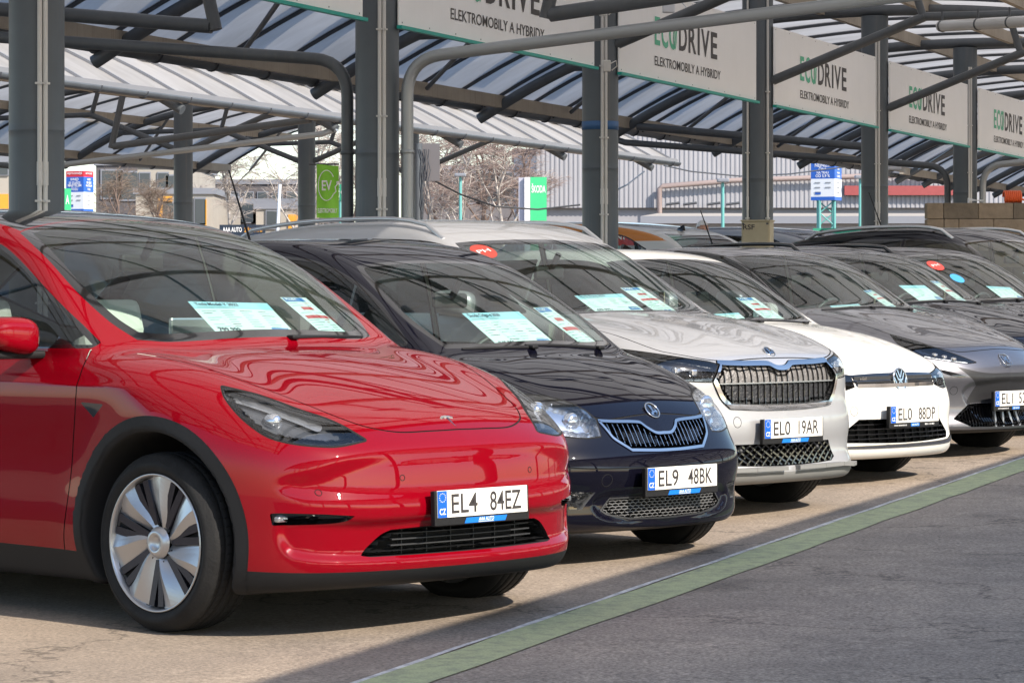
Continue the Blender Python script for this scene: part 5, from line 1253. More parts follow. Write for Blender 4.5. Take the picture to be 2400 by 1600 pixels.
    for sg in (-1, 1):
        # the skirt flares into little blades at the corners
        m = MB(); pts = [(c.surf_x(sg * y, .285) + .012, sg * y, .275 - .01 * (y > .6)) for y in (.05, .3, .5, .65, .75)]
        for a, b in zip(pts[:-1], pts[1:]): m.bar(a, b, .05, .022)
        m.build('skirt_blade', K['skirt'], c.root)
    return c

# ---- white hatchback
def white_car(pos=POS_WHITE, yaw=YAW_WHITE, pm=None, label='white hatchback with chrome striped nose and round badge beside the silver crossover', group=ROW, detail=True, plate=('EL0', '88DP'), h=.0155):
    c = Car(body_white(), h, pos, yaw, pm or paint('white_paint', (.70, .69, .66), rough=.3), 'parked_car', label, group=group)
    c.arches(0); c.lower([(-5,.20),(-1,.20),(-.6,.19),(-.1,.155),(.1,.155)])
    c.wind(spline_loop(half([(-1.155,0),(-1.17,.35),(-1.235,.66,1),(-1.4,.70),(-1.65,.692),(-1.83,.66),(-1.93,.625,1),(-1.895,.3),(-1.88,0)]), 6), .03)
    c.rearglass(spline_loop(half([(-3.95,0),(-3.93,.5,1),(-4.12,.54,1),(-4.15,0)]), 5))
    c.windows([spline_loop([(-1.33,1.02,1),(-1.5,1.13),(-1.8,1.30),(-2.05,1.37),(-2.45,1.385,1),(-2.48,1.01,1)], 6), spline_loop([(-2.53,1.01,1),(-2.50,1.385,1),(-3.0,1.37),(-3.45,1.31),(-3.75,1.18,1),(-3.5,1.05)], 6)])
    A = 40
    hl = diag_loop([(-.10,.43,.606,1),(-.118,.44,.672,1),(-.20,.60,.70),(-.33,.72,.735),(-.52,.80,.775,1),(-.47,.835,.70),(-.32,.78,.615),(-.174,.62,.583),(-.121,.54,.582)], A, 5)
    def inside(l, sg, lens):
        for k in range(2): round_lamp(c, l, -.215 - .085 * k, sg * (.545 + .10 * k), .64 + .01 * k, .036, 'reflector')
        c.band_on(l, lens, A, [(-.12,.5,.595),(-.174,.62,.597),(-.30,.76,.63),(-.40,.81,.66)], .012, .012, 'silver', 'daytime_light_or_sheen')
    c.lamp(hl, A, .05, .005, 'gloss', inside=inside)
    gl = spline_loop(half_f([(0,.686),(.2,.685),(.425,.677,1),(.405,.606,1),(.2,.600),(0,.599)]), 5)
    g = c.cu.cut(c.cu.region(pf, gl, front, fine=2)); o = g.build('grille', K['gloss'], c.root)
    slats(c, o, gl, [.612], -.003, 'chrome', .022, .012, 'grille_strip'); slats(c, o, gl, [.655], -.002, 'trim', .026, .008, 'grille_strip'); slats(c, o, gl, [.634], -.003, 'trim', .006, .008, 'grille_strip')
    lg = spline_loop(half_f([(0,.405),(.42,.408,1),(.575,.305,1),(.55,.268,1),(.2,.258),(0,.256)]), 5)
    fl, g = c.recessed(lg, .06, 'liner', 'gloss', 'lower_grille'); slats(c, fl, lg, [.375, .345, .315, .288], .018, 'gloss', .008, .03)
    fins(c, fl, lg, 12, .04, .008, 'black', .48, 'grille_bar')
    acc = c.cu.cut(c.cu.region(pf, spline_loop(half_f([(0,.252),(.56,.260),(.70,.292,1),(.705,.266,1),(.6,.236),(0,.230)]), 5), front, fine=2)); acc.V = acc.V + np.array([.008, 0, 0]); acc.build('chrome_strip', K['chrome'], c.root)
    c.gaps([(pt, line_half([(-.085,0),(-.09,.3),(-.12,.43),(-.22,.60),(-.36,.71),(-.6,.75),(-1.1,.75)]), upper, 1)] + doors(c, -1.28, -2.50, .97, .22), .006)
    c.finish(); emblem_disc(c, 0, .643, .068, 8, 'vw' if detail else 'arrow'); c.plate(.022, .43, *plate, 0, y=.03, foot='small')
    if detail:
        m = MB(); put_text(m, 'e-Golf', (c.surf_x(-.34, .655) + .012, -.34, .655), (0, 1, 0), (0, 0, 1), .018, None, .01); m.build('badge_lettering', K['chrome'], c.root)
        round_cover(c, -.46, .46)
    c.mirror(-1.50, 1.05, .985, size=(.15,.22,.15)); c.handles([(-2.25,.84),(-3.2,.86)]); c.interior(-1.20, 1.0, 'seatdark')
    c.wipers(-1.122, [(.46,-.12),(-.06,-.52)], lift=.003); fin_aerial(c, -3.6)
    w = make_wheel(.315, .21, .21, 'plain'); c.wheels(w, .765); return c

K['nosemask'] = mat('nose_mask_dark', (.022, .022, .024), .35)
# ---- grey hatchback with a black wedge nose; also the dark crossover beyond it
def grey_car(pos=POS_GREY, yaw=YAW_GREY, pm=None, label='dark grey hatchback with sharp slim lamps, sixth wheel arch of the row hidden', plate=('EL1', '52FB'), rails=False, h=.0155, badge='oct'):
    c = Car(body_grey(), h, pos, yaw, pm or paint('grey_paint', (.15, .15, .17), metal=.75, rough=.36), 'parked_car', label, group=ROW)
    c.arches(.03); c.lower([(-5,.24),(-1,.23),(-.6,.21),(-.1,.20),(.1,.195)])
    c.wind(spline_loop(half([(-1.215,0),(-1.23,.35),(-1.31,.69,1),(-1.45,.722),(-1.7,.71),(-1.93,.668),(-2.03,.635,1),(-1.99,.3),(-1.98,0)]), 6), .03)
    c.rearglass(spline_loop(half([(-3.85,0),(-3.83,.5,1),(-4.1,.55,1),(-4.14,0)]), 5))
    c.windows([spline_loop([(-1.42,1.06,1),(-1.6,1.19),(-1.9,1.35),(-2.15,1.42),(-2.5,1.435,1),(-2.53,1.06,1)], 6), spline_loop([(-2.58,1.06,1),(-2.55,1.435,1),(-3.0,1.42),(-3.4,1.34),(-3.7,1.20,1),(-3.5,1.10)], 6)])
    A = 42
    hl = diag_loop([(-.094,.325,.660,1),(-.16,.46,.712),(-.26,.58,.765),(-.38,.68,.815),(-.50,.74,.85,1),(-.447,.755,.795),(-.33,.74,.735),(-.26,.71,.70),(-.16,.56,.672),(-.112,.42,.655)], A, 5)
    def inside(l, sg, lens):
        for k in range(3): m = MB(); m.box((-.17 - .04 * k, sg * (.49 + .055 * k), .685 + .014 * k), (.03, .04, .024), bev=.008); m.build('projector', K['reflector'], l)
        c.band_on(l, lens, A, [(-.11,.40,.662),(-.2,.58,.688),(-.27,.68,.708)], .008, .01, 'white', 'daytime_light_or_sheen')
    c.lamp(hl, A, .05, .005, 'gloss', inside=inside)
    mk = spline_loop(half_f([(0,.585),(.20,.585),(.34,.598),(.50,.635,1),(.33,.50,1),(.40,.39),(.40,.375,1),(.30,.385),(0,.385)]), 5)
    g = c.cu.cut(c.cu.region(pf, mk, front, fine=2)); g.build('nose_mask', K['nosemask'], c.root)
    dr = spline_loop([(.44,.565,1),(.52,.59),(.66,.628,1),(.60,.59),(.50,.562)], 4)
    for sg in (-1, 1):
        q = c.cu.cut(c.cu.region(pf, dr * np.array([sg, 1]), front, fine=2)); q.V = q.V + np.array([.004, 0, 0]); q.build('running_lamp', K['gloss'], c.root)
    lg = spline_loop(half_f([(0,.375),(.30,.378),(.40,.372,1),(.53,.275,1),(.40,.218,1),(0,.214)]), 5)
    fl, g = c.recessed(lg, .06, 'liner', 'trim', 'lower_grille'); fins(c, fl, lg, 40, .02, .006, 'gloss', .50)
    m = MB()
    for sg in (-1, 1):
        for y in (.06, .15): m.bar((c.surf_x(y, .25) - .01, sg * y, .21), (c.surf_x(y, .33) - .012, sg * (y + .03 * sg * 0 - .03), .345), .02, .02, up=(1, 0, 0))
    m.build('grille_blade', K['silver'], fl)
    c.gaps([(pt, line_half([(-.148,0),(-.155,.25),(-.185,.41),(-.26,.52),(-.42,.66),(-.8,.72),(-1.18,.72)]), upper, 1)] + doors(c, -1.34, -2.55, 1.02, .24), .006)
    c.finish()
    if badge: emblem_disc(c, 0, .672, .050, 40, badge)
    c.plate(.012, .405, *plate, 0, y=.0, foot='small'); round_cover(c, -.52, .47)
    c.mirror(-1.55, 1.09, 1.0, size=(.15,.22,.15)); c.handles([(-2.3,.90),(-3.25,.93)]); c.interior(-1.27, 1.04, 'seatdark')
    c.wipers(-1.187, [(.48,-.10),(-.04,-.54)], lift=.003)
    if rails: c.rails(-3.4, -2.15, .60, .64, .04, .016, 'gloss'); rod_aerial(c, -3.55, .35)
    else: fin_aerial(c, -3.5)
    w = make_wheel(.335, .22, .22, 'dark'); c.wheels(w, .78); return c

city = city_car(); silver = silver_car(); white = white_car(); grey = grey_car(label='metallic dark grey hatchback with slim sharp lamps at the right edge')
black_suv = grey_car((4.33, 23.27), -42.5, paint('black_metallic', (.010, .011, .017), rough=.3), 'black crossover with black roof rails behind the grey hatchback', ('', ''), True, .018, None)
small_black = white_car((5.27, 25.70), -42.5, paint('small_black_paint', (.012, .012, .015), rough=.3), 'small dark hatchback with round red and blue stickers on its windscreen', detail=False, plate=('', ''), h=.018)
def tall_black():
    c = Car(body_silver(), .02, (6.12, 27.9), -42.5, paint('tall_black_paint', (.008, .008, .012), rough=.3), 'parked_car', 'tall black crossover with silver roof rails in front of the concrete block wall', group=ROW)
    c.arches(.05); c.lower([(-5,.30),(.1,.28)])
    c.wind(spline_loop(half([(-1.068,0),(-1.085,.35),(-1.16,.71,1),(-1.35,.742),(-1.6,.735),(-1.80,.692),(-1.905,.665,1),(-1.865,.35),(-1.85,0)]), 6), .035)
    c.rearglass(spline_loop(half([(-4.1,0),(-4.08,.52,1),(-4.42,.58,1),(-4.46,0)]), 5))
    c.windows([spline_loop([(-1.25,1.12,1),(-1.5,1.285),(-1.75,1.42),(-2.05,1.50),(-2.5,1.52,1),(-2.53,1.12,1)], 6), spline_loop([(-2.58,1.12,1),(-2.55,1.52,1),(-3.1,1.515),(-3.6,1.46),(-4.0,1.30,1),(-3.7,1.16)], 6)])
    A = 40
    c.lamp(diag_loop([(-.105,.565,.748,1),(-.112,.50,.838,1),(-.201,.68,.872),(-.42,.86,.912),(-.60,.905,.93,1),(-.33,.87,.795),(-.128,.64,.75)], A, 5), A, .05, .006, 'reflector')
    gl = spline_loop(half_f([(0,.80),(.40,.80,1),(.47,.70,1),(.40,.62,1),(0,.62)]), 5); fl, g = c.recessed(gl, .04, 'liner', 'gloss', 'grille'); slats(c, fl, gl, [.65, .69, .73, .77], .012, 'gloss', .012)
    c.gaps(doors(c, -1.20, -2.55, 1.08, .32), .008); c.finish(); c.plate(.002, .487, '', '', 0); c.mirror(-1.42, 1.16, 1.03); c.rails(-3.75, -2.0, .66, .68, .04, .017); rod_aerial(c, -3.3, .4)
    c.interior(-1.12, 1.115, 'seatdark'); w = make_wheel(.355, .235, .24, 'plain'); c.wheels(w, .80); return c
tallb = tall_black()
# ------------------------------------------------------------------ what stands behind the stalls
def facing(name, label, cat, px, Y, yaw=0., z=None, group=None):
    p = at(px, HORIZ, Y); return empty(name, (p.x, Y, gz(Y) if z is None else z), (0, 0, R(yaw)), label, cat, group)
def mpp(Y): return Y / FPX
def zat(py, Y): return (HORIZ - py) * mpp(Y) + CAMH
M['hall'] = mat('hall_cladding', (.31, .31, .335), .5, noise=.06, nscale=.4)
M['plinth'] = mat('hall_plinth', (.30, .30, .325), .8, noise=.10, nscale=.6)
M['annexroof'] = mat('annex_roof', (.42, .38, .33), .7, noise=.08, nscale=1)
M['fascia'] = mat('annex_fascia', (.20, .21, .24), .5)
M['pinkpipe'] = mat('pink_pipe', (.30, .235, .22), .6)
M['darkwall'] = mat('dark_brown_wall', (.10, .09, .094), .8, noise=.14, nscale=.5)
M['greywall'] = mat('grey_wall', (.15, .14, .145), .8, noise=.12, nscale=.5)
M['cream'] = mat('cream_wall', (.36, .33, .285), .8, noise=.08, nscale=.7)
M['orange'] = mat('orange_panel', (.66, .30, .03), .6, noise=.06, nscale=2)
M['winglass'] = mat('building_window', (.05, .06, .07), .12)
M['signred'] = mat('sign_red', (.55, .02, .04), .45); M['signblue'] = mat('sign_blue', (.02, .11, .48), .4); M['signwhite'] = mat('sign_white', (.72, .74, .78), .5)
M['signgrey'] = mat('sign_grey_text', (.25, .27, .3), .5); M['teal_post'] = mat('teal_post', (.12, .36, .34), .5)
M['evgreen'] = mat('charging_flag_green', (.25, .62, .05), .6); M['pylongreen'] = mat('pylon_green', (.05, .50, .20), .4); M['pylongrey'] = mat('pylon_side', (.40, .40, .47), .5); M['letter'] = K['letterwhite']
M['bannerred'] = mat('fence_banner_red', (.40, .04, .05), .6); M['bannergreen'] = mat('fence_banner_green', (.02, .25, .15), .6)
UX, UZ = (1, 0, 0), (0, 0, 1)

def windows_on(root, Y0, px0, zb, spots, wd, ht, m='winglass', fr=None):
    for px, py in spots:
        x = (px - px0) * mpp(Y0); z = zat(py, Y0) - zb; mb = MB(); mb.box((x, -.03, z), (wd, .10, ht), 0); f = mb.build('window', fr or M['fascia'], root)
        mb = MB(); mb.box((x, -.075, z), (wd * .86, .03, ht * .88)); mb.build('pane', M[m], f)
# corrugated industrial hall
Y = 118; r_ = facing('industrial_hall', 'large pale corrugated industrial hall behind the lot', 'building', 1760, Y, 0)
zb = r_.location.z; X = lambda px, Y_=118: (px - 1760) * mpp(Y_)
mb = MB(); x0, x1, zt, z0 = X(1258), X(2520), zat(150, Y) - zb, zat(487, Y) - zb; pitch = .18; n = int((x1 - x0) / pitch); pts = []
for i in range(n): xx = x0 + i * pitch; pts += [(xx, 0), (xx + .07, 0), (xx + .09, .03), (xx + .15, .03)]
vs = [(a, b, z) for z in (z0, zt) for a, b in pts]; m = len(pts); mb.add(vs, [(i, i + 1, m + i + 1, m + i) for i in range(m - 1)]); mb.box(((x0 + x1) / 2, 6.2, (z0 + zt) / 2), (x1 - x0 - .1, 12, zt - z0 - .02)); mb.build('cladding', M['hall'], r_)
mb = MB(); mb.box(((x0 + x1) / 2, 6.3, z0 / 2), (x1 - x0 - .2, 12, z0)); mb.build('plinth', M['plinth'], r_)
mb = MB()
for px in (1545, 1712): mb.box((X(px), -.10, (z0 + zt) / 2 + 1.5), (.16, .10, zt - z0 - 3))
mb.build('rain_pipe', M['fascia'], r_)
mb = MB(); P = lambda px, py: (X(px), -.30, zat(py, Y) - zb); mb.tube([P(1545, 500), P(1545, 443), P(1552, 437), P(1700, 426), P(1712, 424), P(2200, 408)], .10, 10); mb.build('wall_pipe', M['pinkpipe'], r_)
mb = MB(); mb.box((X(2110), -.2, zat(447, Y) - zb), (X(2265) - X(2000), .2, mpp(Y) * 22)); mb.build('sign_board', mat('hall_red_sign', (.30, .06, .06), .6, noise=.1), r_)
mb = MB()
for px in (1560, 1600, 1655, 1700): mb.tube([P(px, 480), P(px + 32, 476)], .05, 6)
mb.build('cable_run', M['bar'], r_)
# lean-to annex in front of it
Y2 = 108; a_ = facing('annex', 'low grey annex with a beige lean-to roof in front of the hall', 'building', 1840, Y2, 0); zb = a_.location.z; X2 = lambda px: (px - 1840) * mpp(Y2)
mb = MB(); mb.box(((X2(1503) + X2(2400)) / 2, 3, (zat(520, Y2) - zb) / 2), (X2(2400) - X2(1503), 5.8, zat(520, Y2) - zb)); mb.build('wall', M['plinth'], a_)
mb = MB(); e, t = zat(509, Y2) - zb, zat(496, Y2) - zb; mb.bar((X2(1500), -.2, e - .1), (X2(2405), -.2, e - .1), .25, .26); mb.build('fascia_gutter', M['fascia'], a_)
mb = MB(); mb.add([(X2(1500), -.1, e + .03), (X2(2405), -.1, e + .03), (X2(2405), 6, e + .30), (X2(1560), 6, e + .30), (X2(1500), -.1, e - .05), (X2(2405), -.1, e - .05), (X2(2405), 6, e + .22), (X2(1560), 6, e + .22)], [(0, 1, 2, 3), (7, 6, 5, 4), (0, 3, 7, 4), (0, 4, 5, 1), (1, 5, 6, 2), (2, 6, 7, 3)]); mb.build('roof', M['annexroof'], a_)
# houses on the left
def block(label, px0, px1, top, Y, depth, m, spots=(), panels=(), wsz=(1.0, 1.6), yaw=0):
    pc = (px0 + px1) / 2; r = facing('apartment_building' if panels else 'building', label, 'building', pc, Y, yaw); zb = r.location.z; h = zat(top, Y) - zb
    mb = MB(); wd = (px1 - px0) * mpp(Y); mb.box((0, depth / 2, h / 2), (wd, depth, h)); mb.build('wall', M[m], r)
    mb = MB(); mb.box((0, depth / 2, h + .12), (wd + .2, depth + .2, .24)); mb.build('roof_edge', M['fascia'], r)
    for a, b, c, d in panels:
        mb = MB(); mb.box((((a + c) / 2 - pc) * mpp(Y), -.02, zat((b + d) / 2, Y) - zb), ((c - a) * mpp(Y), .12, (d - b) * mpp(Y))); mb.build('facade_panel', M['orange'], r)
    windows_on(r, Y, pc, zb, spots, *wsz); return r
block('dark brown flat roofed building behind the birches', 448, 715, 432, 150, 14, 'darkwall', [(480 + 34 * k, 468) for k in range(7)], (), (.55, .8))
block('long grey building low behind the birches at the left', 452, 800, 478, 138, 6, 'greywall', [(500 + 40 * k, 500) for k in range(7)], (), (1.2, .9))
block('dark building behind the brown bushes at the left', 225, 335, 388, 150, 12, 'darkwall', [(262, 432), (300, 436)], (), (1.1, 1.5))
block('cream apartment block with orange panels and small windows', 318, 500, 455, 120, 12, 'cream', [(395, 505), (469, 495)], [(370, 460, 404, 560), (457, 468, 484, 560)], (.45, 1.1))
block('upper cream apartment block behind the column', 322, 452, 392, 132, 10, 'cream', [(340, 430), (383, 430), (401, 436), (425, 430)], (), (.5, 1.0))
block('cream and orange block at the far left edge', -60, 22, 380, 118, 10, 'cream', [(6, 394), (-20, 394)], [(0, 455, 20, 560)], (.5, .6))
block('cream house behind the bare birch near the green flag', 600, 720, 490, 125, 8, 'cream', [(640, 515)], [(676, 503, 700, 560)], (.6, .8))
block('brown facade behind the reddish thicket', 955, 1262, 398, 165, 10, 'greywall', [(1010 + 45 * k, 440) for k in range(5)], (), (1.4, 1.8))
block('white shed with flat roof left of the corrugated hall', 1205, 1262, 362, 130, 8, 'signwhite', [(1240, 470)], (), (.5, 1.2))
# box signs on lattice masts
def sign_tower(label, px0, px1, px2, top, bot, Y, lines, base=560):
    r = facing('sign_tower', label, 'sign', (px0 + px1) / 2, Y, 0); zb = r.location.z; wd = (px1 - px0) * mpp(Y); sd = (px2 - px1) * mpp(Y) * 1.35; h = (bot - top) * mpp(Y); zc = zat((top + bot) / 2, Y) - zb
    # the box is turned a little so that its right side shows
    a = R(-24); Mx = Matrix.Rotation(a, 3, 'Z'); f = wd / math.cos(a)
    box_ = MB()
    def panel(z0, z1, mi): box_.box((0, 0, zc - h / 2 + h * (z0 + z1) / 2), (f, f * .9, h * (z1 - z0)), mi, M=None)
    for z0, z1, mi in ((0, .08, 1), (.08, .49, 2), (.49, .86, 1), (.86, 1, 0)): panel(z0, z1, mi)
    ux, o = Mx @ Vector((1, 0, 0)), Vector((0, 0, 0)); box_.v = [tuple(Mx @ Vector((v[0], v[1], 0)) + Vector((0, 0, v[2]))) for v in box_.v]
    b = box_.build('sign_box', [M['signred'], M['signblue'], M['signwhite']], r)
    t = MB(); nrm = Mx @ Vector((0, -1, 0)); q = lambda u, v: nrm * (f * .45 + .012) + ux * (u * f) + Vector((0, 0, zc - h / 2 + h * v))
    for tx, v, hh, wv, mi in lines: put_text(t, tx, q(0, v), ux, UZ, hh * h, wv * f, .015, mi)
    for k in range(3):
        for u in (-.22, .22): 
            if not (k == 2 and u > 0): t.sheet([(-.12 * f, -.012 * h), (.12 * f, -.012 * h), (.12 * f, .012 * h), (-.12 * f, .012 * h)], .004, q(u, .40 - .11 * k), ux, UZ, 1)
    t.sheet([(-.12 * f, -.03 * h), (.12 * f, -.03 * h), (.12 * f, .03 * h), (-.12 * f, .03 * h)], .004, q(-.2, .16), ux, UZ, 2)
    nr2 = Mx @ Vector((1, 0, 0)); uy2 = Mx @ Vector((0, 1, 0)); q2 = lambda u, v: nr2 * (f * .5 + .012) + uy2 * (u * f) + Vector((0, 0, zc - h / 2 + h * v))
    for tx, v, hh, wv, mi in lines: put_text(t, tx.split()[0], q2(0, v), uy2, UZ, hh * h * .8, wv * f * .7, .015, mi)
    for k in range(3): t.sheet([(-.15 * f, -.012 * h), (.15 * f, -.012 * h), (.15 * f, .012 * h), (-.15 * f, .012 * h)], .004, q2(0, .40 - .11 * k), uy2, UZ, 1)
    t.build('sign_lettering', [M['letter'], M['signgrey'], M['signblue']], b)
    m2 = MB(); zt = zc - h / 2; w_ = f * .30
    cs = [(-w_, -w_), (w_, -w_), (w_, w_), (-w_, w_)]
    for x, y in cs: m2.tube([(x, y, 0), (x, y, zt)], .045, 8)
    n = max(3, int(zt / (w_ * 1.6)))
    for i in range(n):
        for k in range(4):
            a_, b_ = cs[k], cs[(k + 1) % 4]; z0, z1 = zt * i / n, zt * (i + 1) / n
            if i % 2: a_, b_ = b_, a_
            m2.tube([(*a_, z0), (*b_, z1)], .022, 6)
    m2.build('lattice_mast', M['teal_post'], r)
sign_tower('blue, white and red box sign on a green lattice mast', 1910, 1963, 1977, 368, 470, 92, [('NEJNIŽŠÍ', .80, .075, .66, 0), ('CENA', .715, .05, .34, 0), ('NA TRHU', .63, .055, .5, 0), ('OD 5,9 %', .55, .06, .6, 0), ('NEJVÝHODNĚJŠÍ', .945, .04, .85, 0)])
sign_tower('blue, white and red box sign seen left of the back column', 165, 209, 234, 402, 498, 86, [('IHNED', .80, .06, .45, 0), ('SE STAŇTE', .72, .06, .66, 0), ('MAJITELEM', .64, .06, .76, 0), ('VOZU', .56, .06, .38, 0), ('NEJVÝHODNĚJŠÍ', .945, .04, .85, 0)])
# lamp posts
def lamp_post(label, px, top, Y):
    r = facing('lamp_post', label, 'lamp post', px, Y); h = zat(top, Y) - r.location.z; mb = MB(); mb.tube([(0, 0, 0), (0, 0, h)], [.06, .045], 10); mb.build('pole', M['teal_post'], r)
    mb = MB(); mb.box((0, -.1, h + .06), (.36, .30, .11), bev=.03); mb.build('lamp_head', M['fascia'], r)
lamp_post('teal lamp post in front of the corrugated hall left of the junction box column', 1694, 428, 90); lamp_post('teal lamp post just right of the sign tower', 2016, 420, 92); lamp_post('teal lamp post among the reddish bare trees', 1079, 415, 95)
r = facing('flag_pole', 'thin white pole before the bare birch', 'pole', 650, 95); mb = MB(); mb.tube([(-.08, 0, 0), (.08, 0, zat(432, 95) - r.location.z)], .05, 8); mb.build('pole', M['signwhite'], r)
# green charging flag hung on the back column
Y = 60.5; p = at(768, 447, Y); r = empty('charging_flag', (p.x, Y, zat(510, Y)), (0, 0, 0), 'bright green flag with EV plug emblem hung on the back column', 'flag'); hw, h = 26 * mpp(Y), 125 * mpp(Y)
mb = MB(); nx, nz = 8, 14; vs = [(-hw + 2 * hw * i / nx, .03 * math.sin(i * .9 + j * .25), h * j / nz - .035 * (i / nx)) for i in range(nx + 1) for j in range(nz + 1)]
mb.add(vs, [(i * (nz + 1) + j, (i + 1) * (nz + 1) + j, (i + 1) * (nz + 1) + j + 1, i * (nz + 1) + j + 1) for i in range(nx) for j in range(nz)], 0, True); mb.build('flag_cloth', M['evgreen'], r)
mb = MB(); o = Vector((-.0, -.05, h * .60)); mb.tube([(-.02 + .165 * math.cos(a), -.05, h * .60 + .30 * math.sin(a)) for a in [R(35) + R(290) * k / 40 for k in range(41)]], .009, 6); put_text(mb, 'EV', (-.015, -.05, h * .60), UX, UZ, .19, .20, .02)
mb.tube([(.12, -.05, h * .60 - .17), (.17, -.05, h * .60 - .12), (.15, -.05, h * .60 - .03), (.20, -.05, h * .60 + .03)], .012, 6); mb.box((.205, -.05, h * .60 + .05), (.05, .01, .07)); put_text(mb, 'ELEKTROMOBILY', (0, -.05, h * .13), UX, UZ, .085, hw * 1.75, .02); mb.build('flag_lettering', M['letter'], r)
mb = MB(); mb.tube([(-hw - .15, .02, h), (hw, .02, h)], .018, 8); mb.build('flag_arm', M['bar'], r)
# pylon sign
Y = 88; r = facing('pylon_sign', 'tall green and white dealer pylon with white lettering', 'sign', 1262, Y); zb = r.location.z; h = zat(416, Y) - zb; wd = 38 * mpp(Y)
mb = MB(); mb.box((0, 0, h / 2), (wd, .5, h), 0); mb.box((-wd / 2 - .09, -.02, h / 2), (.16, .52, h - .01), 2); mb.box((-wd / 2 - .26, .1, h / 2), (.16, .5, h - .02), 1)
mb.sheet([(-wd / 2, .0), (wd / 2, 0), (wd / 2, .35), (-wd / 2, 1.0)], .006, (0, -.257, 0), UX, UZ, 3); mb.build('pylon_box', [M['pylongreen'], M['pylongrey'], M['signwhite'], M['signblue']], r)
mb = MB(); put_text(mb, 'ŠKODA', (0, -.262, h - .32), UX, UZ, .20, wd * .86, .02); mb.build('pylon_lettering', M['letter'], r)
# small dark sign, disc, teal board behind the flag, green board at the left
def board(name, label, px0, px1, top, bot, Y, m, texts=(), depth=.12, legs=True, cat='sign'):
    r = facing(name, label, cat, (px0 + px1) / 2, Y); zb = r.location.z; wd = (px1 - px0) * mpp(Y); z0, z1 = zat(bot, Y) - zb, zat(top, Y) - zb
    mb = MB(); mb.box((0, 0, (z0 + z1) / 2), (wd, depth, z1 - z0)); mb.build('sign_panel', M[m], r)
    if legs and z0 > .3:
        mb = MB()
        for x in (-wd * .4, wd * .4): mb.tube([(x, 0, 0), (x, 0, z0)], .035, 8)
        mb.build('post', M['teal_post'], r)
    if texts:
        mb = MB(); mats = []
        for k, (tx, u, v, hh, wv, mm) in enumerate(texts):
            put_text(mb, tx, (u * wd, -depth / 2 - .012, z0 + (z1 - z0) * v), UX, UZ, hh * (z1 - z0), wv * wd, .02, k); mats.append(M[mm])
        mb.build('sign_lettering', mats, r)
    return r
M['night'] = mat('night_blue_sign', (.02, .03, .05), .4)
board('shop_sign', 'small dark shop sign with white and orange words beside the rod aerial', 515, 622, 527, 552, 78, 'night', [('AAA AUTO', -.22, .55, .42, .42, 'letter'), ('ZÁNOVNÍ', .24, .55, .36, .40, 'orange')])
board('notice_board', 'teal and blue board half hidden behind the charging flag', 796, 812, 432, 470, 75, 'bannergreen', [('OD', 0, .5, .25, .6, 'letter')]); board('notice_board', 'blue board low behind the charging flag', 797, 813, 470, 512, 75.4, 'signblue', [('VEHL', 0, .6, .18, .7, 'letter')])
board('notice_board', 'green board with white A left of the blue sign tower', 152, 166, 442, 500, 84, 'pylongreen', [('A', 0, .55, .35, .6, 'letter')])
board('fence_banner', 'red fence banner with white words behind the dark hatchback', 1440, 1521, 544, 575, 70, 'bannerred', [('NY VOZY', .0, .62, .34, .86, 'letter')], .05, cat='banner'); board('fence_banner', 'green fence banner with white words right of the red one', 1522, 1690, 541, 575, 70, 'bannergreen', [('A PR', -.35, .62, .34, .24, 'letter')], .05, cat='banner'); board('fence_banner', 'green fence banner below the sign tower', 1905, 2175, 535, 575, 72, 'bannergreen', (), .05, cat='banner')
# dark sign box with cables beside the bent silver pipe
Y = 52; r = facing('cable_cabinet', 'dark grey panel with hanging black cables beside the silver rain pipe', 'cabinet', 1000, Y); zb = r.location.z
mb = MB(); z0, z1 = zat(424, Y) - zb, zat(336, Y) - zb; mb.box((.06, .1, (z0 + z1) / 2), (44 * mpp(Y), .12, z1 - z0)); mb.tube([(-.14, .05, 0), (-.14, .05, z1)], .07, 10, 1); mb.build('panel', [M['greywall'], M['steel']], r)
for k in range(6):
    mb = MB(); x = -.12 + .035 * k; mb.tube([(x + rng.uniform(-.03, .03) + .05 * math.sin(t * 3 + k) * t, -.02, z1 - .1 - t * (z1 - .9)) for t in [q / 12 for q in range(13)]], .008, 6); mb.build('cable', M['bar'], r)
# overhead cables
def cable(label, pts, r=.018):
    P3 = [at(*p) for p in pts]; out = []
    for a, b in zip(P3[:-1], P3[1:]):
        for k in range(8): out.append(a.lerp(b, k / 8))
    out.append(P3[-1]); mb = MB(); mb.tube(out, r, 6); o = mb.build('overhead_cable', M['bar']); tag(o, label, 'cable', 'overhead cables')
cable('black cable sagging from the back canopy corner towards the sign tower', [(1556, 388, 73), (1620, 402, 74), (1735, 413, 75), (1850, 408, 78), (2040, 384, 80)]); cable('black cable from the back canopy corner down to the taped column', [(1510, 402, 72), (1470, 433, 68), (1432, 452, 64)])
cable('black cable sagging across the reddish trees to the taped column', [(1020, 425, 60), (1080, 456, 60), (1160, 484, 60), (1260, 491, 60), (1360, 480, 60)])
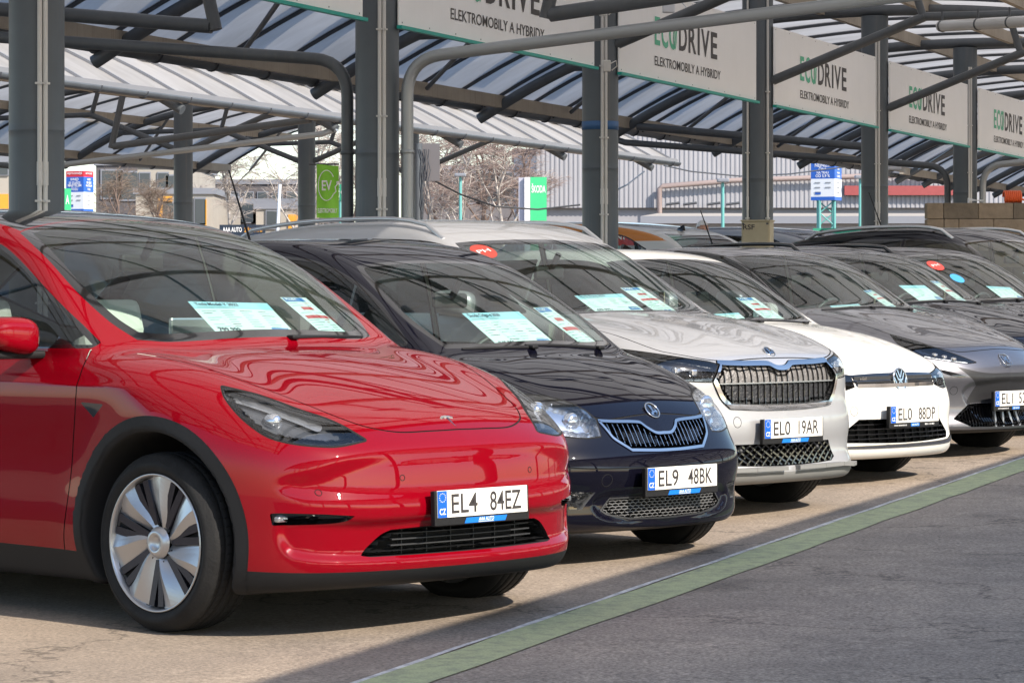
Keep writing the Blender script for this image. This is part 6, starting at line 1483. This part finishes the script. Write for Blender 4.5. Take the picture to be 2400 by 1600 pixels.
# concrete block wall with a coiled hose
def block_wall():
    Y = 37.5; r = facing('block_wall', 'tan split-face concrete block wall at the right edge', 'wall', 2172, Y); zb = r.location.z; top = zat(475, Y) - zb; bh, bw = .201, .432
    m_ = mat('split_block', (.27, .215, .155), .9, noise=.22, nscale=7, bump=1.0, bscale=16); m2 = mat('split_block_dark', (.17, .14, .105), .9, noise=.22, nscale=7, bump=1.0, bscale=16)
    mb = MB(); n = int(top / bh) + 1
    for j in range(n):
        z = top - bh * (j + .5); x = 0.; first = True
        while x < 3.6:
            wd = (bw * .48 if j % 2 == 0 else bw * (.50 if first else 1)) if first else (bw * .42 if (j % 2 == 1 and x < .25) else bw)
            mi = 1 if rng.random() < .16 else 0; mb.box((x + wd / 2, .11 + rng.uniform(-.006, .006), z), (wd - .006, .22, bh - .006), mi, bev=.008); x += wd; first = False
    mb.build('blocks', [m_, m2], r); mb = MB(); mb.box((1.75, .11, top / 2), (3.4, .18, top - .03)); mb.build('mortar_core', mat('block_mortar', (.10, .085, .07), .95), r)
    h = empty('hose_coil', (at(2375, 470, Y).x, Y + .1, zb + top), (0, 0, 0), 'coiled orange hose lying on top of the block wall', 'hose'); mb = MB(); pts = []
    for k in range(9 * 20): a = 2 * math.pi * k / 20; pts.append((-.10 + .024 * k / 20, .07 * math.cos(a), .075 + .07 * math.sin(a)))
    pts += [(.13, .05, .05), (.2, .06, .02), (.32, .05, .015)]; mb.tube(pts, .012, 8); mb.build('hose', mat('orange_hose', (.75, .12, .03), .4), h)
    s_ = empty('shelf_bracket', (at(2288, 470, Y).x, Y + .06, zb + top), (0, 0, 0), 'white metal bracket lying on the block wall by the column', 'bracket'); mb = MB(); mb.box((0, 0, .03), (.19, .05, .012)); mb.box((-.09, 0, .03), (.012, .05, .06)); mb.bar((-.085, 0, .055), (.09, 0, .012), .02, .008); mb.build('bracket', M['signwhite'], s_)
block_wall()
# a person seen behind the dark car: only the crown of the head shows over the roof
def person():
    Y = 40; p = at(1645, 560, Y); r = empty('person', (p.x, Y, gz(Y)), (0, 0, R(200)), 'grey haired person in a dark jacket standing behind the dark blue car', 'person'); H_ = zat(519, Y) - gz(Y); s = H_ / 1.78
    sk = mat('skin', (.50, .27, .19), .5); hair = mat('grey_hair', (.68, .67, .66), .7, bump=.6, bscale=90); jk = mat('dark_jacket', (.03, .035, .05), .8)
    bm = bmesh.new(); J = [((0, 0, .95), .15), ((0, 0, 1.15), .155), ((0, .01, 1.36), .165), ((0, .01, 1.47), .09), ((0, .015, 1.53), .06), ((0, .02, 1.60), .072),
         ((.19, 0, 1.42), .065), ((.25, .02, 1.15), .05), ((.24, .10, .92), .038), ((.24, .13, .83), .036), ((-.19, 0, 1.42), .065), ((-.25, .02, 1.15), .05), ((-.24, .10, .92), .038), ((-.24, .13, .83), .036),
         ((.10, 0, .86), .10), ((.11, .01, .48), .07), ((.11, -.01, .08), .05), ((.12, .13, .04), .04), ((-.10, 0, .86), .10), ((-.11, .01, .48), .07), ((-.11, -.01, .08), .05), ((-.12, .13, .04), .04)]
    E = [(0, 1), (1, 2), (2, 3), (3, 4), (4, 5), (2, 6), (6, 7), (7, 8), (8, 9), (2, 10), (10, 11), (11, 12), (12, 13), (0, 14), (14, 15), (15, 16), (16, 17), (0, 18), (18, 19), (19, 20), (20, 21)]
    me = bpy.data.meshes.new('body'); me.from_pydata([tuple(q * s for q in v) for v, _ in J], E, []); o = bpy.data.objects.new('body', me); C.objects.link(o); o.modifiers.new('skin', 'SKIN'); sv_ = me.skin_vertices[0].data
    for k, (_, rad) in enumerate(J): sv_[k].radius = (rad * s, rad * s)
    sv_[0].use_root = True; o.modifiers.new('sub', 'SUBSURF').levels = 2; o.modifiers['sub'].render_levels = 2
    dg = bpy.context.evaluated_depsgraph_get(); m2 = bpy.data.meshes.new_from_object(o.evaluated_get(dg)); bpy.data.objects.remove(o)
    link('body', m2, jk, r); m2.polygons.foreach_set('use_smooth', [True] * len(m2.polygons))
    mb = MB(); bm = bmesh.new(); bmesh.ops.create_uvsphere(bm, u_segments=28, v_segments=20, radius=1); vs = []
    for v in bm.verts:
        x, y, z = v.co; ny = y * .098 + (.018 if y > .75 and abs(x) < .25 and -.3 < z < .1 else 0) - .012 * max(0, -z) * max(0, y); vs.append((x * .076 * (1 - .18 * max(0, -z)) * s, (.02 + ny) * s, (1.665 + z * .118) * s))
    bm.verts.index_update(); fs = [[v.index for v in f.verts] for f in bm.faces]; mb.add(vs, fs, 0, True)
    for sg in (-1, 1): mb.box((sg * .079 * s, .01 * s, 1.655 * s), (.018 * s, .035 * s, .06 * s), bev=.006); mb.box((sg * .03 * s, .112 * s, 1.675 * s), (.022 * s, .012 * s, .010 * s), 1, bev=.003)
    mb.box((0, .108 * s, 1.60 * s), (.05 * s, .012 * s, .010 * s), 1, bev=.003); mb.build('head', [sk, jk], r)
    mb = MB(); vs = []
    for v in bm.verts:
        x, y, z = v.co; k = 1.07 + .03 * math.sin(9 * x) * math.sin(7 * y + 3 * z); vs.append((x * .079 * k * s, (.012 + y * .100 * k) * s, (1.672 + z * .118 * k) * s))
    bm.verts.ensure_lookup_table(); keep = [f for f in fs if all(bm.verts[i].co.z > .12 - .9 * max(0, -bm.verts[i].co.y) + .30 * max(0, bm.verts[i].co.y) - .5 * max(0, abs(bm.verts[i].co.x) - .8) for i in f)]
    mb.add(vs, keep, 0, True); mb.build('hair', hair, r); bm.free()
person()
# bare winter trees
def bare_tree(label, px, top, Y, bark, twig, seed, spread=.45, n_twig=900, lean=0., dens=1., group='bare trees behind the lot', droop=.5):
    g = random.Random(seed); r = facing('bare_tree', label, 'tree', px, Y, group=group); H_ = zat(top, Y) - r.location.z; mb = MB(); tw = MB()
    def limb(p, d, L, rad, lev):
        n = 5 if lev < 2 else 4; pts = [p]; q = p.copy(); dd = d.copy()
        for k in range(n):
            dd = (dd + Vector((g.uniform(-.22, .22), g.uniform(-.22, .22), g.uniform(-.05, .12) - (.14 * droop if lev > 1 else 0)))).normalized(); q = q + dd * L / n; pts.append(q.copy())
        mb.tube(pts, [rad * (1 - .62 * k / n) for k in range(n + 1)], 7 if lev < 2 else 5, cap=False)
        if lev < 3:
            m = (9, 5, 4)[lev]
            for k in range(int(m * dens)):
                t = g.uniform(.28 if lev == 0 else .2, 1); i = min(int(t * n), n - 1); s = pts[i].lerp(pts[i + 1], t * n - i); a = g.uniform(0, 2 * math.pi); up = (1.0, .55, .25)[lev]
                limb(s, Vector((math.cos(a) * spread * 1.6, math.sin(a) * spread * 1.6, up)).normalized(), L * g.uniform(.38, .58) * (1.1 - .5 * t if lev == 0 else 1), rad * .45, lev + 1)
        if lev >= 1:
            for k in range(int(n_twig / 60)):
                t = g.uniform(.2, 1); i = min(int(t * n), n - 1); s = pts[i].lerp(pts[i + 1], t * n - i); d2 = (dd + Vector((g.uniform(-1, 1), g.uniform(-1, 1), g.uniform(-.9 * droop - .2, .5)))).normalized(); l = g.uniform(.35, 1.1) * H_ / 9
                m1 = s + d2 * l * .5; e = s + d2 * l + Vector((0, 0, -.25 * l * droop)); wv = .0085 * H_ / 9; sd_ = d2.cross(Vector((0, 1, .2))).normalized() * wv
                tw.add([s - sd_, s + sd_, m1 + sd_ * .8, m1 - sd_ * .8, e], [(0, 1, 2, 3), (3, 2, 4)])
    limb(Vector((0, 0, 0)), Vector((lean, 0, 1)).normalized(), H_ * .92, H_ * .016, 0); mb.build('trunk', bark, r); tw.build('crown', twig, r)
M['birch'] = mat('birch_bark', (.50, .46, .42), .8, noise=.35, nscale=5, dark=(.12, .10, .09)); M['brownbark'] = mat('brown_bark', (.16, .115, .095), .9, noise=.2)
M['twigred'] = mat('reddish_twigs', (.27, .205, .185), .9); M['twiggrey'] = mat('grey_twigs', (.36, .31, .28), .9); M['twigbrown'] = mat('brown_twigs', (.20, .155, .12), .9)
for k, (px, top, Y, b, t, lab, lean) in enumerate([(655, 300, 100, 'birch', 'twiggrey', 'tall white barked birch with bare crown left of the green flag', .02), (560, 345, 104, 'birch', 'twiggrey', 'slender bare birch in front of the dark brown building', -.05), (705, 320, 112, 'birch', 'twiggrey', 'bare birch hidden behind the back column', .0),
        (270, 415, 98, 'brownbark', 'twigbrown', 'low bushy bare tree right of the blue sign tower', .0), (330, 430, 96, 'brownbark', 'twigbrown', 'low bushy bare tree before the cream block', .05), (415, 440, 100, 'brownbark', 'twigbrown', 'small bare tree left of the back column', -.04),
        (985, 300, 115, 'birch', 'twigred', 'reddish bare tree behind the cable cabinet', .0), (1015, 330, 108, 'birch', 'twigred', 'reddish bare birch just right of the cable cabinet', .02), (1060, 310, 118, 'brownbark', 'twigred', 'reddish bare tree behind the teal lamp post', -.03), (1075, 350, 104, 'birch', 'twigred', 'leaning reddish bare birch by the teal lamp post', .12),
        (1125, 310, 116, 'brownbark', 'twigred', 'reddish bare tree in the middle of the thicket', .0), (1160, 330, 120, 'brownbark', 'twigred', 'reddish bare tree at the right of the thicket', .03), (1190, 335, 106, 'birch', 'twigred', 'straight white stemmed birch left of the pylon sign', .01), (1222, 350, 114, 'brownbark', 'twigred', 'reddish bare tree beside the pylon sign', .0),
        (800, 380, 110, 'brownbark', 'twiggrey', 'bare tree behind the charging flag', .0), (470, 400, 125, 'birch', 'twiggrey', 'thin bare birch right of the cream block', .0)]):
    bare_tree(lab, px, top, Y, M[b], M[t], 20 + k, n_twig=480 if t == 'twigred' else 480, lean=lean, dens=1.1 if t == 'twigred' else 1.)
# ------------------------------------------------------------------ cars of the row behind: only roofs show over the front row
def back_car(kind, px, Y, yaw, pm, label, band=None, h=.024, rails=None, tall=1.):
    b = {'c': body_city, 's': body_silver, 'w': body_white}[kind](); p = at(px, HORIZ, Y)
    c = Car(b, h, (p.x, Y), yaw, pm, 'parked_car', label, group='cars of the row behind'); zt = b.z_belt
    # shift so that the middle of the car, not its nose, sits at the given spot
    f = Vector((math.cos(R(yaw)), math.sin(R(yaw)), 0)); c.root.location = c.root.location + f * (b.L / 2)
    c.root.scale = (1, 1, tall); c.arches(0); c.lower([(-5,.24),(.1,.22)])
    if kind == 's':
        ws = half([(-1.068,0),(-1.15,.67,1),(-1.6,.70),(-1.90,.64,1),(-1.85,0)]); rg = half([(-4.1,0),(-4.08,.52,1),(-4.42,.58,1),(-4.46,0)])
        wn = [[(-1.25,1.12,1),(-1.75,1.42),(-2.05,1.50),(-2.5,1.52,1),(-2.53,1.12,1)], [(-2.58,1.12,1),(-2.55,1.52,1),(-3.6,1.46),(-4.0,1.30,1),(-3.7,1.16)]]
    elif kind == 'w':
        ws = half([(-1.155,0),(-1.225,.63,1),(-1.65,.66),(-1.92,.60,1),(-1.88,0)]); rg = half([(-3.95,0),(-3.93,.5,1),(-4.12,.54,1),(-4.15,0)])
        wn = [[(-1.33,1.02,1),(-1.8,1.30),(-2.05,1.37),(-2.45,1.385,1),(-2.48,1.01,1)], [(-2.53,1.01,1),(-2.50,1.385,1),(-3.45,1.31),(-3.75,1.18,1),(-3.5,1.05)]]
    else:
        ws = half([(-.872,0),(-.94,.60,1),(-1.328,.632),(-1.585,.56,1),(-1.565,0)]); rg = half([(-3.28,0),(-3.26,.5,1),(-3.5,.52,1),(-3.52,0)])
        wn = [[(-1.09,1.02,1),(-1.54,1.315),(-2.1,1.43),(-2.25,1.43,1),(-2.27,1.0,1)], [(-2.32,1.0,1),(-2.30,1.43,1),(-3.05,1.34),(-3.2,1.2,1)]]
    c.wind(spline_loop(ws, 5), .03); c.rearglass(spline_loop(rg, 5)); c.windows([spline_loop(q, 5) for q in wn])
    if band:
        V, N = c.cu.m.V, c.cu.m.N; q = c.cu.cut(np.maximum(np.maximum(b.H - .26 - V[:, 2], N[:, 2] - .80), -1)); q.build('roof_band', band, c.root)
    c.gaps(doors(c, -1.2, -2.52, b.z_belt - .02, .26), .012); c.finish(); fin_aerial(c, -b.L + .75); c.mirror(-1.45, b.z_belt + .05, b.W / 2 + .09)
    if rails: c.rails(-3.6, -2.0, .62, .64, .035, .016, rails)
    c.interior(ws[0][0] - .05, b.z_belt, 'seatdark'); w = make_wheel(b.wr, .2, b.wr * .66, 'plain'); c.wheels(w, b.W / 2 - .12); return c
back_car('s', 1365, 38, 137.5, paint('white_orange_body', (.62, .62, .60)), 'white car with orange roof edge partly hidden behind the taped column', mat('orange_band', (.60, .20, .015), .3, coat=1), tall=1.045)
back_car('s', 1715, 44, 137.5, paint('navy_paint', (.012, .018, .05), metal=.3), 'dark blue car with silver roof edge in front of the grey haired person', mat('silver_edge', (.45, .46, .48), .25, metal=.5, coat=1), tall=1.02)
back_car('s', 2085, 53, 137.5, paint('pale_silver_paint', (.45, .46, .48), metal=.5), 'silver car whose roof shows right of the sign tower', None, rails='silver')
back_car('w', 1900, 48.5, 137.5, paint('light_blue_paint', (.36, .42, .52), metal=.3), 'pale blue car glimpsed between the junction box column and the sign tower', tall=1.06)
back_car('s', -8, 25, 137.5, paint('dark_silver_paint', (.10, .10, .11), metal=.5), 'dark car whose roof just shows left of the leftmost column', tall=1.06)

# ------------------------------------------------------------------ price sheets behind the windscreens, stickers on the glass
def sheet_on(car, pts, label, big, title='', price=''):
    """a paper propped behind the windscreen; pts are its corners on the glass (top left, top right, bottom right, bottom left) in the car's frame"""
    B = car.B; q = []
    for x, y, z in pts:
        z = car.surf_z(x, y); P_ = np.array([[x, y, z]]); n = B.grad(P_)[0][0][0]; q.append(Vector((x, y, z)) - Vector(n) * .035)
    Mw = Matrix.Translation(car.root.location) @ Matrix.Rotation(car.root.rotation_euler.z, 4, 'Z'); q = [Mw @ v for v in q]
    tl, tr, br, bl = q; c = (tl + tr + br + bl) / 4; ux = ((tr - tl) + (br - bl)); wd = ux.length / 2; ux.normalize(); uy = (tl - bl) + (tr - br); uy = uy - ux * uy.dot(ux); ht = uy.length / 2; uy.normalize(); n = ux.cross(uy)
    root = empty('price_sheet', bl, (0, 0, 0), label, 'price sheet', 'price sheets behind the windscreens')
    Mr = Matrix((ux, uy, n)).transposed().to_4x4(); root.matrix_world = Matrix.Translation(c - ux * wd / 2 - uy * ht / 2) @ Mr
    g = random.Random(len(label)); mb = MB(); nx, ny = 10, 8
    vs = [(wd * i / nx, ht * j / ny, .006 * math.sin(math.pi * i / nx) * math.sin(math.pi * j / ny)) for i in range(nx + 1) for j in range(ny + 1)]; k = len(vs)
    fs = [(i * (ny + 1) + j, (i + 1) * (ny + 1) + j, (i + 1) * (ny + 1) + j + 1, i * (ny + 1) + j + 1) for i in range(nx) for j in range(ny)]; mb.add(vs, fs, 0, True)
    mb.add([(a, b, c_ - .0015) for a, b, c_ in vs], [tuple(reversed(f)) for f in fs], 0, True); mb.build('paper', K['paper'], root)
    mb = MB(); Z = lambda a, b: .006 * math.sin(math.pi * a) * math.sin(math.pi * b) + .0012
    def blk(a0, b0, a1, b1, mi):
        n_ = 6; v = [(wd * (a0 + (a1 - a0) * i / n_), ht * b, Z(a0 + (a1 - a0) * i / n_, b)) for i in range(n_ + 1) for b in (b0, b1)]; mb.add(v, [(2 * i, 2 * i + 2, 2 * i + 3, 2 * i + 1) for i in range(n_)], mi)
    if big:
        blk(.0, .80, 1, 1, 0); put_text(mb, title, (wd * .05, ht * .92, .005), UX, (0, 1, 0), ht * .075, wd * .54, .015, 1, .0, 'LEFT') if title else None
        blk(.05, .825, .52, .85, 2); 
        for r_ in range(8):
            for cx in range(4):
                if g.random() < .85: a = .06 + .235 * cx; blk(a, .72 - .062 * r_, a + g.uniform(.08, .19), .732 - .062 * r_, 2 if g.random() < .7 else 1)
        if price: put_text(mb, price, (wd * .22, ht * .20, .004), UX, (0, 1, 0), ht * .095, wd * .32, .02, 1)
        blk(.74, .13, .96, .27, 3); put_text(mb, 'AAA AUTO', (wd * .85, ht * .20, .006), UX, (0, 1, 0), ht * .045, wd * .16, .015, 5)
        for cx in range(5): blk(.30 + .13 * cx, .02, .36 + .13 * cx, .075, 2)
    else:
        blk(.04, .88, .80, .985, 3); put_text(mb, 'PLUSY', (wd * .28, ht * .932, .005), UX, (0, 1, 0), ht * .05, wd * .42, .015, 5)
        blk(.30, .655, .72, .735, 4); put_text(mb, 'DPH', (wd * .5, ht * .695, .005), UX, (0, 1, 0), ht * .035, wd * .2, .015, 5); blk(.10, .44, .95, .52, 4)
        for r_ in range(12):
            z_ = .83 - .062 * r_
            if .42 < z_ < .54 or .64 < z_ < .75: continue
            blk(.08, z_, g.uniform(.35, .6), z_ + .014, 2); blk(.66, z_, g.uniform(.75, .95), z_ + .014, 4 if g.random() < .4 else 2)
        for cx in range(4): blk(.08 + .2 * cx, .03, .2 + .2 * cx, .075, 3 if cx > 1 else 2)
    mb.build('print', [K['paperblue'], K['ink'], K['inkpale'], K['inkblue'], K['inkred'], K['letterwhite']], root)
dy = lambda L, d=-.055: [(x, y + d, z) for x, y, z in L]
sheet_on(red, [(-1.459,-.224,1.3),(-1.434,.216,1.284),(-1.231,.214,1.145),(-1.232,-.221,1.145)], 'wide price sheet behind the windscreen of the red car', True, 'Tesla Model Y 2022', '799 999,-')
sheet_on(red, [(-1.493,.336,1.313),(-1.528,.52,1.311),(-1.302,.603,1.142),(-1.261,.408,1.146)], 'narrow sheet with red stripes behind the windscreen of the red car', False)
sheet_on(city, dy([(-1.157,-.193,1.192),(-1.17,.262,1.194),(-.881,.215,1.007),(-.881,-.172,1.01)]), 'wide price sheet behind the windscreen of the black city car', True, 'Škoda Citigo-e 2020', '240 000,-')
sheet_on(city, dy([(-1.219,.435,1.207),(-1.27,.59,1.207),(-.945,.64,.998),(-.905,.443,.998)]), 'narrow sheet with red stripes behind the windscreen of the black city car', False)
sheet_on(silver, dy([(-1.332,-.28,1.235),(-1.331,.128,1.243),(-1.165,.283,1.138),(-1.145,-.152,1.135)]), 'wide price sheet behind the windscreen of the silver crossover', True, 'Škoda Enyaq 2022', '679 999,-')
sheet_on(silver, dy([(-1.397,.241,1.275),(-1.433,.453,1.276),(-1.229,.596,1.137),(-1.168,.332,1.135)]), 'narrow sheet with red stripes behind the windscreen of the silver crossover', False)
sheet_on(white, dy([(-1.30,-.244,1.08),(-1.29,-.02,1.08),(-1.20,.06,1.02),(-1.20,-.217,1.02)]), 'wide price sheet low behind the windscreen of the white hatchback', True, '', '')
sheet_on(white, dy([(-1.456,.174,1.178),(-1.475,.402,1.17),(-1.264,.526,1.021),(-1.204,.265,1.017)]), 'narrow sheet with red stripes behind the windscreen of the white hatchback', False)
sheet_on(grey, dy([(-1.34,-.371,1.10),(-1.33,-.019,1.10),(-1.262,.20,1.05),(-1.255,-.148,1.048)]), 'wide price sheet lying low behind the windscreen of the grey hatchback', True)
sheet_on(grey, dy([(-1.514,.399,1.178),(-1.56,.56,1.178),(-1.38,.64,1.05),(-1.33,.46,1.05)]), 'narrow sheet behind the windscreen of the grey hatchback', False)
sheet_on(black_suv, [(-1.50,-.22,1.19),(-1.50,.16,1.19),(-1.29,.18,1.06),(-1.29,-.16,1.06)], 'wide price sheet behind the windscreen of the black crossover', True)
sheet_on(black_suv, [(-1.58,.35,1.22),(-1.62,.52,1.22),(-1.38,.62,1.06),(-1.35,.45,1.06)], 'narrow sheet behind the windscreen of the black crossover', False)
sheet_on(small_black, [(-1.40,-.12,1.13),(-1.40,.26,1.13),(-1.22,.30,1.02),(-1.22,-.08,1.02)], 'wide price sheet behind the windscreen of the small dark hatchback', True)
sheet_on(tallb, [(-1.36,-.45,1.25),(-1.36,-.05,1.25),(-1.15,.0,1.13),(-1.15,-.42,1.13)], 'wide price sheet behind the windscreen of the tall black crossover', True)
def sticker(car, x, y, r, m, label, text='', ry=None):
    """a round sticker on the inside of the windscreen, following its curve"""
    B = car.B; mb = MB(); ry = ry or r; n = 28
    def pt_(a, b): x_, y_ = x + b * .86, y + a; return (x_, y_, car.surf_z(x_, y_) + .0025)
    for rr, mi in ((1., 0),):
        vs = [pt_(0, 0)] + [pt_(r * k / 4 * math.cos(2 * math.pi * i / n), -ry * k / 4 * math.sin(2 * math.pi * i / n)) for k in range(1, 5) for i in range(n)]
        fs = [(0, 1 + (i + 1) % n, 1 + i) for i in range(n)] + [(1 + (k - 1) * n + i, 1 + (k - 1) * n + (i + 1) % n, 1 + k * n + (i + 1) % n, 1 + k * n + i) for k in range(1, 4) for i in range(n)]
        mb.add(vs, fs, 0, True)
    if text:
        co, fs = text_mesh(text); w_ = co[:, 0].max() - co[:, 0].min(); cy = (co[:, 1].max() + co[:, 1].min()) / 2; cx = (co[:, 0].max() + co[:, 0].min()) / 2
        mb.add([tuple(Vector(pt_((c[0] - cx) / w_ * r * 1.15, -(c[1] - cy) * r * .62)) + Vector((.0, 0, .003))) for c in co], fs, 1)
    o = mb.build('windscreen_sticker', [m, K['letterwhite']], car.root); o['label'] = label
sticker(silver, -1.775, -.565, .085, mat('sticker_red', (.36, .045, .03), .5), 'round red sticker with white letters', 'PH')
sticker(small_black, -1.70, -.46, .085, mat('sticker_red_green', (.50, .05, .04), .5), 'round red sticker with white letters', 'PH'); sticker(small_black, -1.50, -.42, .07, mat('sticker_blue', (.05, .30, .62), .5), 'round blue sticker')
# tube lamp under the canopy, security cameras
p0, p1 = at(2204, 62, 33), at(2420, 50, 31.5); r = empty('tube_lamp', p0, (0, 0, 0), 'clear fluorescent tube lamp hung under the canopy at the top right', 'lamp'); d = p1 - p0
mb = MB(); mb.tube([(0, 0, 0), d], .062, 14); mb.build('lamp_cover', mat('lamp_cover', (.55, .55, .54), .25, coat=.5), r); mb = MB()
for t in (.02, .42, .76): mb.tube([d * t, d * (t + .012)], .068, 14); mb.tube([d * t, d * t + Vector((0, 0, .16))], .012, 6)
mb.build('clip', M['steel'], r)
for px, py, Y, lab in ((2096, 392, 50, 'small white floodlight camera on the pipe near the sixth column'), ): 
    p = at(px, py, Y); r = empty('cctv', p, (0, 0, 0), lab, 'lamp'); mb = MB(); mb.box((0, 0, 0), (.22, .14, .09), bev=.02); mb.box((.10, 0, .07), (.05, .05, .12)); mb.build('housing', M['signwhite'], r)  # a security camera housing, gives no light
for px, py, Y, lab in ((1414, 25, 28.9, 'small pale junction box high on the taped column'), (1422, 155, 29.1, 'small grey control box on the taped column beside the banner')):
    p = at(px, py, Y); r = empty('control_box', p, (0, 0, 0), lab, 'control box'); mb = MB(); mb.box((0, 0, 0), (.075, .06, .11), bev=.008); mb.tube([(.03, 0, .02), (.09, .0, .05), (.10, .02, .0), (.05, .03, -.04)], .006, 6); mb.build('box_body', M['conduit'], r)
p = at(1567, 18, 27.5); r = empty('motion_sensor', p, (0, 0, 0), 'white box with cable on top of the silver rain pipe', 'sensor'); mb = MB(); mb.box((0, 0, 0), (.11, .08, .10), bev=.01); mb.tube([(.03, 0, .05), (.10, 0, .07), (.16, 0, .0)], .006, 6); mb.build('box_body', M['signwhite'], r)
